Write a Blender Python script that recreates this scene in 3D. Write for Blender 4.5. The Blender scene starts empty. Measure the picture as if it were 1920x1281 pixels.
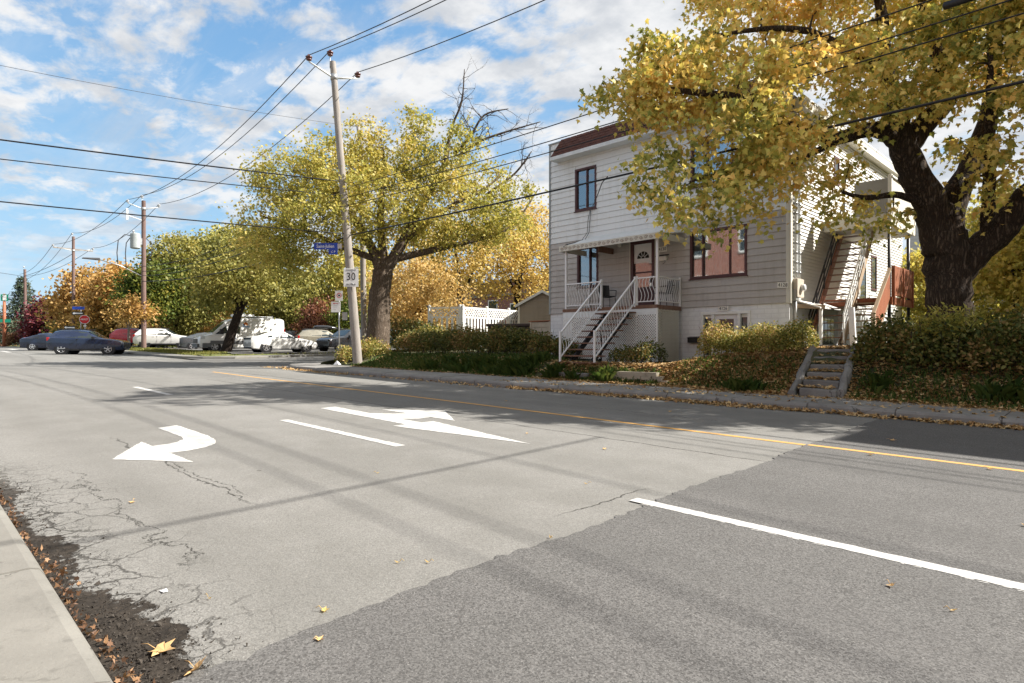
import bpy, math, random
import numpy as np
from mathutils import Vector, Matrix, Euler
R = math.radians
random.seed(7)
rng = np.random.default_rng(7)
S = bpy.context.scene
COL = S.collection

# ------------------------------------------------------------------ camera, sky, sun, exposure
CAM_Z = 1.35
cam_data = bpy.data.cameras.new('camera')
cam_data.sensor_width = 36.0
cam_data.lens = 1165.0 / 1920.0 * 36.0
cam_data.shift_y = 7.5 / 1920.0
cam_data.clip_start = 0.05
cam_data.clip_end = 2000.0
cam = bpy.data.objects.new('camera', cam_data)
COL.objects.link(cam)
cam.location = (0, 0, CAM_Z)
cam.rotation_euler = (R(90), 0, R(45))
S.camera = cam

SUN_AZ, SUN_EL = 45.0, 41.5          # degrees from +Y towards +X, and above the horizon
sx = math.sin(R(SUN_AZ)) * math.cos(R(SUN_EL))
sy = math.cos(R(SUN_AZ)) * math.cos(R(SUN_EL))
sz = math.sin(R(SUN_EL))
SUNV = Vector((sx, sy, sz))

world = bpy.data.worlds.new('World')
S.world = world
world.use_nodes = True
wt = world.node_tree
for n in list(wt.nodes):
    wt.nodes.remove(n)
def wn(t, **k):
    n = wt.nodes.new(t)
    for a, b in k.items():
        setattr(n, a, b)
    return n
w_out = wn('ShaderNodeOutputWorld')
w_bg = wn('ShaderNodeBackground')
w_bg.inputs['Strength'].default_value = 0.15
w_sky = wn('ShaderNodeTexSky', sky_type='NISHITA', sun_disc=False, sun_elevation=R(SUN_EL),
           sun_rotation=R(SUN_AZ), altitude=50.0, air_density=1.0, dust_density=0.6, ozone_density=2.5)
w_tc = wn('ShaderNodeTexCoord')
w_sep = wn('ShaderNodeSeparateXYZ')
wt.links.new(w_tc.outputs['Generated'], w_sep.inputs[0])
def wmath(op, a, b=None, clamp=False):
    n = wn('ShaderNodeMath', operation=op, use_clamp=clamp)
    for i, v in enumerate((a, b)):
        if v is None:
            continue
        if isinstance(v, (int, float)):
            n.inputs[i].default_value = v
        else:
            wt.links.new(v, n.inputs[i])
    return n.outputs[0]
zc = wmath('ADD', wmath('MAXIMUM', w_sep.outputs['Z'], 0.0), 0.14)
cx = wmath('DIVIDE', w_sep.outputs['X'], zc)
cy = wmath('DIVIDE', w_sep.outputs['Y'], zc)
w_cmb = wn('ShaderNodeCombineXYZ')
wt.links.new(cx, w_cmb.inputs[0]); wt.links.new(cy, w_cmb.inputs[1])
def wnoise(scale, detail, rough, dist=0.0, loc=(0, 0, 0), scl=(1, 1, 1), rot=0.0):
    m = wn('ShaderNodeMapping')
    m.inputs['Location'].default_value = loc
    m.inputs['Scale'].default_value = scl
    m.inputs['Rotation'].default_value = (0, 0, R(rot))
    wt.links.new(w_cmb.outputs[0], m.inputs[0])
    n = wn('ShaderNodeTexNoise')
    n.inputs['Scale'].default_value = scale
    n.inputs['Detail'].default_value = detail
    n.inputs['Roughness'].default_value = rough
    n.inputs['Distortion'].default_value = dist
    wt.links.new(m.outputs[0], n.inputs['Vector'])
    return n.outputs['Fac']
def wramp(src, a, b):
    n = wn('ShaderNodeMapRange', interpolation_type='SMOOTHSTEP')
    n.inputs['From Min'].default_value = a
    n.inputs['From Max'].default_value = b
    wt.links.new(src, n.inputs['Value'])
    return n.outputs[0]
flakes = wnoise(6.6, 9, 0.60, 0.25, (3.1, 1.7, 0), (0.85, 1.2, 1), 35)
puffs = wnoise(2.1, 6, 0.55, 0.3, (7.7, 0.4, 0), (0.8, 1.2, 1), 35)
fields = wnoise(0.55, 3, 0.5, 0.2, (0.3, 5.2, 0))
# more cloud towards +X +Y (the sun side), clearer blue towards -X
lean = wmath('ADD', wmath('MULTIPLY', w_sep.outputs['X'], 0.17), wmath('MULTIPLY', w_sep.outputs['Y'], 0.06))
dens = wmath('ADD', wmath('ADD', wmath('ADD', wmath('MULTIPLY', flakes, 0.55), wmath('MULTIPLY', puffs, 0.42)), wmath('MULTIPLY', fields, 0.50)), lean)
mask = wmath('MULTIPLY', wramp(dens, 0.55, 0.69), 0.97)
low = wramp(w_sep.outputs['Z'], 0.03, 0.26)
mask = wmath('MULTIPLY', mask, wmath('ADD', wmath('MULTIPLY', low, 0.72), 0.28))
wisps = wmath('MULTIPLY', wramp(wnoise(1.1, 7, 0.64, 0.8, (9.0, 2.0, 0), (0.5, 1.6, 1), 60), 0.48, 0.76), 0.50)
mask = wmath('MAXIMUM', mask, wisps)
shade = wnoise(3.4, 6, 0.6, 0.0, (6.0, 2.0, 0))
w_ccol = wn('ShaderNodeMixRGB')
w_ccol.inputs['Color1'].default_value = (1.22, 1.28, 1.37, 1)
w_ccol.inputs['Color2'].default_value = (1.85, 1.85, 1.85, 1)
wt.links.new(wramp(shade, 0.35, 0.62), w_ccol.inputs['Fac'])
w_mix = wn('ShaderNodeMixRGB')
w_tint = wn('ShaderNodeMixRGB', blend_type='MULTIPLY')
w_tint.inputs['Fac'].default_value = 1.0
w_tint.inputs['Color2'].default_value = (0.50, 0.76, 1.08, 1)
wt.links.new(w_sky.outputs[0], w_tint.inputs['Color1'])
wt.links.new(mask, w_mix.inputs['Fac'])
# the eye-level glare of the sky model is pressed down a little: c / (1 + k c)
w_den = wn('ShaderNodeMixRGB', blend_type='MULTIPLY'); w_den.inputs['Fac'].default_value = 1.0
w_den.inputs['Color2'].default_value = (0.46, 0.42, 0.38, 1)
wt.links.new(w_tint.outputs[0], w_den.inputs['Color1'])
w_one = wn('ShaderNodeMixRGB', blend_type='ADD'); w_one.inputs['Fac'].default_value = 1.0; w_one.inputs['Color2'].default_value = (1, 1, 1, 1)
wt.links.new(w_den.outputs[0], w_one.inputs['Color1'])
w_div = wn('ShaderNodeMixRGB', blend_type='DIVIDE'); w_div.inputs['Fac'].default_value = 1.0
wt.links.new(w_tint.outputs[0], w_div.inputs['Color1']); wt.links.new(w_one.outputs[0], w_div.inputs['Color2'])
wt.links.new(w_div.outputs[0], w_mix.inputs['Color1'])
wt.links.new(w_ccol.outputs[0], w_mix.inputs['Color2'])
wt.links.new(w_mix.outputs[0], w_bg.inputs['Color'])
wt.links.new(w_bg.outputs[0], w_out.inputs['Surface'])

sun_data = bpy.data.lights.new('sun', 'SUN')
sun_data.energy = 3.35
sun_data.angle = R(0.55)
sun_data.color = (1.0, 0.945, 0.87)
sun = bpy.data.objects.new('sun', sun_data)
COL.objects.link(sun)
sun.location = (60, 60, 60)
sun.rotation_euler = SUNV.to_track_quat('Z', 'Y').to_euler()

S.view_settings.view_transform = 'Standard'
S.view_settings.look = 'None'
S.view_settings.gamma = 1.0
S.view_settings.use_curve_mapping = False
S.view_settings.exposure = 1.78
S.cycles.max_bounces = 8
S.cycles.diffuse_bounces = 3
S.cycles.glossy_bounces = 3
S.cycles.transmission_bounces = 4
S.cycles.transparent_max_bounces = 6

# ------------------------------------------------------------------ materials
def lin(c):
    return tuple(((v / 255.0) / 12.92 if v / 255.0 <= 0.04045 else ((v / 255.0 + 0.055) / 1.055) ** 2.4) for v in c)
class NT:
    def __init__(self, name):
        self.m = bpy.data.materials.new(name)
        self.m.use_nodes = True
        self.t = self.m.node_tree
        for n in list(self.t.nodes):
            self.t.nodes.remove(n)
        self.out = self.n('ShaderNodeOutputMaterial')
        self.b = self.n('ShaderNodeBsdfPrincipled')
        self.t.links.new(self.b.outputs[0], self.out.inputs[0])
        self._pos = None
    def n(self, t, **k):
        x = self.t.nodes.new(t)
        for a, b in k.items():
            setattr(x, a, b)
        return x
    def link(self, a, b):
        self.t.links.new(a, b)
    def setin(self, sock, v):
        if v is None:
            return
        if hasattr(v, 'links'):
            self.t.links.new(v, sock)
        elif isinstance(v, (tuple, list)) and len(v) == 3 and sock.type == 'RGBA':
            sock.default_value = (*v, 1)
        else:
            sock.default_value = v
    def pos(self):
        if self._pos is None:
            self._pos = self.n('ShaderNodeNewGeometry')
        return self._pos.outputs['Position']
    def obj(self):
        return self.n('ShaderNodeTexCoord').outputs['Object']
    def math(self, op, a, b=None, c=None, clamp=False):
        x = self.n('ShaderNodeMath', operation=op, use_clamp=clamp)
        for i, v in enumerate((a, b, c)):
            if v is not None:
                self.setin(x.inputs[i], v)
        return x.outputs[0]
    def sep(self, v):
        x = self.n('ShaderNodeSeparateXYZ')
        self.link(v, x.inputs[0])
        return x.outputs
    def mapping(self, v, scale=(1, 1, 1), loc=(0, 0, 0), rot=(0, 0, 0)):
        x = self.n('ShaderNodeMapping')
        self.link(v, x.inputs[0])
        x.inputs['Scale'].default_value = scale
        x.inputs['Location'].default_value = loc
        x.inputs['Rotation'].default_value = rot
        return x.outputs[0]
    def noise(self, v, scale=5, detail=4, rough=0.5, dist=0.0, col=False):
        x = self.n('ShaderNodeTexNoise')
        self.link(v, x.inputs['Vector'])
        x.inputs['Scale'].default_value = scale
        x.inputs['Detail'].default_value = detail
        x.inputs['Roughness'].default_value = rough
        x.inputs['Distortion'].default_value = dist
        return x.outputs['Color' if col else 'Fac']
    def voronoi(self, v, scale=5, feature='F1', out='Distance', rand=1.0):
        x = self.n('ShaderNodeTexVoronoi', feature=feature)
        self.link(v, x.inputs['Vector'])
        x.inputs['Scale'].default_value = scale
        x.inputs['Randomness'].default_value = rand
        return x.outputs[out]
    def rng(self, v, a, b, c=0.0, d=1.0, smooth=True):
        x = self.n('ShaderNodeMapRange', interpolation_type='SMOOTHSTEP' if smooth else 'LINEAR')
        self.setin(x.inputs['Value'], v)
        for k, q in zip(('From Min', 'From Max', 'To Min', 'To Max'), (a, b, c, d)):
            x.inputs[k].default_value = q
        return x.outputs[0]
    def mix(self, f, a, b, mode='MIX'):
        x = self.n('ShaderNodeMixRGB', blend_type=mode)
        self.setin(x.inputs['Fac'], f)
        self.setin(x.inputs['Color1'], a)
        self.setin(x.inputs['Color2'], b)
        return x.outputs[0]
    def ramp(self, f, stops, interp='LINEAR'):
        x = self.n('ShaderNodeValToRGB')
        self.link(f, x.inputs['Fac'])
        e = x.color_ramp.elements
        x.color_ramp.interpolation = interp
        while len(e) < len(stops):
            e.new(0.5)
        for i, (p, c) in enumerate(stops):
            e[i].position = p
            e[i].color = (*c, 1)
        return x.outputs[0]
    def bump(self, h, strength=0.3, dist=0.02):
        x = self.n('ShaderNodeBump')
        self.link(h, x.inputs['Height'])
        x.inputs['Strength'].default_value = strength
        x.inputs['Distance'].default_value = dist
        self.link(x.outputs[0], self.b.inputs['Normal'])
        return x.outputs[0]
    def base(self, c):
        self.setin(self.b.inputs['Base Color'], c)
    def rough(self, v):
        self.setin(self.b.inputs['Roughness'], v)

M = {}
def simple(name, color, rough=0.6, metal=0.0, var=0.12, scale=3.0, bump=0.0, bscale=40.0, coat=0.0, spec=0.4):
    k = NT(name)
    p = k.pos()
    n = k.noise(p, scale, 5, 0.6)
    f = k.noise(p, scale * 11, 3, 0.6)
    v = k.math('ADD', k.math('MULTIPLY', n, 0.65), k.math('MULTIPLY', f, 0.35))
    lo = tuple(max(0, c * (1 - var * 1.6)) for c in color)
    hi = tuple(min(1, c * (1 + var * 1.2)) for c in color)
    k.base(k.ramp(v, [(0.3, lo), (0.7, hi)]))
    k.rough(k.rng(n, 0.3, 0.7, max(0.02, rough - 0.08), min(1, rough + 0.08)))
    k.b.inputs['Metallic'].default_value = metal
    k.b.inputs['Specular IOR Level'].default_value = spec
    if coat:
        k.b.inputs['Coat Weight'].default_value = coat
        k.b.inputs['Coat Roughness'].default_value = 0.06
    if bump:
        k.bump(k.noise(p, bscale, 4, 0.65), bump, 0.01)
    M[name] = k.m
    return k.m

def weathered(name, color, grime, amt=0.5, rough=0.6, streak=True):
    """painted boards: faint vertical streaks and grime that belong to the paint"""
    k = NT(name)
    p = k.pos()
    st = k.noise(k.mapping(p, (7.0, 7.0, 0.45)), 1.0, 5, 0.65)
    bl = k.noise(p, 1.3, 5, 0.6)
    g = k.math('MULTIPLY', k.rng(k.math('ADD', k.math('MULTIPLY', st, 0.6), k.math('MULTIPLY', bl, 0.4)), 0.45, 0.72), amt)
    fine = k.noise(p, 60, 3, 0.6)
    isl = k.n('ShaderNodeObjectInfo').outputs['Random']
    c = k.mix(g, color, grime)
    spot = k.noise(k.mapping(p, (2.2, 2.2, 3.5)), 1.0, 6, 0.7)
    c = k.mix(k.rng(spot, 0.58, 0.74, 0, 0.30), c, grime)
    c = k.mix(k.math('MULTIPLY', k.math('SUBTRACT', isl, 0.5), 0.16), c, (0.35, 0.34, 0.33))
    c = k.mix(k.rng(fine, 0.4, 0.7, 0, 0.08), c, grime)
    k.base(c)
    k.rough(rough)
    k.b.inputs['Specular IOR Level'].default_value = 0.3
    k.bump(fine, 0.08, 0.004)
    M[name] = k.m
    return k.m

def leafmat(name, stops, trans=0.42, nscale=0.45, isl=0.55):
    k = NT(name)
    g = k.n('ShaderNodeNewGeometry')
    n = k.noise(g.outputs['Position'], nscale, 3, 0.55)
    n = k.rng(n, 0.3, 0.7, 0, 1, False)
    f = k.math('ADD', k.math('MULTIPLY', g.outputs['Random Per Island'], isl), k.math('MULTIPLY', n, 1 - isl))
    c = k.ramp(f, stops)
    k.base(c)
    k.rough(0.55)
    k.b.inputs['Specular IOR Level'].default_value = 0.25
    tr = k.n('ShaderNodeBsdfTranslucent')
    ct = k.mix(1.0, c, (1.0, 0.95, 0.7), 'MULTIPLY')
    k.link(ct, tr.inputs['Color'])
    mx = k.n('ShaderNodeMixShader')
    mx.inputs[0].default_value = trans
    k.link(k.b.outputs[0], mx.inputs[1])
    k.link(tr.outputs[0], mx.inputs[2])
    k.link(mx.outputs[0], k.out.inputs[0])
    M[name] = k.m
    return k.m

def asphalt(name, c1, c2, speck, sscale, cracks):
    k = NT(name)
    p = k.pos()
    xyz = k.sep(p)
    big = k.noise(k.mapping(p, (0.10, 0.55, 1)), 1.0, 5, 0.6)
    mid = k.noise(p, 1.7, 5, 0.6)
    base = k.mix(k.rng(k.math('ADD', k.math('MULTIPLY', big, 0.6), k.math('MULTIPLY', mid, 0.4)), 0.36, 0.64), c1, c2)
    # aggregate
    st = k.voronoi(p, sscale, 'F1', 'Color')
    stv = k.sep(st)[0]
    agg = k.noise(p, sscale * 0.9, 3, 0.75)
    base = k.mix(k.rng(stv, 0.0, 1.0, 0.0, speck, False), base, tuple(v * 0.35 for v in c1))
    base = k.mix(k.rng(agg, 0.58, 0.72, 0, speck * 0.9), base, tuple(min(1, v * 1.75) for v in c2))
    base = k.mix(k.rng(agg, 0.42, 0.28, 0, speck * 1.2), base, tuple(v * 0.3 for v in c1))
    # polished wheel tracks and oil drips
    for yc, w in ((1.55, 0.45), (3.3, 0.45), (5.3, 0.45), (7.3, 0.5), (9.6, 0.5), (11.2, 0.4)):
        d = k.math('ABSOLUTE', k.math('SUBTRACT', xyz[1], yc))
        tr = k.math('MULTIPLY', k.rng(d, w, 0.0), k.rng(big, 0.35, 0.6, 0.10, 0.26))
        base = k.mix(tr, base, tuple(v * 0.62 for v in c1))
    oil = k.voronoi(k.mapping(p, (0.8, 1.5, 1)), 1.8, 'F1', 'Distance')
    lane = k.math('MAXIMUM', k.rng(k.math('ABSOLUTE', k.math('SUBTRACT', xyz[1], 2.4)), 0.7, 0.1), k.rng(k.math('ABSOLUTE', k.math('SUBTRACT', xyz[1], 6.2)), 0.7, 0.1))
    oilm = k.math('MULTIPLY', k.math('MULTIPLY', k.rng(k.math('ADD', oil, k.math('MULTIPLY', agg, 0.05)), 0.10, 0.06), lane), 0.55)
    base = k.mix(oilm, base, (0.05, 0.048, 0.042))
    h = agg
    if cracks:
        wob = k.noise(p, 3.0, 5, 0.7, col=True)
        wp = k.mix(0.22, p, wob, 'ADD')
        e1 = k.voronoi(wp, 3.4, 'DISTANCE_TO_EDGE')
        e2 = k.voronoi(wp, 9.5, 'DISTANCE_TO_EDGE')
        wear = k.noise(p, 0.9, 5, 0.65)
        nearcurb = k.rng(k.math('ADD', xyz[1], k.math('MULTIPLY', wear, 1.5)), 2.35, 1.55)
        span = k.math('MULTIPLY', k.rng(xyz[0], -9.5, -6.0), k.rng(xyz[0], -1.5, -2.2))
        zone = k.math('MULTIPLY', nearcurb, span)
        wdt = k.rng(wear, 0.3, 0.7, 0.4, 1.2)
        cr = k.math('MAXIMUM', k.rng(k.math('SUBTRACT', e1, k.math('MULTIPLY', wear, 0.03)), 0.030, -0.008), k.math('MULTIPLY', k.rng(e2, 0.055, 0.006), k.rng(k.math('ADD', xyz[1], k.math('MULTIPLY', wear, 1.0)), 1.75, 1.20)))
        brk = k.rng(k.noise(p, 3.6, 4, 0.65), 0.40, 0.56)
        crk = k.math('MULTIPLY', k.math('MULTIPLY', k.math('MULTIPLY', cr, zone), wdt), k.math('MAXIMUM', brk, k.rng(xyz[1], 1.15, 0.95)), clamp=True)
        # long joints that run along and across the lanes
        w1 = k.math('MULTIPLY', k.math('SUBTRACT', k.noise(p, 1.6, 6, 0.7), 0.5), 0.55)
        def joint(yc, half, lo, hi, amp):
            d = k.math('ABSOLUTE', k.math('SUBTRACT', k.math('ADD', xyz[1], k.math('MULTIPLY', w1, amp)), yc))
            j = k.rng(d, half, half * 0.3)
            return k.math('MULTIPLY', j, k.math('MULTIPLY', k.rng(xyz[0], lo - 0.8, lo), k.rng(xyz[0], hi + 0.6, hi)))
        j = joint(6.95, 0.022, -20, -3.2, 0.35)
        for q in ((2.05, 0.014, -9, -5.4, 0.9), (2.13, 0.010, -7, -5.6, 1.1), (1.25, 0.012, -7, -4.2, 1.5), (9.9, 0.012, -8, -3.4, 1.2)):
            j = k.math('MAXIMUM', j, joint(*q))
        d = k.math('ABSOLUTE', k.math('ADD', k.math('SUBTRACT', xyz[0], k.math('MULTIPLY', w1, 0.55)), 3.13))
        j = k.math('MAXIMUM', j, k.math('MULTIPLY', k.rng(d, 0.014, 0.004), k.math('MULTIPLY', k.rng(xyz[1], 3.5, 3.9), k.rng(xyz[1], 5.0, 4.6))))
        crk = k.math('MAXIMUM', crk, k.math('MULTIPLY', j, 0.85))
        base = k.mix(k.math('MULTIPLY', crk, 0.92), base, (0.022, 0.020, 0.017))
        # worn through, dark broken asphalt beside the kerb
        bw = k.math('ADD', k.math('MULTIPLY', k.noise(p, 2.2, 6, 0.65), 0.6), k.math('MULTIPLY', k.noise(p, 9.0, 5, 0.7), 0.4))
        edge = k.math('ADD', k.math('MULTIPLY', k.math('SUBTRACT', bw, 0.5), 1.15), k.rng(xyz[0], -6.5, -2.9, 0.0, 0.06, False))
        gut = k.math('SUBTRACT', 0.745, k.math('SUBTRACT', xyz[1], edge))
        br = k.math('MULTIPLY', k.rng(gut, 0.0, 0.03), span)
        dx = k.math('ADD', xyz[0], 2.96); dy = k.math('SUBTRACT', xyz[1], 0.66)
        rr = k.math('ADD', k.math('POWER', k.math('DIVIDE', k.math('ADD', dx, k.math('MULTIPLY', dy, 0.5)), 0.82), 2.0), k.math('POWER', k.math('DIVIDE', dy, 0.25), 2.0))
        hole = k.rng(k.math('ADD', rr, k.math('MULTIPLY', k.math('SUBTRACT', bw, 0.5), 6.5)), 1.03, 0.88)
        br = k.math('MAXIMUM', br, hole)
        dark = k.ramp(k.noise(p, 16, 6, 0.75), [(0.3, (0.012, 0.010, 0.008)), (0.6, (0.040, 0.033, 0.026)), (0.8, (0.09, 0.075, 0.06))])
        base = k.mix(br, base, dark)
        h = k.math('SUBTRACT', k.math('SUBTRACT', agg, k.math('MULTIPLY', crk, 3.0)), k.math('MULTIPLY', br, 2.0))
    k.base(base)
    k.rough(0.93)
    k.b.inputs['Specular IOR Level'].default_value = 0.2
    k.bump(h, 0.45, 0.008)
    M[name] = k.m
    return k.m

asphalt('old_asphalt', (0.190, 0.186, 0.172), (0.244, 0.239, 0.224), 0.50, 120, True)
asphalt('new_asphalt', (0.135, 0.132, 0.127), (0.170, 0.166, 0.160), 0.85, 120, False)
asphalt('lot_asphalt', (0.14, 0.138, 0.13), (0.19, 0.185, 0.175), 0.4, 60, False)

def concrete(name, c, var=0.2, sc=1.0):
    k = NT(name)
    p = k.pos()
    a = k.noise(p, 1.1 * sc, 6, 0.65)
    b = k.noise(p, 55 * sc, 4, 0.7)
    sp = k.noise(p, 9 * sc, 5, 0.65)
    col = k.ramp(a, [(0.3, tuple(v * (1 - var) for v in c)), (0.7, tuple(v * (1 + var) for v in c))])
    col = k.mix(k.rng(sp, 0.56, 0.72, 0, 0.42), col, tuple(v * 0.45 for v in c))
    col = k.mix(k.rng(b, 0.55, 0.75, 0, 0.35), col, tuple(v * 0.5 for v in c))
    col = k.mix(k.rng(b, 0.42, 0.25, 0, 0.3), col, tuple(min(1, v * 1.5) for v in c))
    wob = k.noise(p, 2.0, 5, 0.7, col=True)
    e = k.voronoi(k.mix(0.35, p, wob, 'ADD'), 0.75, 'DISTANCE_TO_EDGE')
    ck = k.math('MULTIPLY', k.rng(e, 0.008, 0.002), k.rng(a, 0.46, 0.56))
    col = k.mix(k.math('MULTIPLY', ck, 0.75), col, (0.03, 0.028, 0.024))
    st = k.noise(k.mapping(p, (1.2, 4.5, 1)), 1.0, 6, 0.7)
    col = k.mix(k.rng(st, 0.52, 0.70, 0, 0.35), col, tuple(v * 0.55 for v in c))
    r = k.n('ShaderNodeObjectInfo').outputs['Random']
    col = k.mix(k.math('MULTIPLY', r, 0.14), col, tuple(v * 0.6 for v in c))
    k.base(col); k.rough(0.9)
    k.b.inputs['Specular IOR Level'].default_value = 0.2
    k.bump(b, 0.35, 0.006)
    M[name] = k.m
concrete('concrete', (0.205, 0.198, 0.178), 0.22)
concrete('kerb_concrete', (0.235, 0.228, 0.215), 0.24)
concrete('old_steps', (0.20, 0.195, 0.185), 0.3)
concrete('block_stone', (0.36, 0.32, 0.25), 0.18)

def paint(name, c, wear):
    k = NT(name)
    p = k.pos()
    a = k.noise(p, 75, 4, 0.7)
    b = k.noise(p, 2.4, 5, 0.6)
    f = k.rng(k.math('ADD', k.math('MULTIPLY', a, 0.6), k.math('MULTIPLY', b, 0.4)), 0.52, 0.66, 0, wear)
    sc = k.noise(k.mapping(p, (5.0, 60.0, 1)), 1.0, 4, 0.7)
    f = k.math('MAXIMUM', f, k.rng(sc, 0.56, 0.70, 0, wear * 0.8))
    k.base(k.mix(f, k.mix(k.rng(b, 0.35, 0.65, 0, 0.25), c, tuple(v * 0.75 for v in c)), (0.24, 0.23, 0.205)))
    k.rough(0.8)
    k.bump(a, 0.3, 0.004)
    M[name] = k.m
paint('white_road_paint', (0.47, 0.465, 0.445), 0.72)
paint('yellow_road_paint', (0.55, 0.30, 0.075), 0.6)

# grounds
def soilmat(name, c1, c2, c3):
    k = NT(name)
    p = k.pos()
    a = k.noise(p, 2.2, 6, 0.65)
    b = k.noise(p, 38, 4, 0.7)
    col = k.ramp(k.math('ADD', k.math('MULTIPLY', a, 0.55), k.math('MULTIPLY', b, 0.45)), [(0.34, c1), (0.5, c2), (0.68, c3)])
    k.base(col); k.rough(0.95)
    k.bump(b, 0.7, 0.03)
    M[name] = k.m
soilmat('bank_soil', (0.022, 0.026, 0.012), (0.050, 0.060, 0.022), (0.14, 0.10, 0.055))
soilmat('verge_grass', (0.06, 0.085, 0.022), (0.13, 0.15, 0.04), (0.24, 0.20, 0.09))
soilmat('far_ground', (0.07, 0.08, 0.035), (0.11, 0.11, 0.05), (0.16, 0.14, 0.08))

weathered('white_siding', (0.76, 0.785, 0.79), (0.50, 0.50, 0.46), 0.42)
weathered('tan_siding', (0.475, 0.45, 0.425), (0.27, 0.235, 0.20), 0.5)
weathered('bright_siding', (0.68, 0.67, 0.64), (0.58, 0.56, 0.50), 0.35)
weathered('cream_trim', (0.66, 0.64, 0.56), (0.36, 0.31, 0.24), 0.4)
weathered('shed_siding', (0.30, 0.255, 0.20), (0.19, 0.16, 0.125), 0.4)
weathered('grey_siding', (0.42, 0.42, 0.42), (0.30, 0.30, 0.29), 0.4)
weathered('rust_wood', (0.34, 0.125, 0.065), (0.20, 0.08, 0.045), 0.5)
weathered('bare_wood', (0.42, 0.32, 0.22), (0.24, 0.17, 0.11), 0.5)
weathered('tread_wood', (0.17, 0.085, 0.055), (0.30, 0.22, 0.15), 0.5)
simple('brown_frame', (0.085, 0.032, 0.032), 0.45, var=0.2)
simple('white_paint', (0.80, 0.80, 0.80), 0.4, var=0.05)
simple('white_vinyl', (0.80, 0.80, 0.77), 0.5, var=0.07)
simple('white_metal', (0.66, 0.68, 0.68), 0.4, var=0.12)
simple('dark_steel', (0.03, 0.03, 0.033), 0.5, var=0.2)
simple('black_plastic', (0.018, 0.018, 0.02), 0.45, var=0.2)
simple('tyre_rubber', (0.02, 0.02, 0.02), 0.85, var=0.2)
simple('galvanised', (0.42, 0.43, 0.44), 0.4, 0.7, var=0.15)
simple('rim_alloy', (0.62, 0.62, 0.64), 0.3, 0.8, var=0.08)
simple('porcelain', (0.13, 0.055, 0.05), 0.25, var=0.15)
simple('porcelain_grey', (0.52, 0.53, 0.55), 0.3, var=0.15)
simple('cable_black', (0.012, 0.012, 0.014), 0.6, var=0.1)
simple('cable_grey', (0.05, 0.05, 0.056), 0.6, var=0.1)
simple('transformer_grey', (0.36, 0.39, 0.39), 0.45, var=0.12)
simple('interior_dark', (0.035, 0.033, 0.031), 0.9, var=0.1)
simple('curtain', (0.55, 0.58, 0.62), 0.9, var=0.12, scale=6)
simple('valance', (0.68, 0.66, 0.55), 0.9, var=0.3, scale=14)
simple('plate_white', (0.74, 0.72, 0.66), 0.5, var=0.06)
simple('letter_black', (0.012, 0.012, 0.012), 0.6, var=0.0)
simple('letter_white', (0.82, 0.82, 0.82), 0.5, var=0.0)
simple('sign_white', (0.78, 0.78, 0.77), 0.4, var=0.06)
simple('sign_blue', (0.015, 0.055, 0.36), 0.4, var=0.06)
simple('sign_red', (0.55, 0.02, 0.025), 0.4, var=0.05)
simple('sign_green', (0.01, 0.24, 0.15), 0.4, var=0.05)
simple('sign_back', (0.30, 0.31, 0.30), 0.5, 0.4, var=0.1)
simple('shingle', (0.105, 0.042, 0.030), 0.9, var=0.4, scale=9, bump=0.5, bscale=120)
simple('dark_shingle', (0.10, 0.085, 0.08), 0.9, var=0.3, scale=9, bump=0.4, bscale=120)
simple('flat_roof', (0.10, 0.10, 0.10), 0.95, var=0.2)
simple('beige_box', (0.50, 0.44, 0.36), 0.7, var=0.15)
simple('dark_box', (0.055, 0.038, 0.034), 0.6, var=0.25)
simple('car_white', (0.80, 0.80, 0.78), 0.3, var=0.03, coat=0.6)
simple('car_primer', (0.30, 0.30, 0.29), 0.5, var=0.05)
simple('car_red', (0.50, 0.012, 0.022), 0.3, var=0.05, coat=0.8)
simple('car_navy', (0.010, 0.020, 0.055), 0.28, 0.0, var=0.1, coat=0.9)
simple('car_black', (0.014, 0.015, 0.018), 0.25, var=0.1, coat=0.9)
simple('car_silver', (0.48, 0.49, 0.51), 0.32, 0.6, var=0.05, coat=0.7)
simple('car_beige', (0.33, 0.31, 0.25), 0.32, 0.4, var=0.05, coat=0.7)
simple('car_grey', (0.10, 0.11, 0.12), 0.3, 0.4, var=0.06, coat=0.8)
simple('van_grey_trim', (0.13, 0.135, 0.14), 0.6, var=0.08)
simple('lamp_red', (0.42, 0.012, 0.012), 0.2, var=0.05, coat=0.5)
simple('lamp_clear', (0.62, 0.64, 0.66), 0.15, var=0.05, coat=0.8)
simple('logo_orange', (0.75, 0.22, 0.04), 0.4, var=0.02)
simple('logo_blue', (0.10, 0.26, 0.52), 0.4, var=0.02)
simple('logo_grey', (0.42, 0.43, 0.44), 0.4, var=0.02)

def glassmat(name, tint, rough=0.03):
    """window glass: a dark see-through sheet with a mirror-like skin"""
    k = NT(name)
    k.t.nodes.remove(k.b)
    t = k.n('ShaderNodeBsdfTransparent'); t.inputs[0].default_value = (*tint, 1)
    g = k.n('ShaderNodeBsdfGlossy'); g.inputs['Roughness'].default_value = rough
    g.inputs['Color'].default_value = (0.95, 0.97, 1.0, 1)
    f = k.n('ShaderNodeFresnel'); f.inputs['IOR'].default_value = 1.9
    nz = k.n('ShaderNodeBump'); nz.inputs['Strength'].default_value = 0.012; nz.inputs['Distance'].default_value = 0.05
    k.link(k.noise(k.pos(), 2.0, 2, 0.5), nz.inputs['Height'])
    k.link(nz.outputs[0], g.inputs['Normal'])
    m = k.n('ShaderNodeMixShader')
    k.link(k.math('ADD', f.outputs[0], 0.20, clamp=True), m.inputs[0]); k.link(t.outputs[0], m.inputs[1]); k.link(g.outputs[0], m.inputs[2])
    k.link(m.outputs[0], k.out.inputs[0])
    M[name] = k.m
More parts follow.
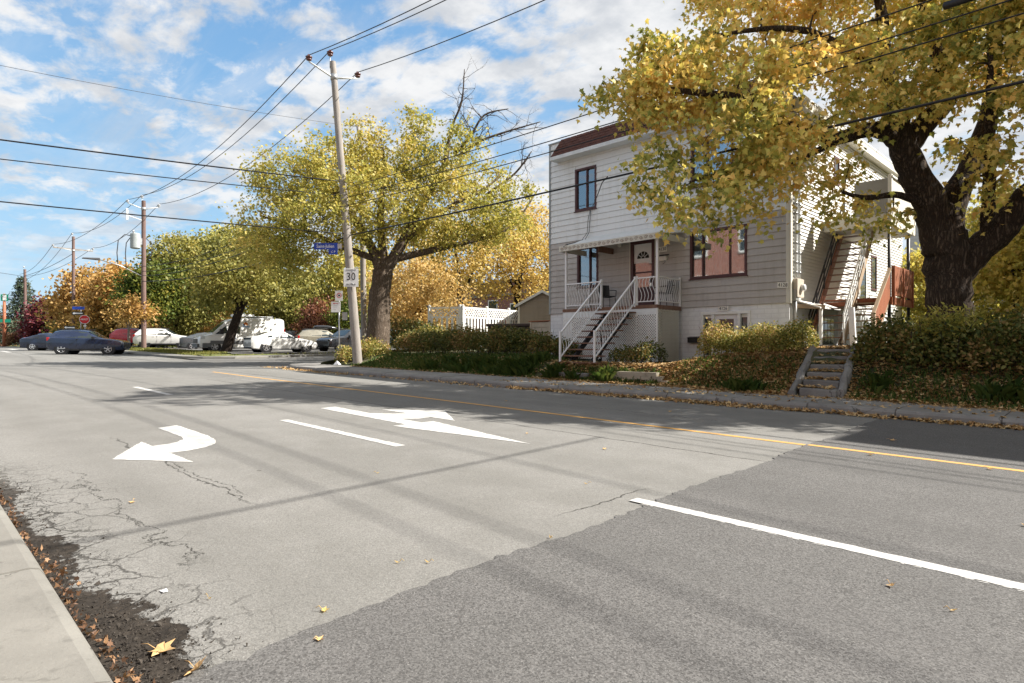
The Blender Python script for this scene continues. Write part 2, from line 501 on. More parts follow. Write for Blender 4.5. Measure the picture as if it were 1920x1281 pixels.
glassmat('window_glass', (0.72, 0.78, 0.80))
k = NT('car_glass')
k.base((0.03, 0.042, 0.045)); k.rough(0.06); k.b.inputs['Specular IOR Level'].default_value = 0.9
M['car_glass'] = k.m

def woodpole(name, c1, c2):
    k = NT(name)
    p = k.pos()
    g = k.noise(k.mapping(p, (26, 26, 0.7)), 1.0, 5, 0.65)
    b = k.noise(p, 1.2, 4, 0.6)
    col = k.ramp(k.math('ADD', k.math('MULTIPLY', g, 0.7), k.math('MULTIPLY', b, 0.3)), [(0.33, c1), (0.66, c2)])
    k.base(col); k.rough(0.9); k.bump(g, 0.5, 0.01)
    M[name] = k.m
woodpole('pole_wood', (0.17, 0.15, 0.13), (0.36, 0.33, 0.30))
woodpole('pole_red_wood', (0.10, 0.06, 0.05), (0.22, 0.145, 0.125))

def bark(name, c1, c2, c3, sc=1.0):
    k = NT(name)
    p = k.pos()
    wob = k.noise(p, 1.5 * sc, 3, 0.5, col=True)
    q = k.mix(0.16, p, wob, 'ADD')
    g = k.noise(k.mapping(q, (15 * sc, 15 * sc, 2.0 * sc)), 1.0, 6, 0.68)
    rdg = k.math('ABSOLUTE', k.math('SUBTRACT', g, 0.5))
    v = k.rng(rdg, 0.0, 0.16)
    b = k.noise(p, 2.0 * sc, 4, 0.6)
    col = k.mix(v, c1, k.ramp(b, [(0.3, c2), (0.7, c3)]))
    k.base(col); k.rough(0.95); k.bump(v, 0.9, 0.035)
    k.b.inputs['Specular IOR Level'].default_value = 0.15
    M[name] = k.m
bark('maple_bark', (0.034, 0.024, 0.018), (0.125, 0.090, 0.065), (0.21, 0.16, 0.12))
bark('pale_bark', (0.10, 0.075, 0.055), (0.24, 0.19, 0.145), (0.36, 0.29, 0.23), 1.4)
bark('dark_bark', (0.02, 0.015, 0.012), (0.05, 0.038, 0.03), (0.09, 0.07, 0.055), 1.6)
bark('birch_bark', (0.20, 0.17, 0.15), (0.42, 0.38, 0.35), (0.55, 0.50, 0.46), 2.5)
simple('gravel_dark', (0.050, 0.042, 0.034), 0.95, var=0.5, scale=60)
simple('twig', (0.05, 0.036, 0.028), 0.9, var=0.3)
simple('pale_twig', (0.17, 0.125, 0.095), 0.9, var=0.3)

def brickmat(name, c1, c2, mortar, sc=1.0):
    k = NT(name)
    p = k.pos()
    x = k.sep(p)
    v = k.n('ShaderNodeCombineXYZ')
    k.link(k.math('ADD', x[0], x[1]), v.inputs[0]); k.link(x[2], v.inputs[1])
    b = k.n('ShaderNodeTexBrick')
    k.link(v.outputs[0], b.inputs['Vector'])
    b.inputs['Color1'].default_value = (*c1, 1); b.inputs['Color2'].default_value = (*c2, 1); b.inputs['Mortar'].default_value = (*mortar, 1)
    b.inputs['Scale'].default_value = 1.0
    b.inputs['Brick Width'].default_value = 0.215 * sc; b.inputs['Row Height'].default_value = 0.075 * sc
    b.inputs['Mortar Size'].default_value = 0.009 * sc; b.inputs['Bias'].default_value = 0.0
    n = k.noise(p, 3, 5, 0.6)
    k.base(k.mix(k.rng(n, 0.35, 0.7, 0, 0.35), b.outputs['Color'], tuple(v * 0.6 for v in c1)))
    k.rough(0.9)
    k.bump(b.outputs['Fac'], -0.5, 0.01)
    M[name] = k.m
brickmat('red_brick', (0.30, 0.105, 0.070), (0.21, 0.065, 0.045), (0.30, 0.27, 0.24))
brickmat('orange_brick', (0.46, 0.22, 0.13), (0.36, 0.15, 0.085), (0.40, 0.36, 0.31))
brickmat('white_block', (0.84, 0.85, 0.86), (0.81, 0.825, 0.83), (0.74, 0.75, 0.76), 1.9)

# leaves
Y = (0.82, 0.63, 0.20); G = (0.30, 0.325, 0.08); O = (0.82, 0.50, 0.14); D = (0.12, 0.15, 0.035); YG = (0.60, 0.54, 0.14)
leafmat('leaf_maple', [(0.03, D), (0.20, G), (0.38, YG), (0.58, Y), (0.86, O)], 0.36, 0.40, 0.5)
leafmat('leaf_yellowgreen', [(0.05, (0.20, 0.22, 0.05)), (0.36, (0.40, 0.39, 0.095)), (0.70, (0.60, 0.50, 0.14)), (0.97, (0.72, 0.54, 0.19))], 0.42, 0.35, 0.5)
leafmat('leaf_gold', [(0.05, (0.36, 0.28, 0.08)), (0.4, (0.60, 0.46, 0.15)), (0.7, (0.72, 0.56, 0.22)), (0.95, (0.66, 0.42, 0.16))], 0.42, 0.3, 0.55)
leafmat('leaf_peach', [(0.05, (0.34, 0.24, 0.08)), (0.4, (0.58, 0.40, 0.16)), (0.7, (0.66, 0.50, 0.22)), (0.95, (0.50, 0.26, 0.12))], 0.42, 0.3, 0.55)
leafmat('leaf_green', [(0.05, (0.045, 0.075, 0.016)), (0.4, (0.10, 0.14, 0.028)), (0.75, (0.22, 0.23, 0.04)), (0.97, (0.45, 0.33, 0.06))], 0.38, 0.3, 0.5)
leafmat('leaf_olive', [(0.05, (0.10, 0.11, 0.022)), (0.4, (0.22, 0.22, 0.06)), (0.75, (0.40, 0.36, 0.10)), (0.97, (0.56, 0.44, 0.15))], 0.4, 0.3, 0.5)
leafmat('leaf_orange', [(0.05, (0.20, 0.16, 0.05)), (0.35, (0.44, 0.28, 0.09)), (0.7, (0.60, 0.36, 0.13)), (0.97, (0.66, 0.46, 0.18))], 0.42, 0.2, 0.5)
leafmat('leaf_purple', [(0.1, (0.045, 0.010, 0.020)), (0.5, (0.13, 0.022, 0.038)), (0.9, (0.24, 0.07, 0.06))], 0.35, 0.3, 0.6)
leafmat('leaf_plum', [(0.1, (0.12, 0.05, 0.035)), (0.5, (0.24, 0.10, 0.06)), (0.9, (0.40, 0.20, 0.09))], 0.35, 0.3, 0.6)
leafmat('leaf_spruce', [(0.1, (0.022, 0.042, 0.026)), (0.5, (0.060, 0.088, 0.055)), (0.9, (0.15, 0.165, 0.10))], 0.12, 0.3, 0.6)
leafmat('leaf_hedge', [(0.05, (0.035, 0.055, 0.014)), (0.35, (0.090, 0.115, 0.026)), (0.62, (0.19, 0.18, 0.05)), (0.84, (0.36, 0.22, 0.09)), (0.97, (0.46, 0.30, 0.15))], 0.3, 0.8, 0.6)
leafmat('leaf_hedge_tan', [(0.05, (0.09, 0.115, 0.026)), (0.35, (0.25, 0.26, 0.06)), (0.62, (0.44, 0.36, 0.11)), (0.84, (0.62, 0.40, 0.20)), (0.97, (0.70, 0.52, 0.32))], 0.3, 0.8, 0.6)
leafmat('leaf_litter', [(0.05, (0.22, 0.11, 0.045)), (0.35, (0.46, 0.28, 0.12)), (0.7, (0.66, 0.46, 0.22)), (0.97, (0.74, 0.58, 0.34))], 0.15, 0.8, 0.8)
leafmat('leaf_brown', [(0.05, (0.06, 0.034, 0.020)), (0.5, (0.16, 0.085, 0.048)), (0.95, (0.34, 0.20, 0.10))], 0.12, 0.8, 0.8)
leafmat('leaf_rustbush', [(0.05, (0.12, 0.07, 0.035)), (0.5, (0.28, 0.14, 0.075)), (0.95, (0.36, 0.22, 0.12))], 0.25, 0.8, 0.6)
leafmat('grass_blade', [(0.05, (0.040, 0.080, 0.020)), (0.5, (0.085, 0.15, 0.034)), (0.95, (0.20, 0.23, 0.06))], 0.3, 0.8, 0.6)
leafmat('grass_dry', [(0.05, (0.10, 0.13, 0.03)), (0.5, (0.20, 0.20, 0.05)), (0.95, (0.34, 0.28, 0.10))], 0.3, 0.8, 0.6)

# ------------------------------------------------------------------ mesh helpers
class MB:
    def __init__(self):
        self.v = []; self.f = []; self.mi = []; self.sm = []
    def face(self, pts, mi=0, smooth=False):
        b = len(self.v)
        self.v += [tuple(p) for p in pts]
        self.f.append(tuple(range(b, b + len(pts)))); self.mi.append(mi); self.sm.append(smooth)
        return self
    def add(self, verts, faces, mi=0, smooth=False):
        b = len(self.v)
        self.v += [tuple(p) for p in verts]
        for q in faces:
            self.f.append(tuple(i + b for i in q)); self.mi.append(mi); self.sm.append(smooth)
        return self
    def box(self, x0, x1, y0, y1, z0, z1, mi=0):
        vs = [(x0, y0, z0), (x1, y0, z0), (x1, y1, z0), (x0, y1, z0), (x0, y0, z1), (x1, y0, z1), (x1, y1, z1), (x0, y1, z1)]
        return self.add(vs, [(0, 3, 2, 1), (4, 5, 6, 7), (0, 1, 5, 4), (1, 2, 6, 5), (2, 3, 7, 6), (3, 0, 4, 7)], mi)
    def hexa(self, lo, hi, mi=0):
        """eight corners: four of the bottom ring and four of the top ring"""
        return self.add(list(lo) + list(hi), [(0, 3, 2, 1), (4, 5, 6, 7), (0, 1, 5, 4), (1, 2, 6, 5), (2, 3, 7, 6), (3, 0, 4, 7)], mi)
    def beam(self, a, b, w, h, up=(0, 0, 1), mi=0):
        a = Vector(a); b = Vector(b); d = (b - a).normalized(); u = Vector(up)
        s = d.cross(u)
        if s.length < 1e-4:
            s = d.cross(Vector((1, 0, 0)))
        s.normalize(); u = s.cross(d).normalized()
        s *= w / 2; u *= h / 2
        lo = [a - s - u, a + s - u, a + s + u, a - s + u]
        hi = [b - s - u, b + s - u, b + s + u, b - s + u]
        return self.hexa(lo, hi, mi)
    def prism(self, poly, z0, z1, mi=0):
        n = len(poly)
        vs = [(p[0], p[1], z0 if not callable(z0) else z0(p[0], p[1])) for p in poly] + [(p[0], p[1], z1 if not callable(z1) else z1(p[0], p[1])) for p in poly]
        fs = [tuple(range(n - 1, -1, -1)), tuple(range(n, 2 * n))] + [(i, (i + 1) % n, n + (i + 1) % n, n + i) for i in range(n)]
        return self.add(vs, fs, mi)
    def tube(self, pts, rad, n=8, mi=0, cap=True, smooth=True):
        pts = [Vector(p) for p in pts]
        m = len(pts)
        rs = rad if isinstance(rad, (list, tuple)) else [rad] * m
        vs = []
        ref = Vector((0.31, 0.17, 0.93))
        prev = None
        for i, p in enumerate(pts):
            d = (pts[min(i + 1, m - 1)] - pts[max(i - 1, 0)])
            if d.length < 1e-6:
                d = Vector((0, 0, 1))
            d.normalize()
            if prev is None:
                a = d.cross(ref)
                if a.length < 1e-3:
                    a = d.cross(Vector((1, 0, 0)))
            else:
                a = prev - d * prev.dot(d)
            a.normalize(); prev = a
            b = d.cross(a)
            for k in range(n):
                t = 2 * math.pi * k / n
                vs.append(p + a * (rs[i] * math.cos(t)) + b * (rs[i] * math.sin(t)))
        fs = []
        for i in range(m - 1):
            for k in range(n):
                fs.append((i * n + k, i * n + (k + 1) % n, (i + 1) * n + (k + 1) % n, (i + 1) * n + k))
        self.add(vs, fs, mi, smooth)
        if cap:
            b0 = len(self.v) - len(vs)
            self.f.append(tuple(b0 + k for k in range(n - 1, -1, -1))); self.mi.append(mi); self.sm.append(False)
            self.f.append(tuple(b0 + (m - 1) * n + k for k in range(n))); self.mi.append(mi); self.sm.append(False)
        return self
    def lathe(self, c, axis, prof, n=16, mi=0, smooth=True):
        """prof: list of (distance along axis, radius)"""
        ax = Vector(axis).normalized()
        a = ax.cross(Vector((0.3, 0.2, 0.93)))
        if a.length < 1e-3:
            a = ax.cross(Vector((1, 0, 0)))
        a.normalize(); b = ax.cross(a); c = Vector(c)
        vs = []
        for (d, r) in prof:
            for k in range(n):
                t = 2 * math.pi * k / n
                vs.append(c + ax * d + a * (r * math.cos(t)) + b * (r * math.sin(t)))
        fs = []
        for i in range(len(prof) - 1):
            for k in range(n):
                fs.append((i * n + k, i * n + (k + 1) % n, (i + 1) * n + (k + 1) % n, (i + 1) * n + k))
        self.add(vs, fs, mi, smooth)
        b0 = len(self.v) - len(vs)
        self.f.append(tuple(b0 + k for k in range(n - 1, -1, -1))); self.mi.append(mi); self.sm.append(False)
        self.f.append(tuple(b0 + (len(prof) - 1) * n + k for k in range(n))); self.mi.append(mi); self.sm.append(False)
        return self
    def mesh(self, name, mats):
        me = bpy.data.meshes.new(name)
        me.from_pydata(self.v, [], self.f)
        for m in mats:
            me.materials.append(M[m] if isinstance(m, str) else m)
        me.polygons.foreach_set('material_index', self.mi)
        me.polygons.foreach_set('use_smooth', self.sm)
        me.update()
        return me
    def build(self, name, mats, parent=None, fix=True, bevel=0.0, sharp=None):
        if isinstance(mats, str):
            mats = [mats]
        me = self.mesh(name, mats)
        if fix:
            import bmesh
            bm = bmesh.new(); bm.from_mesh(me)
            bmesh.ops.recalc_face_normals(bm, faces=bm.faces)
            bm.to_mesh(me); bm.free()
        if sharp:
            me.set_sharp_from_angle(angle=R(sharp))
        return link(name, me, parent, bevel)

def link(name, data, parent=None, bevel=0.0):
    o = bpy.data.objects.new(name, data)
    COL.objects.link(o)
    if parent is not None:
        o.parent = parent
        if parent.parent is None and parent.type == 'EMPTY':
            o.matrix_parent_inverse = Matrix.Translation(-Vector(parent.location))
    if bevel:
        b = o.modifiers.new('bevel', 'BEVEL'); b.width = bevel; b.segments = 2; b.limit_method = 'ANGLE'; b.angle_limit = R(40)
    return o
def piece(name, me, parent, loc=(0, 0, 0), rot=(0, 0, 0), scale=(1, 1, 1)):
    """a part that shares its mesh with alike pieces, placed in world coordinates under a fixed parent"""
    o = link(name, me, parent)
    o.location = loc; o.rotation_euler = rot; o.scale = scale
    return o
def thing(name, label, cat, loc=(0, 0, 0), group=None, rz=0.0):
    o = bpy.data.objects.new(name, None)
    COL.objects.link(o)
    o.location = loc; o.rotation_euler = (0, 0, rz)
    o.empty_display_size = 0.2
    o['label'] = label; o['category'] = cat
    if group:
        o['group'] = group
    return o
def tag(o, label, cat, group=None, kind=None):
    o['label'] = label; o['category'] = cat
    if group:
        o['group'] = group
    if kind:
        o['kind'] = kind
    return o
def struct(o):
    o['kind'] = 'structure'
    return o
def stuff(o):
    o['kind'] = 'stuff'
    return o
def copy_tree(o, parent=None):
    c = o.copy(); COL.objects.link(c)
    if parent is not None:
        c.parent = parent
    for ch in list(o.children):
        copy_tree(ch, c)
    return c
def text(name, body, size, loc, rot, mat, parent=None, align='CENTER', ext=0.002, sx=1.0, spacing=1.0):
    cu = bpy.data.curves.new(name, 'FONT')
    cu.body = body; cu.size = size; cu.align_x = align; cu.align_y = 'CENTER'; cu.extrude = ext; cu.space_character = spacing
    cu.resolution_u = 2
    cu.materials.append(M[mat])
    tmp = bpy.data.objects.new(name, cu)
    COL.objects.link(tmp)
    dg = bpy.context.evaluated_depsgraph_get()
    me = bpy.data.meshes.new_from_object(tmp.evaluated_get(dg))
    bpy.data.objects.remove(tmp)
    o = link(name, me, parent)
    o.location = loc; o.rotation_euler = rot; o.scale = (sx, 1, 1)
    return o

# ---- leaves from numpy arrays
MAPLE = np.array([(0, 0), (.16, -.06), (.42, .05), (.28, .17), (.60, .42), (.30, .40), (.20, .55), (0, 1.0), (-.20, .55), (-.30, .40), (-.60, .42), (-.28, .17), (-.42, .05), (-.16, -.06)], float)
MAPLE_S = np.array([(0, -.05), (.40, .10), (.24, .26), (.52, .55), (.18, .52), (0, 1.0), (-.18, .52), (-.52, .55), (-.24, .26), (-.40, .10)], float)
OVAL = np.array([(0, 0), (.27, .30), (.23, .68), (0, 1.0), (-.23, .68), (-.27, .30)], float)
LANCE = np.array([(0, 0), (.15, .35), (0, 1.0), (-.15, .35)], float)
def leaf_mesh(name, P, size, mat, shape=OVAL, up=0.4, droop=0.3, fold=0.15, g=None, flat=False):
    g = g or rng
    N = len(P); k = len(shape)
    nrm = g.normal(size=(N, 3)) * (0.22 if flat else 1.0)
    nrm[:, 2] = np.abs(nrm[:, 2]) * 0.5 + (1.0 if flat else up)
    nrm /= np.linalg.norm(nrm, axis=1, keepdims=True)
    d = g.normal(size=(N, 3))
    if not flat:
        d[:, 2] -= droop * 1.5
    d -= nrm * np.sum(d * nrm, axis=1, keepdims=True)
    d /= np.linalg.norm(d, axis=1, keepdims=True) + 1e-9
    s = np.cross(d, nrm)
    sz = np.asarray(size).reshape(N, 1, 1) if np.ndim(size) else np.full((N, 1, 1), size)
    sh = shape.reshape(1, k, 2)
    curl = (np.abs(sh[:, :, 0:1]) * fold - (sh[:, :, 1:2] - 0.5) ** 2 * fold)
    if flat:
        curl = curl * (g.random((N, 1, 1)) * 2.4 + 0.2)
    V = P[:, None, :] + sz * (sh[:, :, 0:1] * s[:, None, :] + sh[:, :, 1:2] * d[:, None, :] + curl * nrm[:, None, :])
    return poly_mesh(name, V, mat)
def poly_mesh(name, V, mat):
    N, k, _ = V.shape
    me = bpy.data.meshes.new(name)
    me.vertices.add(N * k)
    me.vertices.foreach_set('co', V.reshape(-1).astype(np.float32))
    me.loops.add(N * k)
    me.loops.foreach_set('vertex_index', np.arange(N * k, dtype=np.int32))
    me.polygons.add(N)
    me.polygons.foreach_set('loop_start', np.arange(0, N * k, k, dtype=np.int32))
    me.update(calc_edges=True)
    me.materials.append(M[mat])
    return me
def blob_points(blobs, n, g, shell=0.55):
    """random points in ellipsoids (x, y, z, rx, ry, rz, weight), denser towards the skin"""
    w = np.array([b[6] if len(b) > 6 else b[3] * b[4] * b[5] for b in blobs]); w = w / w.sum()
    idx = g.choice(len(blobs), size=n, p=w)
    B = np.array([b[:6] for b in blobs])[idx]
    u = g.normal(size=(n, 3)); u /= np.linalg.norm(u, axis=1, keepdims=True)
    r = g.random(n) ** (1.0 / (3 + shell * 4))
    return B[:, :3] + u * r[:, None] * B[:, 3:6]
# ------------------------------------------------------------------ ground heights
def zr(x):
    return -0.015 * max(-70.0, min(40.0, x))
def interp(x, xs, ys):
    return float(np.interp(x, xs, ys))
def yc(x):           # face of the far kerb of the near block
    return interp(x, (-30, -24, -18, -12, -8, -5, 0, 20), (11.65, 11.65, 11.75, 12.02, 12.42, 12.62, 12.68, 12.75))
BX = (-27, -21, -14, -13.2, -12.2, -8.9, -8.2, -7.2, -5.6, 16)
def yb(x):           # back edge of that pavement
    return interp(x, BX, (13.1, 13.25, 13.55, 13.65, 13.75, 13.9, 13.95, 14.0, 14.05, 14.1))
def bw(x):
    return interp(x, BX, (2.2, 2.2, 1.9, 1.0, 0.75, 0.8, 1.8, 2.2, 2.2, 2.2))
def bt(x):
    return interp(x, BX, (1.00, 0.98, 1.0, 0.86, 0.82, 0.80, 1.0, 1.18, 1.27, 1.34))
def sm(t):
    t = max(0.0, min(1.0, t))
    return t * t * (3 - 2 * t)
def gz(x, y):
    z0 = zr(x) + 0.155
    t = sm((y - yb(x)) / bw(x))
    z = z0 + (bt(x) - z0) * t
    if y > 19:
        z += min(0.35, 0.03 * (y - 19))
    return z

# one sheet of ground out to the horizon
mb = MB()
gx = [-700, -300, -150, -110, -70, -20, 20, 40, 120, 400, 700]
gy = [-700, -200, -40, 0, 40, 200, 700]
vs = [(x, y, zr(x) - 0.06) for y in gy for x in gx]
n = len(gx)
mb.add(vs, [(j * n + i, j * n + i + 1, (j + 1) * n + i + 1, (j + 1) * n + i) for j in range(len(gy) - 1) for i in range(n - 1)])
struct(mb.build('ground', 'far_ground', fix=False))

# the road: old pavement on the left, a newer darker lift on the right of a ragged seam
g = np.random.default_rng(3)
seam = []
yy = 0.5
while yy < 12.8:
    seam.append((-2.62 - 0.045 * yy + 0.03 * math.sin(yy * 2.1) + float(g.normal()) * 0.014, yy))
    yy += 0.06
mb = MB()
xs = [-140, -110, -90] + list(range(-72, -3, 2))
for a, b in zip(xs[:-1], xs[1:]):
    ra, rb = yc(a) + 0.06, yc(b) + 0.06
    mb.face([(a, 0.5, zr(a)), (b, 0.5, zr(b)), (b, rb, zr(b)), (a, ra, zr(a))])
mb.face([(-4, 0.5, zr(-4)), (-2.4, 0.5, zr(-2.4)), (-2.4, yc(-2.4) + 0.06, zr(-2.4)), (-4, yc(-4) + 0.06, zr(-4))])
struct(mb.build('road', 'old_asphalt', fix=False))
mb = MB()
for (xa, ya), (xb, y2) in zip(seam[:-1], seam[1:]):
    mb.face([(xa, ya, zr(xa) + 0.008), (-1.5, ya, zr(-1.5) + 0.008), (-1.5, y2, zr(-1.5) + 0.008), (xb, y2, zr(xb) + 0.008)])
    mb.face([(xa, ya, zr(xa) - 0.01), (xa, ya, zr(xa) + 0.008), (xb, y2, zr(xb) + 0.008), (xb, y2, zr(xb) - 0.01)])
for a, b in ((-1.5, 2), (2, 12), (12, 40)):
    mb.face([(a, 0.5, zr(a) + 0.008), (b, 0.5, zr(b) + 0.008), (b, yc(b) + 0.06, zr(b) + 0.008), (a, yc(a) + 0.06, zr(a) + 0.008)])
struct(mb.build('resurfaced_road', 'new_asphalt', fix=False))
# side street going away on the far left corner
SSX0, SSX1 = -36.6, -26.0
def zs(x, y):
    return zr(x) + 0.010 * max(0, y - 12)
SS_L = ((11.70, -36.6), (14, -36.6), (18, -37.6), (24, -39.6), (30, -42.5), (40, -48), (60, -58), (90, -72))
SS_R = ((11.70, -26.0), (14, -26.2), (18, -27.6), (24, -30.0), (30, -33.2), (40, -39), (60, -49), (90, -63))
mb = MB()
for i in range(len(SS_L) - 1):
    (c, l0), (d, l1) = SS_L[i], SS_L[i + 1]; r0, r1 = SS_R[i][1], SS_R[i + 1][1]
    m0, m1 = (l0 + r0) / 2, (l1 + r1) / 2
    for (a0, b0, a1, b1) in ((l0, m0, l1, m1), (m0, r0, m1, r1)):
        mb.face([(a0, c, zs(a0, c)), (b0, c, zs(b0, c)), (b1, d, zs(b1, d)), (a1, d, zs(a1, d))])
mb.face([(-36.6, 12.2, zs(-36.6, 12.2) + .002), (-39.2, 12.2, zs(-39.2, 12.2) + .002), (-36.6, 14.6, zs(-36.6, 14.6) + .002)])
struct(mb.build('side_street', 'lot_asphalt', fix=False))
# car park beyond the side street
mb = MB()
def zl(x, y):
    return zr(x) + 0.27 + 0.004 * max(0, y - 15)
for a, b in ((-110, -70), (-70, -55), (-55, -39.0)):
    for c, d in ((14.9, 40), (40, 75)):
        mb.face([(a, c, zl(a, c)), (b, c, zl(b, c)), (b, d, zl(b, d)), (a, d, zl(a, d))])
struct(mb.build('car_park', 'lot_asphalt', fix=False))

# pavements: every slab its own piece
def slab_run(name, path, widths, kerb, mat, z_of, joint=0.012, lift=0.15, side=1):
    """path: points of the kerb line; widths: depth of the slab behind it"""
    base = MB()
    for (p, q, wp, wq) in zip(path[:-1], path[1:], widths[:-1], widths[1:]):
        d = Vector((q[0] - p[0], q[1] - p[1], 0)).normalized(); nrm = Vector((-d.y, d.x, 0)) * side
        pts = [(p[0] + nrm.x * 0.04, p[1] + nrm.y * 0.04), (q[0] + nrm.x * 0.04, q[1] + nrm.y * 0.04), (q[0] + nrm.x * wq, q[1] + nrm.y * wq), (p[0] + nrm.x * wp, p[1] + nrm.y * wp)]
        base.prism(pts, lambda x, y: z_of(x, y) - 0.05, lambda x, y: z_of(x, y) + lift - 0.025)
    root = struct(base.build(name, 'kerb_concrete'))
    return root
def slab(root, p, q, wp, wq, z_of, lift, side, mat, dz=0.0, joint=0.010):
    d = Vector((q[0] - p[0], q[1] - p[1], 0)); L = d.length; d.normalize(); nrm = Vector((-d.y, d.x, 0)) * side
    a = Vector((p[0], p[1], 0)) + d * joint; b = Vector((q[0], q[1], 0)) - d * joint
    prof = [(0.0, -0.04), (0.008, lift - 0.055), (0.035, lift - 0.012), (0.075, lift), (1.0, lift + 0.006)]
    mb = MB()
    rows = []
    for (pt, w) in ((a, wp), (b, wq)):
        row = []
        for (u, h) in prof:
            off = u if u < 0.5 else w
            x = pt.x + nrm.x * off; y = pt.y + nrm.y * off
            row.append((x, y, z_of(x, y) + h + dz))
        rows.append(row)
    m = len(prof)
    mb.add(rows[0] + rows[1], [(i, i + 1, m + i + 1, m + i) for i in range(m - 1)])
    for r_ in (0, m):
        pass
    e0 = rows[0]; e1 = rows[1]
    lowa = (e0[-1][0], e0[-1][1], e0[-1][2] - 0.1); lowb = (e1[-1][0], e1[-1][1], e1[-1][2] - 0.1)
    mb.face(e0 + [lowa]); mb.face(e1 + [lowb])
    return mb.build('paving_slab', mat, root)

zflat = lambda x, y: zr(x)
path = [(15 - 1.5 * i, 0) for i in range(27)]
path = [(x, yc(x)) for x, _ in path]
path += [(-25.0, 11.75), (-25.9, 12.25), (-26.35, 13.1), (-26.45, 14.5), (-26.9, 16), (-27.6, 18), (-28.8, 21), (-31.0, 26), (-39.0, 40)]
wid = [yb(x) + 0.1 - yc(x) for x, _ in path[:27]] + [1.7] * 9
far = slab_run('far_pavement', path, wid, 0, 'kerb_concrete', zs, side=-1)
g = np.random.default_rng(11)
for i in range(len(path) - 1):
    slab(far, path[i], path[i + 1], wid[i], wid[i + 1], zs, 0.15 + float(g.uniform(-.008, .012)), -1, 'kerb_concrete')
path = [(-30 + 1.52 * i, 0.60) for i in range(28)]
near = slab_run('near_pavement', path, [3.0] * 28, 0, 'concrete', zflat, side=-1, lift=0.10)
for i in range(27):
    slab(near, path[i], path[i + 1], 3.0, 3.0, zflat, 0.10 + float(g.uniform(-.004, .004)), -1, 'concrete', joint=0.006)
# kerb and pavement across the side street
path = [(-48.0, 40), (-40.5, 26), (-38.2, 20), (-37.2, 16.5), (-37.1, 14.2), (-38.2, 12.8), (-39.6, 12.1), (-41.5, 11.85), (-44, 11.75), (-46.5, 11.75), (-49, 11.75), (-52, 11.75), (-56, 11.75), (-62, 11.75), (-70, 11.75), (-90, 11.75), (-130, 11.75)]
cor = slab_run('corner_pavement', path, [1.3] * len(path), 0, 'kerb_concrete', zs, side=-1)
for i in range(len(path) - 1):
    low = 0.035 if 7 <= i <= 7 else 0.13
    slab(cor, path[i], path[i + 1], 1.3, 1.3, zs, low, -1, 'concrete')

# grass verge in front of the car park
mb = MB()
pts = []
vx = [-130, -90, -70, -62, -56, -50, -46, -43, -41, -39.6]
for i in range(len(vx) - 1):
    a, b = vx[i], vx[i + 1]
    for c, d, h0, h1 in ((12.98, 13.6, .14, .22), (13.6, 14.9, .22, .30), (14.9, 15.05, .30, .2)):
        mb.face([(a, c, zr(a) + h0), (b, c, zr(b) + h0), (b, d, zr(b) + h1), (a, d, zr(a) + h1)], 0, True)
for c, d in ((12.98, 14.9), (14.9, 18)):
    mb.face([(-39.6, c, zs(-39.6, c) + .2), (-38.25, c, zs(-38.25, c) + .14), (-38.25, d, zs(-38.25, d) + .14), (-39.6, d, zs(-39.6, d) + .2)], 0, True)
    mb.face([(-39.6, c, zs(-39.6, c) + .2), (-39.6, d, zs(-39.6, d) + .2), (-39.6, d, zs(-39.6, d)), (-39.6, c, zs(-39.6, c))], 0, True)
struct(mb.build('grass_verge', 'verge_grass', fix=False))

# planted bank and yard of the near block
g = np.random.default_rng(5)
mb = MB()
bxs = list(np.arange(-25.0, 14.01, 0.25))
offs = [0.0, .12, .25, .4, .55, .7, .85, 1.0, 1.2, 1.4, 1.6, 1.8, 2.0, 2.25, 2.6, 3.2, 4.2, 5.5, 8, 12, 18, 28, 45]
nz = g.normal(size=(len(offs), len(bxs)))
vs = []
for j, o in enumerate(offs):
    for i, x in enumerate(bxs):
        y = yb(x) + o
        amp = 0.0 if j == 0 else (0.018 if o < 4 else 0.05)
        vs.append((x, y, gz(x, y) + amp * float(nz[j, i]) - (0.03 if j == 0 else 0)))
n = len(bxs)
mb.add(vs, [(j * n + i, j * n + i + 1, (j + 1) * n + i + 1, (j + 1) * n + i) for j in range(len(offs) - 1) for i in range(n - 1)], 0, True)
struct(mb.build('planted_bank', 'bank_soil', fix=False))
mb = MB()
yl = [(13.0, -24.6), (14.5, -24.8), (16, -25.2), (18, -25.9), (21, -27.1), (26, -29.3), (40, -37.3), (60, -47)]
for (c, l0), (d, l1) in zip(yl[:-1], yl[1:]):
    h = lambda q: min(.95, .20 + .22 * max(0, q - 13))
    mb.face([(l0, c, zs(l0, c) + .16), (-24.5, c, zr(-24.5) + .12 + h(c) * .75), (-24.5, d, zr(-24.5) + .12 + h(d) * .75), (l1, d, zs(l1, d) + .16)])
struct(mb.build('side_yard', 'bank_soil', fix=False))

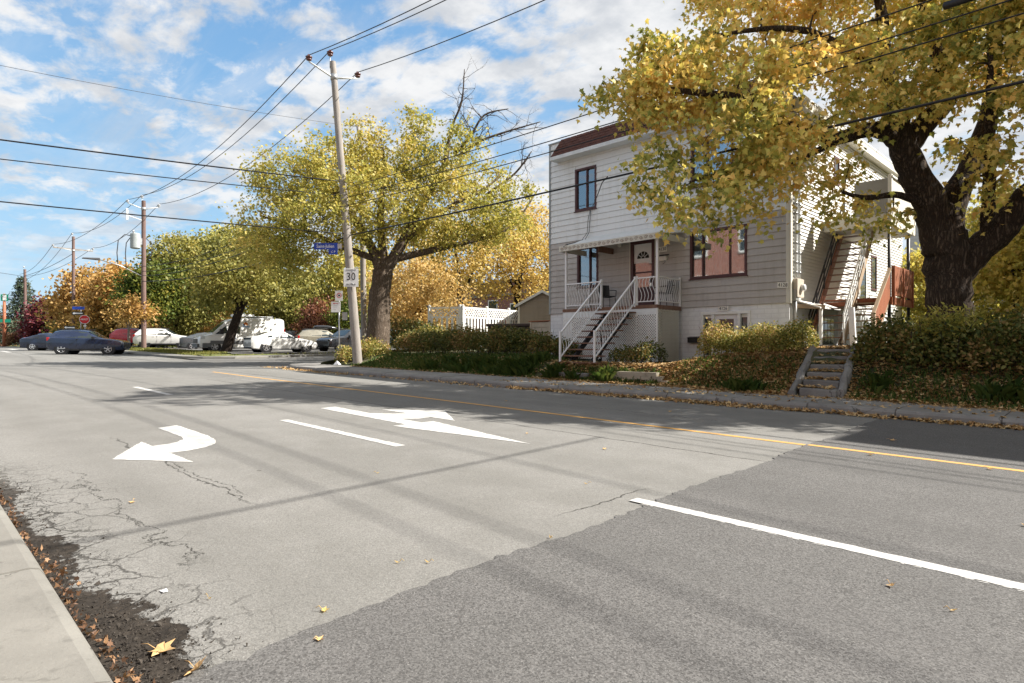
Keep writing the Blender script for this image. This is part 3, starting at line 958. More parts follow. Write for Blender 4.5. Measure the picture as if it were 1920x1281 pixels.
# ------------------------------------------------------------------ road markings
PG = np.random.default_rng(19)
def ragged(mb, poly, zf, amp=.006, step=.05):
    pts = []
    for a, b in zip(poly, list(poly[1:]) + [poly[0]]):
        L = math.hypot(b[0] - a[0], b[1] - a[1]); n = max(1, int(L / step))
        nx, ny = -(b[1] - a[1]) / (L + 1e-9), (b[0] - a[0]) / (L + 1e-9)
        for i in range(n):
            t = i / n; j = float(PG.normal()) * amp if i else 0.0
            pts.append((a[0] + (b[0] - a[0]) * t + nx * j, a[1] + (b[1] - a[1]) * t + ny * j))
    mb.face([(x, y, zf(x)) for x, y in pts])
def decal(name, polys, mat, label, cat, group=None, dz=0.004, new=False):
    mb = MB()
    for poly in polys:
        ragged(mb, poly, lambda x: zr(x) + dz + (0.008 if new else 0))
    return tag(mb.build(name, mat, fix=False), label, cat, group)
def arc(cx_, cy_, rx, ry, a0, a1, n):
    return [(cx_ + rx * math.cos(R(a0 + (a1 - a0) * i / n)), cy_ + ry * math.sin(R(a0 + (a1 - a0) * i / n))) for i in range(n + 1)]
bend_out = [(-10.13, 3.03), (-9.3, 3.03), (-8.75, 3.02), (-8.38, 2.97), (-8.1, 2.86), (-7.92, 2.68), (-7.82, 2.48), (-7.80, 2.27)]
bend_in = [(-8.42, 2.23), (-8.45, 2.40), (-8.53, 2.55), (-8.68, 2.67), (-8.9, 2.73), (-9.4, 2.74), (-10.01, 2.74)]
quads = []
bi = bend_in[::-1]
for i in range(7):
    a, b = bend_out[i], bend_out[i + 1]
    c, d = bi[min(i, 6)], bi[min(i + 1, 6)]
    quads.append([c, d, b, a] if c != d else [c, b, a])
quads.append([(-8.85, 2.24), (-7.81, 1.69), (-7.08, 2.28)])
decal('turn_arrow', quads, 'white_road_paint', 'white painted arrow bending to the near kerb, in the lane nearest the camera', 'road marking')
st = [[(-10.85, 5.74), (-7.98, 5.66), (-7.98, 5.98), (-10.92, 6.08)], [(-8.0, 5.42), (-5.48, 5.82), (-8.02, 6.22)],
      [(-9.6, 6.02), (-8.6, 5.98), (-8.42, 6.22), (-8.48, 6.54), (-9.15, 6.52), (-9.3, 6.28)], [(-9.95, 6.5), (-7.84, 6.52), (-9.05, 7.28)]]
decal('straight_arrow', [st[0]], 'white_road_paint', 'long white painted arrow pointing straight on with a side head, in the middle lane', 'road marking')
o = bpy.data.objects['straight_arrow']
for i, pz in ((1, 'arrow_head'), (2, 'arrow_branch'), (3, 'arrow_head')):
    mb = MB(); ragged(mb, st[i], lambda x: zr(x) + 0.0042); mb.build(pz, 'white_road_paint', o, fix=False)
for (a, b, y0, y1, lb, nw) in ((-18.3, -15.45, 4.41, 4.55, 'faded white lane dash farthest up the road, in the tree shadows', False),
                           (-9.7, -6.45, 4.42, 4.56, 'white lane dash between the two painted arrows', False)):
    decal('lane_dash', [[(a, y0), (b, y0), (b, y1), (a, y1)]], 'white_road_paint', lb, 'road marking', 'white dashes between the lanes', new=nw)
mb = MB()
for a, b in ((-2.98, -1.5), (-1.5, 2), (2, 6)):
    ragged(mb, [(a, 4.365, 0), (b, 4.365, 0), (b, 4.49, 0), (a, 4.49, 0)], lambda x: zr(x) + .0105, .003, .04)
    for q in range(int((b - a) * 9)):
        xx = a + float(PG.random()) * (b - a); w_ = float(PG.uniform(.02, .09)); y0 = 4.345 + float(PG.normal()) * .008
        mb.face([(xx, y0, zr(xx) + .0105), (xx + w_, y0 + .004, zr(xx) + .0105), (xx + w_ * .8, y0 + .014, zr(xx) + .0105), (xx + .01, y0 + .010, zr(xx) + .0105)])
tag(mb.build('lane_line', 'white_road_paint', fix=False), 'solid white lane line on the darker new pavement', 'road marking')
mb = MB(); a, b = -0.42, 2.5
mb.face([(a, 2.84, zr(a) + .0105), (b, 2.84, zr(b) + .0105), (b, 3.08, zr(b) + .0105), (a, 3.02, zr(a) + .0105)])
tag(mb.build('lane_mark', 'white_road_paint', fix=False), 'cut-off end of a white marking in the bottom right corner', 'road marking')
mb = MB()
yx = [-24.3, -20, -15, -10, -6, -3.0]
for a, b in zip(yx[:-1], yx[1:]):
    ya, y2 = 8.42 + 0.03 * math.sin(a), 8.42 + 0.03 * math.sin(b)
    mb.face([(a, ya, zr(a) + .004), (b, y2, zr(b) + .004), (b, y2 + .11, zr(b) + .004), (a, ya + .11, zr(a) + .004)])
for a, b in ((-3.0, 0), (0, 4), (4, 14)):
    mb.face([(a, 8.42, zr(a) + .0105), (b, 8.42, zr(b) + .0105), (b, 8.53, zr(b) + .0105), (a, 8.53, zr(a) + .0105)])
tag(mb.build('centre_line', 'yellow_road_paint', fix=False), 'long yellow centre line running the length of the road', 'road marking')
for (a, b, y0, y1, lb) in ((-62, -57, 5.9, 6.2, 'white stop bar far down the road, nearer of two'), (-70, -66, 7.2, 7.6, 'white stop bar far down the road, farther of two')):
    decal('stop_bar', [[(a, y0), (b, y0), (b, y1), (a, y1)]], 'white_road_paint', lb, 'road marking')
# ------------------------------------------------------------------ the house
HY0 = 18.0                     # front wall plane
HX0, HX1 = -15.95, -6.87
Z_SID, Z_MID, Z_TOP = 2.56, 5.23, 9.06
house = thing('house', 'two-storey house with white over tan siding and a brown shingled false mansard', 'house', (-11.4, 18, 0.8))
OPEN = [(-14.66, -13.68, 6.31, 7.87), (-9.95, -8.05, 6.35, 7.87), (-14.56, -13.60, 3.48, 4.96), (-9.97, -8.11, 3.45, 4.97), (-12.21, -11.26, 2.56, 4.90)]
g = np.random.default_rng(21)
def course(z0, z1, mat, n):
    h = (z1 - z0) / n
    for i in range(n):
        a, b = z0 + i * h, z0 + (i + 1) * h
        cuts = [(HX0 + .09, HX1 - .09)]
        for (o0, o1, p0, p1) in OPEN:
            if a < p1 - 0.05 and b > p0 + 0.05:
                new = []
                for (u, v) in cuts:
                    if o0 > u and o1 < v:
                        new += [(u, o0), (o1, v)]
                    else:
                        new.append((u, v))
                cuts = new
        # real courses have a butt joint somewhere along them
        out = []
        for (u, v) in cuts:
            if v - u > 4.2:
                m = u + (v - u) * float(g.uniform(.35, .65))
                out += [(u, m - .0015), (m + .0015, v)]
            else:
                out.append((u, v))
        for (u, v) in out:
            mb = MB()
            e = float(g.uniform(-.0015, .0015)); s = float(g.uniform(-.001, .001))
            lo = HY0 - .030 + e; hi = HY0 - .006
            mb.add([(u, lo, a + .007 + s), (v, lo, a + .007 - s), (v, hi, b + .003), (u, hi, b + .003), (u, HY0 + .01, a + .007), (v, HY0 + .01, a + .007), (v, HY0 + .01, b), (u, HY0 + .01, b)],
                   [(0, 1, 2, 3), (4, 5, 1, 0), (1, 5, 6, 2), (4, 0, 3, 7)])
            mb.build('siding_board', mat, house, fix=False)
course(Z_SID, Z_MID, 'tan_siding', 13)
course(Z_MID + .004, Z_TOP, 'white_siding', 18)
# body behind the boards, with real openings left in the front by building it as strips
mb = MB()
zs_ = sorted({Z_SID, Z_TOP} | {v for o in OPEN for v in o[2:]})
for z0, z1 in zip(zs_[:-1], zs_[1:]):
    cuts = [(HX0, HX1)]
    for (o0, o1, p0, p1) in OPEN:
        if p0 <= z0 + 1e-6 and p1 >= z1 - 1e-6:
            new = []
            for (u, v) in cuts:
                new += [(u, o0), (o1, v)] if (o0 > u and o1 < v) else [(u, v)]
            cuts = new
    for (u, v) in cuts:
        mb.box(u, v, HY0 + .012, HY0 + .16, z0, z1)
mb.box(HX0, HX0 + .15, HY0 + .16, 30, 1.0, 8.6)
mb.box(HX1 - .15, HX1 - .002, HY0 + .16, 30, 1.0, 8.14)
mb.box(HX0 + .15, HX1 - .15, 29.85, 30, 1.0, 8.5)
mb.build('wall', 'white_siding', house)
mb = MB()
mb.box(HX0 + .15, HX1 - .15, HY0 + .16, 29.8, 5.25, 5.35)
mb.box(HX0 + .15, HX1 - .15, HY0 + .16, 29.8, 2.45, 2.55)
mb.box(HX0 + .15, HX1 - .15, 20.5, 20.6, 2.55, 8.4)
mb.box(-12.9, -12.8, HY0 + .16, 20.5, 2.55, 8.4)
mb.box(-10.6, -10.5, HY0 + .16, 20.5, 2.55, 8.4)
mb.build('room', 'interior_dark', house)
# foundation
mb = MB()
mb.box(HX0 + .03, -9.62, HY0 + .03, HY0 + .25, 0.3, Z_SID - .003)
mb.box(-8.02, HX1 - .03, HY0 + .03, HY0 + .25, 0.3, Z_SID - .003)
mb.box(-9.62, -8.02, HY0 + .03, HY0 + .25, 2.40, Z_SID - .003)
mb.box(HX1 - .25, HX1 - .03, HY0 + .25, 30, 0.6, 2.45)
mb.box(HX0 + .03, HX0 + .25, HY0 + .25, 30, 0.6, 2.45)
mb.build('foundation', 'white_block', house)
# corner posts
for x, m, dx in ((HX0, 'sign_back', 0.09), (HX1, 'cream_trim', -0.10)):
    mb = MB(); mb.box(min(x, x + dx), max(x, x + dx), HY0 - .035, HY0 + .02, Z_SID - .01, Z_TOP + .02)
    if dx < 0:
        mb.box(x - .004, x + .035, HY0 - .03, HY0 + .10, Z_SID - .01, 8.6)
    mb.build('corner_trim', m, house)
# side wall: many narrow courses, too fine to pick apart
mb = MB()
z = 2.47
i = 0
SIDE_OPEN = [(24.2, 25.05, 2.78, 4.85), (25.6, 26.3, 3.4, 4.7), (24.2, 25.0, 5.3, 7.2), (21.6, 22.1, 6.6, 7.5)]
while z < 8.14:
    zb = min(z + .105, 8.16)
    segs = [(HY0 + .11, 30.0)]
    for (a, b, c, d) in SIDE_OPEN:
        if z < d and zb > c:
            segs = [q for (u, v) in segs for q in (((u, a), (b, v)) if (a > u and b < v) else ((u, v),))]
    for (u, v) in segs:
        mb.add([(HX1 + .028, u, z + .004), (HX1 + .028, v, z + .004), (HX1 + .003, v, zb), (HX1 + .003, u, zb), (HX1, u, z + .004), (HX1, v, z + .004)], [(0, 1, 2, 3), (4, 5, 1, 0)])
    z = zb; i += 1
stuff(mb.build('side_siding', 'bright_siding', house, fix=False))
# roof edge over the side wall, flat roof, front parapet
mb = MB(); mb.box(HX0 + .02, HX1 + .01, HY0 + .18, 30.0, 8.40, 8.52)
roof = mb.build('roof', 'flat_roof', house)
mb = MB(); mb.box(HX1 + .012, HX1 + .26, HY0 + .25, 30.1, 8.14, 8.40)
mb.build('eave_fascia', 'cream_trim', house)
mb = MB(); mb.box(HX1 + .20, HX1 + .27, HY0 + .2, 30.1, 8.40, 8.47)
mb.build('gutter', 'white_metal', house)
mb = MB(); mb.box(HX0 - .02, HX1 + .02, HY0 - .05, HY0 + .22, Z_TOP + .004, Z_TOP + .05)
mb.build('parapet_cap', 'sign_back', house)
# mansard: shingle courses on a slope that stands out from the wall
MX0, MX1 = -15.5, -7.15
P0 = Vector((0, HY0 - .44, 8.42)); P1 = Vector((0, HY0 - .06, 9.12))
mb = MB()
for (zz, yy) in ((0, 0),):
    mb.add([(MX0, P0.y + .02, P0.z), (MX1, P0.y + .02, P0.z), (MX1 - .22, P1.y + .02, P1.z), (MX0 + .22, P1.y + .02, P1.z), (MX0, HY0 - .03, P0.z), (MX1, HY0 - .03, P0.z), (MX1 - .22, HY0 - .03, P1.z), (MX0 + .22, HY0 - .03, P1.z)],
           [(0, 1, 2, 3), (4, 5, 1, 0), (1, 5, 6, 2), (4, 0, 3, 7), (3, 2, 6, 7)])
mans = mb.build('mansard', 'shingle', house)
g = np.random.default_rng(4)
mb = MB()
nrow = 6
dn = (P1 - P0); nv = Vector((0, -dn.z, dn.y)).normalized()
for r_ in range(nrow):
    a = P0 + dn * (r_ / nrow); b = P0 + dn * ((r_ + 1.15) / nrow)
    ins = 0.22 * r_ / nrow
    x = MX0 + ins - (0.15 if r_ % 2 else 0)
    while x < MX1 - ins:
        u = max(x + .006, MX0 + ins); v = min(x + .30 - .006, MX1 - ins)
        if v - u > .02:
            t = .014 + float(g.uniform(-.004, .006)); dz = float(g.uniform(-.006, .006))
            mb.add([(u, a.y + nv.y * t, a.z + nv.z * t + dz), (v, a.y + nv.y * t, a.z + nv.z * t + dz), (v, b.y + nv.y * .003, b.z), (u, b.y + nv.y * .003, b.z), (u, a.y, a.z + dz), (v, a.y, a.z + dz)], [(0, 1, 2, 3), (4, 5, 1, 0)])
        x += .30
stuff(mb.build('shingle', 'shingle', mans, fix=False))
mb = MB(); mb.box(MX0 - .02, MX1 + .02, HY0 - .47, HY0 - .028, 8.29, 8.418)
mb.build('mansard_fascia', 'white_metal', house)

def window(x0, x1, z0, z1, mull, name='window', fw=.075, curtain=None):
    y = HY0 - .045
    fr = MB()
    for (a, b, c, d) in ((x0, x1, z1 - fw, z1), (x0, x1, z0, z0 + fw)):
        fr.box(a, b, y, HY0 + .10, c, d)
    for (a, b) in ((x0, x0 + fw), (x1 - fw, x1)):
        fr.box(a, b, y + .002, HY0 + .10, z0 + fw, z1 - fw)
    w = fr.build(name, 'brown_frame', house, bevel=.006)
    ms = sorted(mull)
    for m in ms:
        mm = MB(); mm.box(m - .025, m + .025, y + .045, HY0 + .085, z0 + fw, z1 - fw); mm.build('mullion', 'brown_frame', w)
    e = [x0 + fw] + ms + [x1 - fw]
    for i_, (a, b) in enumerate(zip(e[:-1], e[1:])):
        yy = HY0 + .035 + .018 * (i_ % 2)
        p = MB(); p.box(a + .005, b - .005, yy, yy + .006, z0 + fw, z1 - fw); p.build('pane', 'window_glass', w)
    s = MB(); s.box(x0 - .03, x1 + .03, y - .025, HY0 - .02, z0 - .035, z0 - .002); s.build('sill', 'brown_frame', w)
    for (a, b, c, d) in curtain or []:
        cb = MB()
        nn = max(6, int((b - a) / .035)); vs = []
        for k_ in range(nn + 1):
            xx = a + (b - a) * k_ / nn; yy = HY0 + .15 + .022 * math.sin(k_ * 1.7)
            vs += [(xx, yy, c), (xx, yy + .01, d)]
        cb.add(vs, [(2 * k_, 2 * k_ + 2, 2 * k_ + 3, 2 * k_ + 1) for k_ in range(nn)], 0, True)
        cb.build('curtain', 'curtain', w, fix=False)
    return w
window(-14.66, -13.68, 6.31, 7.87, [-14.14], curtain=[(-14.58, -14.40, 6.36, 7.8), (-14.02, -13.75, 6.36, 7.8)])
window(-9.95, -8.05, 6.35, 7.87, [-9.4, -8.6], curtain=[(-9.85, -9.6, 6.4, 7.8)])
window(-14.56, -13.60, 3.48, 4.96, [-14.0], curtain=[(-14.5, -14.38, 3.5, 4.9), (-14.36, -13.7, 3.5, 4.02)])
window(-9.97, -8.11, 3.45, 4.97, [-9.55, -8.66], curtain=[(-9.88, -9.78, 3.5, 4.9), (-9.2, -8.98, 3.5, 4.9)])

# main door: brown storm frame, white leaf with a fanlight
dr = MB()
dr.box(-12.21, -12.10, HY0 - .05, HY0 + .10, 2.60, 4.90); dr.box(-11.37, -11.26, HY0 - .05, HY0 + .10, 2.60, 4.90); dr.box(-12.10, -11.37, HY0 - .05, HY0 + .10, 4.79, 4.90)
door = dr.build('door', 'brown_frame', house, bevel=.006)
mb = MB(); mb.box(-12.26, -12.212, HY0 - .035, HY0, 2.6, 4.95); mb.box(-11.258, -11.21, HY0 - .035, HY0, 2.6, 4.95); mb.box(-12.212, -11.258, HY0 - .035, HY0, 4.902, 4.95)
mb.build('casing', 'cream_trim', door)
mb = MB(); mb.box(-12.10, -11.37, HY0 + .02, HY0 + .06, 4.15, 4.79); mb.build('door_top', 'white_paint', door)
mb = MB(); mb.box(-12.10, -11.37, HY0 + .02, HY0 + .06, 2.60, 3.30); mb.build('door_bottom', 'brown_frame', door)
mb = MB(); mb.box(-12.10, -11.37, HY0 + .035, HY0 + .045, 3.30, 4.15); mb.build('storm_pane', 'window_glass', door)
mb = MB(); mb.box(-12.10, -11.37, HY0 + .10, HY0 + .12, 3.30, 3.82); mb.build('door_panel', 'interior_dark', door)
mb = MB(); mb.box(-12.08, -11.39, HY0 + .055, HY0 + .065, 3.86, 4.22); mb.build('valance', 'valance', door)
mb = MB(); mb.box(-12.10, -11.37, HY0 + .01, HY0 + .03, 3.80, 3.85); mb.build('rail', 'brown_frame', door)
mb = MB()
cxx, czz = -11.735, 4.30
pts = [(cxx + .235 * math.cos(R(a)), HY0 + .013, czz + .235 * math.sin(R(a))) for a in range(0, 181, 12)]
mb.face(pts); mb.build('fanlight', 'interior_dark', door, fix=False)
mb = MB()
for a in (36, 72, 108, 144):
    mb.beam((cxx + .07 * math.cos(R(a)), HY0 + .008, czz + .07 * math.sin(R(a))), (cxx + .235 * math.cos(R(a)), HY0 + .008, czz + .235 * math.sin(R(a))), .016, .016, (0, 1, 0))
prev = None
for a in range(0, 181, 20):
    p = (cxx + .08 * math.cos(R(a)), HY0 + .008, czz + .08 * math.sin(R(a)))
    if prev:
        mb.beam(prev, p, .016, .016, (0, 1, 0))
    prev = p
mb.build('fan_bars', 'white_paint', door)
mb = MB(); mb.box(-11.42, -11.39, HY0 - .10, HY0 + .02, 3.45, 3.62); mb.build('handle', 'galvanised', door, bevel=.008)

# basement door with side lights
bd = MB()
for a, b in ((-9.62, -9.53), (-9.26, -9.16), (-8.42, -8.33), (-8.11, -8.02)):
    bd.box(a, b, HY0 - .01, HY0 + .20, .62, 2.30)
bd.box(-9.62, -8.02, HY0 - .012, HY0 + .20, 2.302, 2.398)
bdoor = bd.build('basement_door', 'white_vinyl', house, bevel=.008)
mb = MB(); mb.box(-9.16, -8.42, HY0 + .06, HY0 + .10, .66, 2.30); mb.build('door_leaf', 'white_paint', bdoor)
mb = MB(); mb.box(-9.02, -8.56, HY0 + .05, HY0 + .058, 1.25, 2.16); mb.build('pane', 'car_glass', bdoor)
for a, b in ((-9.52, -9.27), (-8.32, -8.12)):
    mb = MB(); mb.box(a, b, HY0 + .09, HY0 + .097, 1.05, 2.2); mb.build('pane', 'car_glass', bdoor)
    mb = MB(); mb.box(a, b, HY0 + .085, HY0 + .12, .95, 1.05); mb.box(a, b, HY0 + .085, HY0 + .12, 2.2, 2.30); mb.box(a, b, HY0 + .085, HY0 + .12, .62, .66); mb.build('side_light', 'white_vinyl', bdoor)
    mb = MB(); mb.box(a, b, HY0 + .10, HY0 + .108, .66, .95); mb.build('pane', 'car_glass', bdoor)
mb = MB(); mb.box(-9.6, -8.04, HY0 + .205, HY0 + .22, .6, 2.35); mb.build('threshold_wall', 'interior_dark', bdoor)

# side wall openings
for (a, b, c, d), kind in zip(SIDE_OPEN, ('door', 'window', 'door', 'window')):
    mb = MB(); x = HX1
    for (u, v, p, q) in ((a, a + .07, c, d), (b - .07, b, c, d), (a + .07, b - .07, d - .07, d), (a + .07, b - .07, c, c + .07)):
        mb.box(x - .02, x + .035, u, v, p, q)
    w = mb.build('side_' + kind, 'white_vinyl' if kind == 'door' else 'brown_frame', house)
    mb = MB(); mb.box(x + .002, x + .012, a + .07, b - .07, c + .07, d - .07); mb.build('pane', 'car_glass', w)
# basement window low in the side wall
mb = MB(); mb.box(HX1 - .028, HX1 + .01, 20.1, 21.6, 1.35, 2.25); w = mb.build('side_window', 'sign_back', house)
for i_ in range(5):
    mb = MB(); mb.box(HX1 + .012, HX1 + .02, 20.16 + i_ * .285, 20.16 + i_ * .285 + .25, 1.40, 2.2); mb.build('pane', 'car_glass', w)

# number plates, letter boxes, lamp
def plate(x0, x1, z0, z1, body, size, label, rot=0, y=HY0 - .03):
    t = thing('house_number', label, 'house number', ((x0 + x1) / 2, y, (z0 + z1) / 2), 'house number plates')
    mb = MB(); w, h = (x1 - x0) / 2, (z1 - z0) / 2
    vs = []
    for yy in (-.008, .008):
        for (a, b) in ((-w, -h), (w, -h), (w, h), (-w, h)):
            ca, sa = math.cos(R(rot)), math.sin(R(rot))
            vs.append((t.location.x + a * ca - b * sa, y + yy, t.location.z + a * sa + b * ca))
    mb.hexa(vs[:4], vs[4:]); mb.build('plate', 'plate_white', t)
    text('digits', body, size, (t.location.x, y - .0095, t.location.z), (R(90), -R(rot), 0), 'letter_black', t, sx=.95)
plate(-11.13, -10.80, 4.43, 4.61, '4130', .15, 'cream number plate 4130 beside the front door under the awning')
plate(-9.02, -8.68, 2.405, 2.55, '4126', .135, 'white number plate 4126 above the basement door', y=HY0 - .03)
plate(-7.21, -6.90, 2.99, 3.15, '4128', .14, 'tilted white number plate 4128 low by the right corner', rot=-5, y=HY0 - .04)
t = thing('letter_box', 'black letter box on the white foundation left of the basement door', 'letter box', (-9.82, 17.9, 1.52))
mb = MB(); mb.box(-10.0, -9.63, 17.86, 18.03, 1.44, 1.59); mb.build('case', 'black_plastic', t, bevel=.012)
mb = MB(); mb.hexa([(-10.01, 17.845, 1.585), (-9.62, 17.845, 1.585), (-9.62, 18.03, 1.615), (-10.01, 18.03, 1.615)], [(-10.01, 17.845, 1.60), (-9.62, 17.845, 1.60), (-9.62, 18.03, 1.635), (-10.01, 18.03, 1.635)]); mb.build('lid', 'black_plastic', t)
t = thing('letter_box', 'white letter box with dark scrolled holder under the number 4130', 'letter box', (-10.95, 17.9, 4.2))
mb = MB(); mb.box(-11.14, -10.78, 17.87, 17.98, 4.13, 4.28); mb.build('case', 'plate_white', t, bevel=.01)
mb = MB(); mb.hexa([(-11.16, 17.84, 4.275), (-10.72, 17.84, 4.275), (-10.72, 17.98, 4.32), (-11.16, 17.98, 4.32)], [(-11.16, 17.84, 4.292), (-10.72, 17.84, 4.292), (-10.72, 17.98, 4.345), (-11.16, 17.98, 4.345)]); mb.build('lid', 'dark_steel', t)
for x in (-11.08, -10.84):
    mb = MB(); mb.tube([(x + .04 * math.sin(q * .9), 17.90 - .05 * (q % 2), 4.13 - .022 * q) for q in range(6)], .007, 6)
    mb.build('paper_holder', 'dark_steel', t)
t = thing('porch_lamp', 'small round white lamp on the wall under the awning', 'lamp', (-12.62, 17.9, 4.85))
mb = MB(); mb.lathe((-12.62, 17.98, 4.86), (0, -1, 0), [(0, .06), (.03, .06), (.035, .02)], 12); mb.build('base', 'white_metal', t)
mb = MB(); mb.lathe((-12.62, 17.90, 4.92), (0, 0, -1), [(0, .02), (.02, .05), (.08, .075), (.13, .06), (.16, .02)], 12); mb.build('globe', 'plate_white', t)

# electric entry on the right corner
el = thing('electric_meter', 'white conduits, meter and grey box on the right corner of the house', 'meter', (-6.75, 18.3, 2.8))
for y, r_ in ((18.22, .045), (18.48, .045)):
    mb = MB(); mb.tube([(HX1 + .075, y, z_) for z_ in np.linspace(3.25, 8.0, 14)], r_, 10); mb.build('conduit', 'white_metal', el)
    for z_ in np.arange(3.4, 8.0, .28):
        mb = MB(); mb.lathe((HX1 + .075, y, float(z_)), (0, 0, 1), [(0, r_ + .001), (.004, r_ + .008), (.06, r_ + .008), (.064, r_ + .001)], 10); mb.build('strap', 'galvanised', el)
mb = MB(); mb.box(HX1 + .02, HX1 + .16, 18.12, 18.62, 2.72, 3.25); mb.build('meter_base', 'beige_box', el, bevel=.015)
mb = MB(); mb.lathe((HX1 + .16, 18.42, 3.0), (1, 0, 0), [(0, .10), (.08, .10), (.11, .085), (.115, .03)], 16); mb.build('meter_glass', 'lamp_clear', el)
mb = MB(); mb.box(HX1 + .02, HX1 + .13, 18.10, 18.30, 2.62, 2.95); mb.build('service_box', 'sign_back', el, bevel=.01)
mb = MB(); mb.tube([(HX1 + .08, 18.2, 2.62), (HX1 + .08, 18.2, 2.2), (HX1 + .06, 18.3, 1.9), (HX1 + .06, 18.3, 1.4)], .03, 8); mb.build('down_pipe', 'white_metal', el)

# ------------------------------------------------------------------ front porch and its stairs
PX0, PX1 = -14.02, -10.27        # along the wall
PY = 16.55                       # porch front
PZ = 2.60
porch = thing('front_porch', 'raised porch at the front door with white railings, lattice skirt and flat white awning', 'porch', (-12.1, 17.2, 0.9))
mb = MB(); mb.box(PX0, PX1, PY, HY0 - .03, PZ - .14, PZ); mb.build('floor', 'tread_wood', porch)
mb = MB(); mb.box(PX0 - .01, PX1 + .01, PY - .035, PY - .002, PZ - .10, PZ + .005); mb.build('fascia_board', 'tread_wood', porch)
mb = MB(); mb.box(PX0, PX1, PY - .02, PY - .004, PZ - .30, PZ - .102); mb.build('skirt_board', 'white_siding', porch)
# lattice skirt
def lattice(p0, ux, uz, w, h, step, wd, th, mat, parent, name='lattice'):
    """crossed diagonal laths filling a w x h panel"""
    mb = MB(); p0 = Vector(p0); ux = Vector(ux).normalized(); uz = Vector(uz).normalized(); nn = ux.cross(uz)
    def clip(c, s):
        pts = []
        for (a, b) in ((0, s * 0 + c), (w, c + s * w)):
            pts.append((a, b))
        (x0, y0), (x1, y1) = pts
        if s > 0:
            xa, xb = max(0, -c / s), min(w, (h - c) / s)
        else:
            xa, xb = max(0, (h - c) / s), min(w, -c / s)
        if xb - xa < .02:
            return None
        return (xa, c + s * xa), (xb, c + s * xb)
    for s, off in ((1, 0.0), (-1, th)):
        c = -w if s > 0 else 0.0
        while c < h + w:
            q = clip(c, s)
            if q:
                a = p0 + ux * q[0][0] + uz * q[0][1] + nn * off
                b = p0 + ux * q[1][0] + uz * q[1][1] + nn * off
                mb.beam(a, b, th, wd, up=(uz - ux * s))
            c += step
    o_ = mb.build(name, mat, parent, fix=False)
    return stuff(o_)
lattice((-11.0, PY - .012, .78), (1, 0, 0), (0, 0, 1), .73, 1.52, .085, .028, .006, 'white_vinyl', porch)
lattice((-12.35, PY - .012, .78), (1, 0, 0), (0, 0, 1), 1.35, 1.52, .085, .028, .006, 'white_vinyl', porch)
lattice((PX0, PY - .012, .9), (1, 0, 0), (0, 0, 1), 1.6, 1.4, .085, .028, .006, 'white_vinyl', porch)
lattice((PX1 + .012, PY + .02, .68), (0, 1, 0), (0, 0, 1), 1.22, 1.78, .085, .026, .006, 'cream_trim', porch)
mb = MB(); mb.box(PX1 - .03, PX1 + .02, PY - .03, PY + .02, .62, PZ - .1); mb.build('corner_post', 'white_vinyl', porch)
mb = MB(); mb.box(PX0 + .1, PX1 - .1, PY + .35, PY + .4, .5, PZ - .2); mb.build('under_porch_shade', 'interior_dark', porch)  # near-black sheet behind the lattice, shade under the porch put in as colour
# awning
AW = (-13.95, -10.28, 16.52)
aw = MB()
aw.hexa([(-14.1, PY - .10, 4.74), (-10.15, PY - .10, 4.74), (-10.15, HY0 - .03, 4.98), (-14.1, HY0 - .03, 4.98)], [(-13.9, PY - .05, 4.80), (-10.35, PY - .05, 4.80), (-10.35, HY0 - .03, 5.28), (-13.9, HY0 - .03, 5.28)])
awn = aw.build('awning', 'white_siding', porch)
mb = MB()
for i_ in range(26):
    x = -14.03 + i_ * .151
    mb.hexa([(x, PY - .02, 4.725), (x + .10, PY - .02, 4.725), (x + .10, HY0 - .06, 4.955), (x, HY0 - .06, 4.955)], [(x, PY - .02, 4.738), (x + .10, PY - .02, 4.738), (x + .10, HY0 - .06, 4.968), (x, HY0 - .06, 4.968)])
mb.build('soffit_rib', 'cream_trim', awn)
mb = MB()
for (a, b, c, d) in ((-14.12, -10.13, PY - .125, PY - .10), (-14.12, -14.10, PY - .10, HY0 - .04), (-10.15, -10.13, PY - .10, HY0 - .04)):
    mb.box(a, b, c, d, 4.60, 4.79)
fas = mb.build('awning_fascia', 'cream_trim', porch)
mb = MB()
for i_ in range(22):
    x = -14.03 + i_ * .178
    pts = [(x + .07 * (1 - k_ / 14) * math.cos(k_ * .75) + .05, PY - .130, 4.695 + .06 * (1 - k_ / 14) * math.sin(k_ * .75) * (1 if i_ % 2 else -1)) for k_ in range(12)]
    mb.tube(pts, .006, 4)
stuff(mb.build('scroll_trim', 'tread_wood', fas))
for x in (-13.93, -10.30):
    mb = MB(); mb.box(x - .035, x + .035, PY + .01, PY + .08, PZ, 4.72); mb.build('awning_post', 'white_paint', porch, bevel=.006)
mb = MB(); mb.box(-12.95, -12.9, HY0 - .9, HY0 - .06, 4.55, 4.75); mb.build('gable_louvre', 'tread_wood', porch)

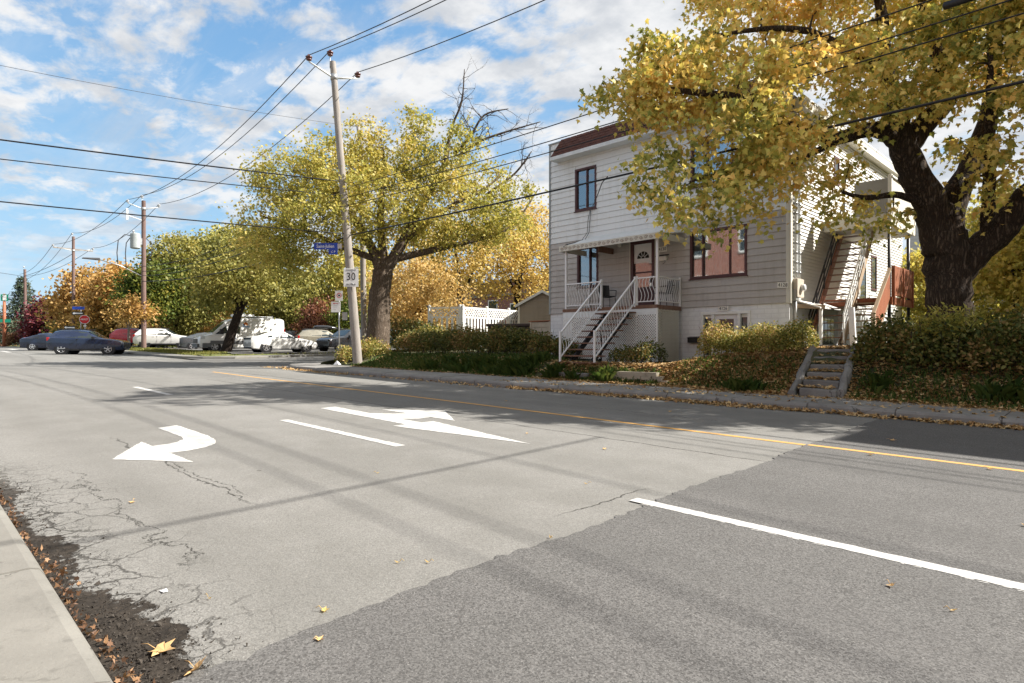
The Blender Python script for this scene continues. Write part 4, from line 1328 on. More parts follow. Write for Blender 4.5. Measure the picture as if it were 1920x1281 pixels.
# bellied balusters (one shared mesh each way) hung in railings
def baluster_mesh(h, axis):
    mb = MB(); pts = []
    for i_ in range(9):
        t_ = i_ / 8
        b_ = .055 * math.sin(t_ * math.pi * 2) * (1 if t_ < 1 else 1)
        pts.append((b_ if axis == 'x' else 0, b_ if axis == 'y' else 0, h * t_))
    mb.tube(pts, .010, 5, cap=False)
    return mb.mesh('baluster', ['white_paint'])
BAL = {('x'): baluster_mesh(.72, 'x'), ('y'): baluster_mesh(.72, 'y')}
def railing(parent, a, b, spacing=.115, bal='x', skip_posts=(False, False), hpost=.93):
    a = Vector(a); b = Vector(b); d = b - a; n_ = max(2, int(math.hypot(d.x, d.y) / spacing))
    up = Vector((0, 0, 1))
    mb = MB(); mb.beam(a + up * .86, b + up * .86, .055, .04); r_ = mb.build('railing', 'white_paint', parent, bevel=.005)
    mb = MB(); mb.beam(a + up * .12, b + up * .12, .035, .03); mb.build('bottom_rail', 'white_paint', r_)
    for q, sk in ((a, skip_posts[0]), (b, skip_posts[1])):
        if not sk:
            mb = MB(); mb.box(q.x - .028, q.x + .028, q.y - .028, q.y + .028, q.z - .02, q.z + hpost)
            mb.build('newel_post', 'white_paint', r_, bevel=.006)
    for i_ in range(1, n_):
        p = a + d * (i_ / n_)
        piece('baluster', BAL[bal], r_, (p.x, p.y, p.z + .125), (0, 0, 0))
    return r_
SX0, SX1 = -12.38, -11.07
railing(porch, (SX1 + .03, PY + .045, PZ), (PX1 - .03, PY + .045, PZ), bal='x', spacing=.11, skip_posts=(False, True))
railing(porch, (PX1 - .03, PY + .06, PZ), (PX1 - .03, HY0 - .08, PZ), bal='y', spacing=.105, skip_posts=(True, False))
railing(porch, (PX0 + .09, PY + .045, PZ), (SX0 - .03, PY + .045, PZ), bal='x', spacing=.11, skip_posts=(True, False))
railing(porch, (PX0 + .05, PY + .06, PZ), (PX0 + .05, HY0 - .08, PZ), bal='y', spacing=.12, skip_posts=(True, False))

stairs = thing('front_stairs', 'open stairs with worn brown treads and white bellied railings climbing to the porch', 'stairs', (-11.7, 15.5, 0.9))
NT_ = 9
zb0 = .86
rise = (PZ - zb0) / NT_
SY0 = 14.44
run = (PY - .04 - SY0) / NT_
for i_ in range(NT_):
    z_ = zb0 + rise * i_; y_ = SY0 + run * i_
    mb = MB(); w_ = .14 if i_ == 0 else .05
    mb.box(SX0 - w_, SX1 + w_, y_ - .04, y_ + run + .02, z_ - .04, z_)
    mb.build('tread', 'tread_wood', stairs, bevel=.006)
    if i_ > 0:
        for x in (SX0 + .25, SX1 - .25):
            mb = MB(); mb.beam((x, y_ + run * .3, z_ - .04), (x, y_ + run * .3, z_ - rise + .0), .03, .03); mb.beam((x, y_ + run * .3, z_ - .05), (x, y_ + run * 1.0, z_ - .05), .03, .03); mb.build('tread_bracket', 'dark_steel', stairs)
for x in (SX0 + .25, SX1 - .25):
    mb = MB(); mb.beam((x, SY0 + .1, zb0 - .12), (x, PY - .02, PZ - .22), .07, .14); mb.build('stringer', 'dark_steel', stairs)
for x in (SX0, SX1):
    railing(stairs, (x, SY0 + .02, zb0), (x, PY - .02, PZ - .02), bal='y', spacing=.118, skip_posts=(False, False))

# chairs on the porch
def chair(label, x, y, z, rz):
    t = thing('porch_chair', label, 'chair', (x, y, z), 'chairs on the porch')
    def P(a, b, c):
        ca, sa = math.cos(rz), math.sin(rz)
        return (x + a * ca - b * sa, y + a * sa + b * ca, z + c)
    mb = MB(); mb.hexa([P(-.22, -.22, .41), P(.22, -.22, .41), P(.20, .22, .39), P(-.20, .22, .39)], [P(-.22, -.22, .44), P(.22, -.22, .44), P(.20, .22, .42), P(-.20, .22, .42)]); mb.build('seat', 'black_plastic', t, bevel=.01)
    mb = MB()
    for i_ in range(6):
        u, v = -.2 + i_ * .4 / 6, -.2 + (i_ + 1) * .4 / 6
        bu, bv = .05 * (1 - (u / .2) ** 2), .05 * (1 - (v / .2) ** 2)
        mb.hexa([P(u, .20 + bu, .44), P(v, .20 + bv, .44), P(v, .22 + bv, .44), P(u, .22 + bu, .44)], [P(u, .27 + bu, .84), P(v, .27 + bv, .84), P(v, .29 + bv, .84), P(u, .29 + bu, .84)])
    mb.build('backrest', 'black_plastic', t)
    for (a, b) in ((-.21, -.2), (.21, -.2), (-.2, .22), (.2, .22)):
        mb = MB(); mb.tube([P(a, b, .42), P(a * 1.12, b * 1.15, 0.0)], .012, 6); mb.build('leg', 'dark_steel', t)
    for a in (-.24, .24):
        mb = MB(); mb.tube([P(a, -.2, .42), P(a * 1.05, -.2, .62), P(a * 1.05, .05, .65), P(a * .95, .27, .66)], .014, 6); mb.build('armrest', 'dark_steel', t)
chair('black chair left of the front door, seen over the open stairs', -12.75, 17.35, PZ, R(60))
chair('dark chair right of the door, half hidden by the bellied railing', -10.62, 17.45, PZ, R(-30))

# ------------------------------------------------------------------ outdoor stairs, deck and balcony on the right side
sst = thing('side_stairs', 'long steep open stairs up the right side wall to the balcony', 'stairs', (-6.2, 19, 1.35))
A0, A1 = Vector((-6.62, 18.85, 1.36)), Vector((-6.62, 22.1, 5.22))
B0, B1 = Vector((-5.72, 18.6, 1.36)), Vector((-5.72, 21.6, 5.22))
A0.y = 18.75; A1.y = 21.85; B0.y = 18.75; B1.y = 21.85
mb = MB(); mb.beam(A0, A1, .045, .22, (0, -1, 1)); mb.build('stringer', 'rust_wood', sst)
mb = MB(); mb.beam(B0, B1, .045, .20, (0, -1, 1)); mb.build('stringer', 'bare_wood', sst)
for i_ in range(1, 18):
    p = A0 + (A1 - A0) * (i_ / 18)
    mb = MB(); mb.box(-6.60, -5.74, p.y - .10, p.y + .09, p.z - .014, p.z + .014); mb.build('tread', 'tread_wood', sst)
for x, m in ((-6.62, 'dark_steel'), (-5.70, 'white_vinyl')):
    for off in (.35, .60, .85):
        mb = MB(); mb.beam((x, A0.y, A0.z + off), (x, A1.y, A1.z + off), .03 if off < .8 else .045, .03); mb.build('handrail', m, sst)
    for k_ in range(6):
        q = A0 + (A1 - A0) * (k_ / 5); mb = MB(); mb.box(x - .018, x + .018, q.y - .018, q.y + .018, q.z, q.z + .88); mb.build('post', m, sst)
slabp = MB(); slabp.box(-6.75, -5.55, 18.3, 18.95, 1.10, 1.36)
tag(slabp.build('landing_slab', 'concrete', bevel=.02), 'low concrete slab under the foot of the side stairs', 'slab')

deck = thing('side_deck', 'wooden deck on posts with a red-brown board railing at the side of the house', 'deck', (-5.8, 21.6, 1.4))
DZ = 2.76
mb = MB(); mb.box(HX1 + .05, -4.95, 20.55, 20.60, DZ - .22, DZ); mb.box(-5.0, -4.95, 20.60, 23.0, DZ - .22, DZ); mb.build('rim_joist', 'rust_wood', deck)
for i_ in range(17):
    mb = MB(); mb.box(HX1 + .05, -5.002, 20.61 + i_ * .14, 20.61 + i_ * .14 + .13, DZ - .035, DZ - .002); mb.build('deck_board', 'bare_wood', deck)
for y in (20.66, 22.85):
    mb = MB(); mb.tube([(-5.05, y, 1.2), (-5.05, y, 4.86)], .045, 10); mb.build('post', 'dark_steel', deck)
mb = MB(); mb.box(-4.99, -4.93, 20.75, 22.85, DZ + .88, DZ + .93); mb.box(-4.99, -4.93, 20.75, 22.85, DZ + .06, DZ + .11)
dr_ = mb.build('railing', 'rust_wood', deck)
for y in (20.72, 21.75, 22.86):
    mb = MB(); mb.box(-5.0, -4.91, y - .045, y + .045, DZ - .2, DZ + .93); mb.build('newel_post', 'rust_wood', dr_)
me = MB().box(-.012, .012, -.062, .062, 0, .77).mesh('railing_board', ['rust_wood'])
for i_ in range(15):
    piece('railing_board', me, dr_, (-4.945, 20.83 + i_ * .138, DZ + .11))
# short flight from the deck to the yard
for i_ in range(7):
    mb = MB(); mb.box(-5.85, -5.08, 19.05 + i_ * .21, 19.05 + i_ * .21 + .23, 1.5 + i_ * .18, 1.535 + i_ * .18); mb.build('tread', 'bare_wood', deck)
for x in (-5.88, -5.05):
    mb = MB(); mb.beam((x, 18.95, 1.32), (x, 20.55, DZ - .1), .045, .2, (0, -1, 1)); mb.build('stringer', 'bare_wood', deck)
for i_ in range(11):
    y0_ = 19.02 + i_ * .138; zz = 1.45 + (y0_ - 19.0) * .83
    mb = MB(); mb.hexa([(-5.03, y0_, zz), (-5.0, y0_, zz), (-5.0, y0_ + .125, zz + .10), (-5.03, y0_ + .125, zz + .10)], [(-5.03, y0_, zz + .78), (-5.0, y0_, zz + .78), (-5.0, y0_ + .125, zz + .88), (-5.03, y0_ + .125, zz + .88)]); mb.build('railing_board', 'rust_wood', deck)
mb = MB(); mb.beam((-5.02, 18.95, 2.22), (-5.02, 20.6, 3.6), .09, .045); mb.build('handrail', 'bare_wood', deck)
mb = MB(); mb.box(-5.07, -4.97, 18.93, 19.03, 1.2, 2.25); mb.build('newel_post', 'bare_wood', deck)

bal = thing('side_balcony', 'boxed upper balcony with pale panels above the side deck', 'balcony', (-5.9, 22, 4.9))
mb = MB(); mb.box(HX1 + .03, -4.98, 20.60, 23.4, 4.88, 5.22); mb.build('floor', 'cream_trim', bal)
mb = MB(); mb.box(HX1 + .9, -5.0, 20.62, 20.67, 5.225, 6.25); mb.build('front_panel', 'car_primer', bal)
mb = MB(); mb.box(-5.03, -4.985, 20.68, 23.38, 5.225, 6.25); mb.build('side_panel', 'cream_trim', bal)
for (x, y) in ((-5.02, 20.64), (-5.02, 23.36)):
    mb = MB(); mb.box(x - .05, x + .05, y - .05, y + .05, 5.22, 6.35); mb.build('post', 'white_vinyl', bal)
mb = MB(); mb.box(-5.06, -4.94, 20.60, 23.42, 6.26, 6.31); mb.build('cap_rail', 'white_vinyl', bal)

# small lean-to shelter over the basement steps on the side
sh = thing('side_shelter', 'low white lean-to frame beside the foot of the house corner', 'shelter', (-6.4, 19, 1.4))
mb = MB(); mb.beam((-6.82, 18.25, 2.48), (-6.2, 18.75, 2.44), .08, .12); mb.build('beam', 'bare_wood', sh)
mb = MB(); mb.hexa([(-6.84, 18.25, 2.62), (-6.25, 18.55, 2.40), (-6.25, 20.6, 2.42), (-6.84, 20.6, 2.64)], [(-6.84, 18.25, 2.66), (-6.25, 18.55, 2.44), (-6.25, 20.6, 2.46), (-6.84, 20.6, 2.68)]); mb.build('roof_sheet', 'bright_siding', sh)
for (x, y) in ((-6.3, 18.75), (-6.3, 20.4)):
    mb = MB(); mb.box(x - .04, x + .04, y - .04, y + .04, 1.2, 2.42); mb.build('post', 'white_vinyl', sh)
ps = MB(); ps.hexa([(-5.28, 17.9, 1.2), (-5.14, 17.9, 1.2), (-5.14, 18.0, 1.2), (-5.28, 18.0, 1.2)], [(-5.34, 17.9, 2.36), (-5.20, 17.9, 2.36), (-5.20, 18.0, 2.36), (-5.34, 18.0, 2.36)])
tag(ps.build('marker_post', 'sign_white'), 'leaning pale plank post at the end of the right-hand hedge', 'post')

# ------------------------------------------------------------------ concrete steps and low block walls on the bank
stp = thing('bank_steps', 'old concrete steps with sloping cheek walls climbing the bank at the right', 'steps', (-5.0, 14.9, 0.3))
g = np.random.default_rng(8)
for i_ in range(6):
    z1 = .24 + .172 * (i_ + 1); y_ = 14.12 + i_ * .36; sh_ = -.05 * i_
    mb = MB(); mb.hexa([(-5.20 + sh_, y_ + float(g.uniform(-.02, .02)), .1), (-4.46 + sh_, y_ + .02, .1), (-4.46 + sh_, y_ + .40, .1), (-5.20 + sh_, y_ + .40, .1)], [(-5.20 + sh_, y_ + .01, z1 + float(g.uniform(-.03, .015))), (-4.46 + sh_, y_ + .03, z1 + float(g.uniform(-.03, .015))), (-4.46 + sh_, y_ + .40, z1), (-5.20 + sh_, y_ + .40, z1)])
    mb.build('step', 'old_steps', stp, bevel=.025)
for x0, x1, cut in ((-5.40, -5.215, 14.0), (-4.445, -4.27, 14.25)):
    mb = MB(); rows = []
    ys = np.linspace(cut, 16.3, 12)
    for y_ in ys:
        zt_ = .36 + (min(y_, 16.1) - 14.0) * .455 + (.04 if cut > 14.1 else 0) - (.10 if (cut > 14.1 and y_ < 14.6) else 0)
        dx_ = -.14 * (y_ - 14.0); j = g.normal(size=6) * .016
        rows.append([(x0 + dx_ + j[0], y_, .1), (x0 + dx_ + .015 + j[0], y_, zt_ - .04 + j[1]), (x0 + dx_ + .05, y_, zt_ + j[2]), (x1 + dx_ - .05, y_, zt_ + j[3]), (x1 + dx_ - .012 + j[4], y_, zt_ - .05 + j[5]), (x1 + dx_ + j[4], y_, .1)])
    for r0_, r1_ in zip(rows[:-1], rows[1:]):
        for q in range(5):
            mb.face([r0_[q], r0_[q + 1], r1_[q + 1], r1_[q]])
    mb.face(rows[0]); mb.face(rows[-1])
    mb.build('cheek_wall', 'old_steps', stp)

blk = MB().box(-.148, .148, 0, .18, 0, .098).mesh('block', ['block_stone'])
def blockwall(label, x0, n_, y, z, rows, ang=0.0, cap=True):
    t = thing('block_wall', label, 'low wall', (x0, y, z), 'low block walls in front of the porch')
    for r_ in range(rows):
        for i_ in range(n_ - (1 if (r_ == rows - 1 and n_ > 4) else 0)):
            u = (i_ + .5 + (.5 if r_ % 2 else 0)) * .30
            piece('block', blk, t, (x0 + u * math.cos(ang) + float(g.uniform(-.004, .004)), y + u * math.sin(ang) + float(g.uniform(-.012, .012)), z + r_ * .101), (0, 0, ang + float(g.uniform(-.03, .03))))
blockwall('longer low tan block wall nearest the pavement in front of the porch', -10.15, 5, 14.02, .24, 4, R(4))
blockwall('short upper block wall behind the longer one, by the lattice corner', -9.45, 4, 14.72, .40, 4, R(14))
mb = MB(); mb.box(-12.75, -10.95, 13.95, 14.2, .3, .56); mb.build('edging_stone', 'old_steps', None, bevel=.03)
tag(bpy.data.objects['edging_stone'], 'weathered grey edging stone under the foot of the front stairs', 'edging')
mb = MB(); mb.beam((-10.2, 16.2, .80), (-8.7, 16.9, .82), .14, .14); tag(mb.build('timber_edge', 'interior_dark', None), 'dark timber lying along the ground below the lattice corner', 'timber')
# ------------------------------------------------------------------ utility poles, cables, signs
def insulator(t, p, mat='porcelain', s=1.0):
    mb = MB(); p = Vector(p)
    mb.lathe(p, (0, 0, 1), [(0, .03 * s), (.02 * s, .10 * s), (.06 * s, .12 * s), (.065 * s, .05 * s), (.11 * s, .05 * s), (.115 * s, .12 * s), (.16 * s, .14 * s), (.19 * s, .07 * s), (.25 * s, .05 * s)], 12)
    return mb.build('insulator', mat, t)
def cable(name, label, a, b, sag, r, mat='cable_black', n=22, group=None):
    a = Vector(a); b = Vector(b)
    pts = [a + (b - a) * (i / n) - Vector((0, 0, 4 * sag * (i / n) * (1 - i / n))) for i in range(n + 1)]
    mb = MB(); mb.tube(pts, r, 6)
    return tag(mb.build(name, mat), label, 'cable', group)
def util_pole(label, base, top, r0, r1, mat, arms=True, pin=True, arm_z=.65, arm_len=1.12, ins='porcelain'):
    t = thing('utility_pole', label, 'utility pole', base, 'utility poles along the street')
    b = Vector(base); tp = Vector(top)
    n = 12
    mb = MB(); mb.tube([b + (tp - b) * (i / n) for i in range(n + 1)], [r0 + (r1 - r0) * i / n for i in range(n + 1)], 14); mb.build('pole', mat, t, sharp=40)
    c = tp + (b - tp).normalized() * arm_z
    ends = []
    if arms:
        for s in (-1, 1):
            e = c + Vector((0, s * arm_len, .30))
            mb = MB(); mb.tube([c + Vector((0, s * .1, 0)), c + Vector((0, s * arm_len * .6, .17)), e], [.045, .04, .035], 8); mb.build('cross_arm', 'white_metal', t)
            insulator(t, e + Vector((0, 0, .03)), ins)
            ends.append(e + Vector((0, 0, .26)))
        mb = MB(); mb.lathe(c - Vector((0, 0, .12)), (0, 0, 1), [(0, r1 + .02), (.24, r1 + .02)], 12); mb.build('arm_band', 'galvanised', t)
    if pin:
        q = tp + Vector((0, -.12, .0))
        mb = MB(); mb.tube([tp + Vector((0, -.12, -.3)), tp + Vector((0, -.12, .22))], .02, 6); mb.build('pin', 'galvanised', t)
        insulator(t, q + Vector((0, 0, .2)), ins)
        ends.append(q + Vector((0, 0, .44)))
    return t, ends
P1, E1 = util_pole('tall leaning grey wooden pole carrying the speed limit sign at the corner hedge', (-22.94, 13.84, .35), (-23.69, 13.08, 13.22), .20, .125, 'pole_wood')
P2, E2 = util_pole('brown pole with grey transformer and street light beyond the side street', (-56.3, 14.4, .9), (-56.35, 14.4, 13.0), .19, .15, 'pole_red_wood', ins='porcelain_grey')
P3, E3 = util_pole('thin brown pole with a straight cross arm rising behind the orange trees', (-90.4, 15.6, 1.0), (-90.5, 15.6, 14.5), .2, .15, 'pole_red_wood', arm_len=2.0, arm_z=1.7, ins='porcelain_grey')
P4, E4 = util_pole('short plain pole beside the spruce at the far left', (-119.7, 14.6, 1.0), (-119.8, 14.5, 13.0), .24, .17, 'pole_red_wood', arms=False, ins='porcelain_grey')
P5, E5 = util_pole('second pole top standing behind the yellow tree, right of the leaning pole', (-29.7, 18.3, .6), (-29.9, 18.2, 13.1), .17, .12, 'pole_wood', arms=False, pin=False)
mb = MB(); mb.tube([(-29.9, 18.2, 11.9), (-30.02, 18.08, 13.5)], .1, 8); mb.build('pole_top_extension', 'pole_wood', P5)
# transformer, loops, lamp arm on the second pole
mb = MB(); mb.lathe((-56.1, 13.75, 9.05), (0, 0, 1), [(0, .28), (.05, .36), (1.15, .36), (1.22, .30), (1.26, .10)], 16); mb.build('transformer', 'transformer_grey', P2, sharp=40)
insulator(P2, (-56.0, 13.6, 10.28), 'porcelain_grey', .8)
mb = MB(); mb.beam((-56.3, 14.3, 9.7), (-56.15, 13.95, 9.7), .1, .5); mb.build('bracket', 'galvanised', P2)
mb = MB(); mb.beam((-56.3, 14.3, 11.4), (-56.3, 13.2, 11.7), .05, .05); mb.box(-56.36, -56.24, 13.15, 13.3, 11.3, 12.2); mb.build('cutout_switch', 'white_metal', P2)
for i_, (dy, dz) in enumerate(((-1.75, 0), (-1.2, -.15))):
    mb = MB(); mb.tube([(-56.2, 14.0, 10.0 + dz), (-56.2, 14.35 + dy * .75, 10.1 + dz), (-56.2, 14.35 + dy, 9.6 + dz), (-56.2, 14.35 + dy * 1.05, 8.6), (-56.2, 14.35 + dy, 7.4)], .035, 6); mb.build('loop_cable', 'cable_grey', P2)
mb = MB(); mb.tube([(-56.3, 14.55, 10.0), (-56.3, 15.0, 9.6), (-56.3, 14.95, 8.8), (-56.3, 14.6, 8.2)], .035, 6); mb.build('loop_cable', 'cable_grey', P2)
mb = MB(); mb.tube([(-56.3, 14.3, 6.9), (-56.2, 12.8, 7.6), (-56.1, 11.3, 7.95)], .035, 8); mb.build('lamp_arm', 'galvanised', P2)
mb = MB(); mb.hexa([(-56.25, 10.2, 7.92), (-55.95, 10.2, 7.92), (-55.95, 11.35, 7.88), (-56.25, 11.35, 7.88)], [(-56.22, 10.25, 8.0), (-55.98, 10.25, 8.0), (-55.98, 11.35, 8.07), (-56.22, 11.35, 8.07)]); mb.build('lamp_head', 'dark_steel', P2, bevel=.03)
mb = MB(); mb.beam((-90.5, 13.6, 13.0), (-90.5, 17.6, 12.95), .10, .13); mb.build('cross_beam', 'pole_wood', P3)
mb = MB(); mb.tube([(-119.6, 14.6, 1.0), (-119.62, 14.6, 4.6)], .27, 12); mb.build('metal_sleeve', 'galvanised', P4)
# the next pole to the right stands outside the picture
P0, E0 = util_pole('wooden pole beyond the right edge that the street cables run to', (14.2, 13.4, .1), (14.0, 13.4, 13.0), .2, .13, 'pole_wood')
P6, E6 = util_pole('wooden pole across the street beyond the left edge', (-30.2, -6.4, .4), (-30.2, -6.4, 12.6), .2, .13, 'pole_wood', arms=False, pin=False)
GP = 'power lines strung along the street'
nm = ('upper left', 'upper right', 'top middle')
for i_, w in enumerate(('nearest of the three wires from the leaning pole to the top edge', 'lowest wire from the right arm of the leaning pole to the top edge', 'middle wire from the pole top to the top edge')):
    cable('power_line', 'thin dark ' + w, E1[i_], E0[i_], 1.25, .017, 'cable_grey', group=GP)
for i_, w in enumerate(('left arm', 'right arm', 'pole top')):
    cable('power_line', 'thin wire from the %s of the leaning pole left to the transformer pole' % w, E1[i_], E2[i_], 1.2, .019, 'cable_grey', group=GP)
    cable('power_line', "thin wire from the transformer pole's %s to the orange trees" % w, E2[i_], E3[i_], .9, .022, 'cable_grey', group=GP)
    cable('power_line', 'thin wire from the %s of the farther pole down towards the spruce' % w, E3[i_], (E4[0][0], E4[0][1] + (i_ - 1) * .5, 12.2 - .3 * i_), .8, .025, 'cable_grey', group=GP)
GS = 'insulated cables strung along the street'
for i_, (z0, z1, w) in enumerate(((7.95, 8.1, 'topmost'), (7.55, 7.6, 'middle'), (7.2, 7.35, 'lowest'))):
    cable('service_cable', '%s of three black parallel cables passing in front of the house top' % w, (-23.3, 13.5 , z0), (14.0, 13.5, z1), .35, .014, n=30, group=GS)
    cable('service_cable', '%s of three black cables left of the yellow tree to the transformer pole' % w, (-23.3, 13.5, z0), (-56.2, 14.3, z0 - .25), .7, .022, n=20, group=GS)
cable('telephone_cable', 'thick black cable crossing the upper left window of the house', (-23.15, 13.55, 5.95), (14.0, 13.45, 5.95), .16, .026, n=30)
cable('telephone_cable', 'thick black cable running left over the parked van to the transformer pole', (-23.15, 13.6, 5.95), (-56.2, 14.3, 6.5), .5, .03, n=20)
cable('crossing_cable', 'thick twisted black cable crossing the sky at left, highest of three', (-23.35, 13.4, 8.2), (-30.1, -6.4, 8.55), .1, .030, group='cables crossing the street at left')
cable('crossing_cable', 'black cable crossing the sky at left, middle of three', (-23.3, 13.45, 7.6), (-30.1, -6.4, 7.85), .1, .020, group='cables crossing the street at left')
cable('crossing_cable', 'black cable crossing the sky at left, lowest of three', (-23.2, 13.5, 6.0), (-30.1, -6.4, 6.5), .08, .024, group='cables crossing the street at left')
cable('thin_wire', 'very thin pale wire crossing the upper left sky', (-29.95, 18.1, 13.3), (-30.1, -6.4, 11.5), .35, .010, 'cable_grey')
cable('far_wire', 'long dark wire low across the far left sky, passing the spruce', (-119.7, 14.4, 11.9), (-60, -30, 12.2), .4, .03, 'cable_grey')
cable('far_wire', 'dark wire behind the orange tree, lower of the two at far left', (-119.7, 14.4, 8.6), (-70, -25, 7.2), .4, .03, 'cable_grey')
cable('far_wire', 'dark wire from the short far pole to the pole behind the orange trees', (-119.7, 14.5, 12.0), (-90.4, 15.5, 12.4), .3, .03, 'cable_grey')
cable('crossing_cable', 'cable crossing the road beyond the right edge', (1.25, 13.5, 8.2), (1.65, -9, 8.4), .5, .022, group='cables crossing the street at right')
# splice sleeves and drop on the cables near the big tree
for (x, z_, L, r_, w) in ((-2.75, 8.0, .55, .07, 'upper'), (-2.45, 7.5, .6, .07, 'lower')):
    mb = MB(); mb.lathe((x, 13.5, z_), (1, 0, .0), [(0, .02), (.03, r_), (L - .03, r_), (L, .02)], 10)
    tag(mb.build('cable_splice', 'black_plastic'), 'black splice sleeve on the %s cable at the top right' % w, 'cable splice', 'splice sleeves on the cables')
dp = thing('house_drop', 'slack black wire dropping to the front wall and looping by the awning', 'cable', (-14, 17.9, 6))
mb = MB(); mb.tube([(-9.9, 13.5, 5.85), (-10.6, 14.2, 5.95), (-11.6, 15.3, 5.95), (-12.7, 16.5, 5.98), (-13.6, 17.5, 6.15), (-13.93, 17.93, 6.25)], .014, 6); mb.build('span', 'cable_black', dp)
for dx in (0, .09):
    mb = MB(); mb.tube([(-13.93 + dx * .3, 17.93, 6.25), (-14.0 + dx, 17.90, 5.9), (-14.02 + dx, 17.88, 5.45), (-13.98 + dx * 1.6, 17.5, 5.1), (-13.93 + dx * 1.2, 16.6, 4.86), (-13.88, 16.38, 4.74)], .010, 6); mb.build('loop', 'cable_black', dp)

# ---- signs
def facing(t, cx_, cy_, cz_, w, h, mat, rz, name='panel', th=.008, bev=.0, off=0.0):
    """upright sheet whose face looks along -Y turned by rz"""
    c, s = math.cos(rz), math.sin(rz)
    def P(a, b, d):
        return (cx_ + a * c - d * s, cy_ + a * s + d * c, cz_ + b)
    mb = MB(); mb.hexa([P(-w / 2, -h / 2, off), P(w / 2, -h / 2, off), P(w / 2, h / 2, off), P(-w / 2, h / 2, off)], [P(-w / 2, -h / 2, off + th), P(w / 2, -h / 2, off + th), P(w / 2, h / 2, off + th), P(-w / 2, h / 2, off + th)])
    return mb.build(name, mat, t, bevel=bev), P
rz = R(50)
t = thing('speed_sign', 'white speed limit sign reading 30 on the leaning corner pole', 'road sign', (-22.95, 13.55, 4.15))
_, P = facing(t, -22.98, 13.52, 4.17, .60, .76, 'sign_white', rz, bev=.003)
text('number', '30', .46, P(0, .03, -.004), (R(90), 0, rz), 'letter_black', t, sx=.85)
text('caption', 'SECTEUR', .095, P(0, -.29, -.004), (R(90), 0, rz), 'letter_black', t)
text('caption', 'MAXIMUM', .085, P(0, .31, -.004), (R(90), 0, rz), 'letter_black', t)
for b_ in (-.25, .25):
    mb = MB(); mb.lathe(P(0, b_, .008), (-math.sin(rz) * -1, math.cos(rz) * 1, 0), [(0, .02), (.1, .02)], 6); mb.build('bolt', 'galvanised', t)
t = thing('street_sign', 'blue street name sign Saint-Julien projecting from the leaning pole', 'street sign', (-24.0, 12.7, 5.5))
rs = R(42)
_, P = facing(t, -23.86, 12.86, 5.50, 1.02, .27, 'sign_blue', rs)
text('street_name', 'Saint-Julien', .20, P(-.02, -.005, -.004), (R(90), 0, rs), 'letter_white', t, sx=.86)
_, Q = facing(t, -23.86, 12.86, 5.50, .01, .01, 'sign_blue', rs, 'rivet')
mb = MB(); mb.hexa([P(.12, -.345, 0), P(.50, -.345, 0), P(.50, -.137, 0), P(.12, -.137, 0)], [P(.12, -.345, .008), P(.50, -.345, .008), P(.50, -.137, .008), P(.12, -.137, .008)]); mb.build('tab', 'sign_blue', t)
text('tab_letters', 'C P', .13, P(.31, -.24, -.004), (R(90), 0, rs), 'letter_white', t)
mb = MB(); mb.beam(P(.50, 0, .004), P(.68, 0, .004), .02, .2); mb.build('bracket', 'galvanised', t)

t = thing('parking_sign', 'no-stopping signs stacked on a thin galvanised post left of the leaning pole', 'road sign', (-23.9, 13.3, .5))
px_, py2 = -24.35, 13.75
mb = MB(); mb.tube([(px_, py2, .4), (px_ , py2, 3.75)], .03, 8); mb.build('post', 'galvanised', t)
rs = R(48)
_, P = facing(t, px_ + .03, py2 + .03 - .06, 3.5, .32, .44, 'sign_white', rs, bev=.003)
def ring(t, c3, r0_, r1_, rz_, mat, name, n=28):
    c, s = math.cos(rz_), math.sin(rz_); vs = []
    for i_ in range(n):
        a = 2 * math.pi * i_ / n
        for rr_ in (r0_, r1_):
            vs.append((c3[0] + rr_ * math.cos(a) * c, c3[1] + rr_ * math.cos(a) * s, c3[2] + rr_ * math.sin(a)))
    mb = MB(); mb.add(vs, [(2 * i_, 2 * ((i_ + 1) % n), 2 * ((i_ + 1) % n) + 1, 2 * i_ + 1) for i_ in range(n)]); return mb.build(name, mat, t, fix=False)
ring(t, P(.01, .02, -.004), .075, .105, rs, 'sign_red', 'red_ring')
ring(t, P(.01, .02, -.004), .0, .045, rs, 'letter_black', 'symbol')
_, P = facing(t, px_ - .07, py2 - .12, 3.02, .40, .46, 'sign_white', rs, bev=.003)
mb = MB(); mb.face([P(-.12, .15, -.004), P(-.06, .11, -.004), P(-.06, .14, -.004), P(.10, .14, -.004), P(.10, .16, -.004), P(-.06, .16, -.004), P(-.06, .19, -.004)]); mb.build('arrow', 'sign_red', t, fix=False)
for i_ in range(3):
    mb = MB(); mb.face([P(-.10, .05 - .08 * i_, -.004), P(.08 - .03 * i_, .05 - .08 * i_, -.004), P(.08 - .03 * i_, .03 - .08 * i_, -.004), P(-.10, .03 - .08 * i_, -.004)]); mb.build('text_line', 'logo_grey', t, fix=False)
_, P = facing(t, px_ + .19, py2 + .16, 2.62, .22, .34, 'sign_back', rs, name='back_panel')

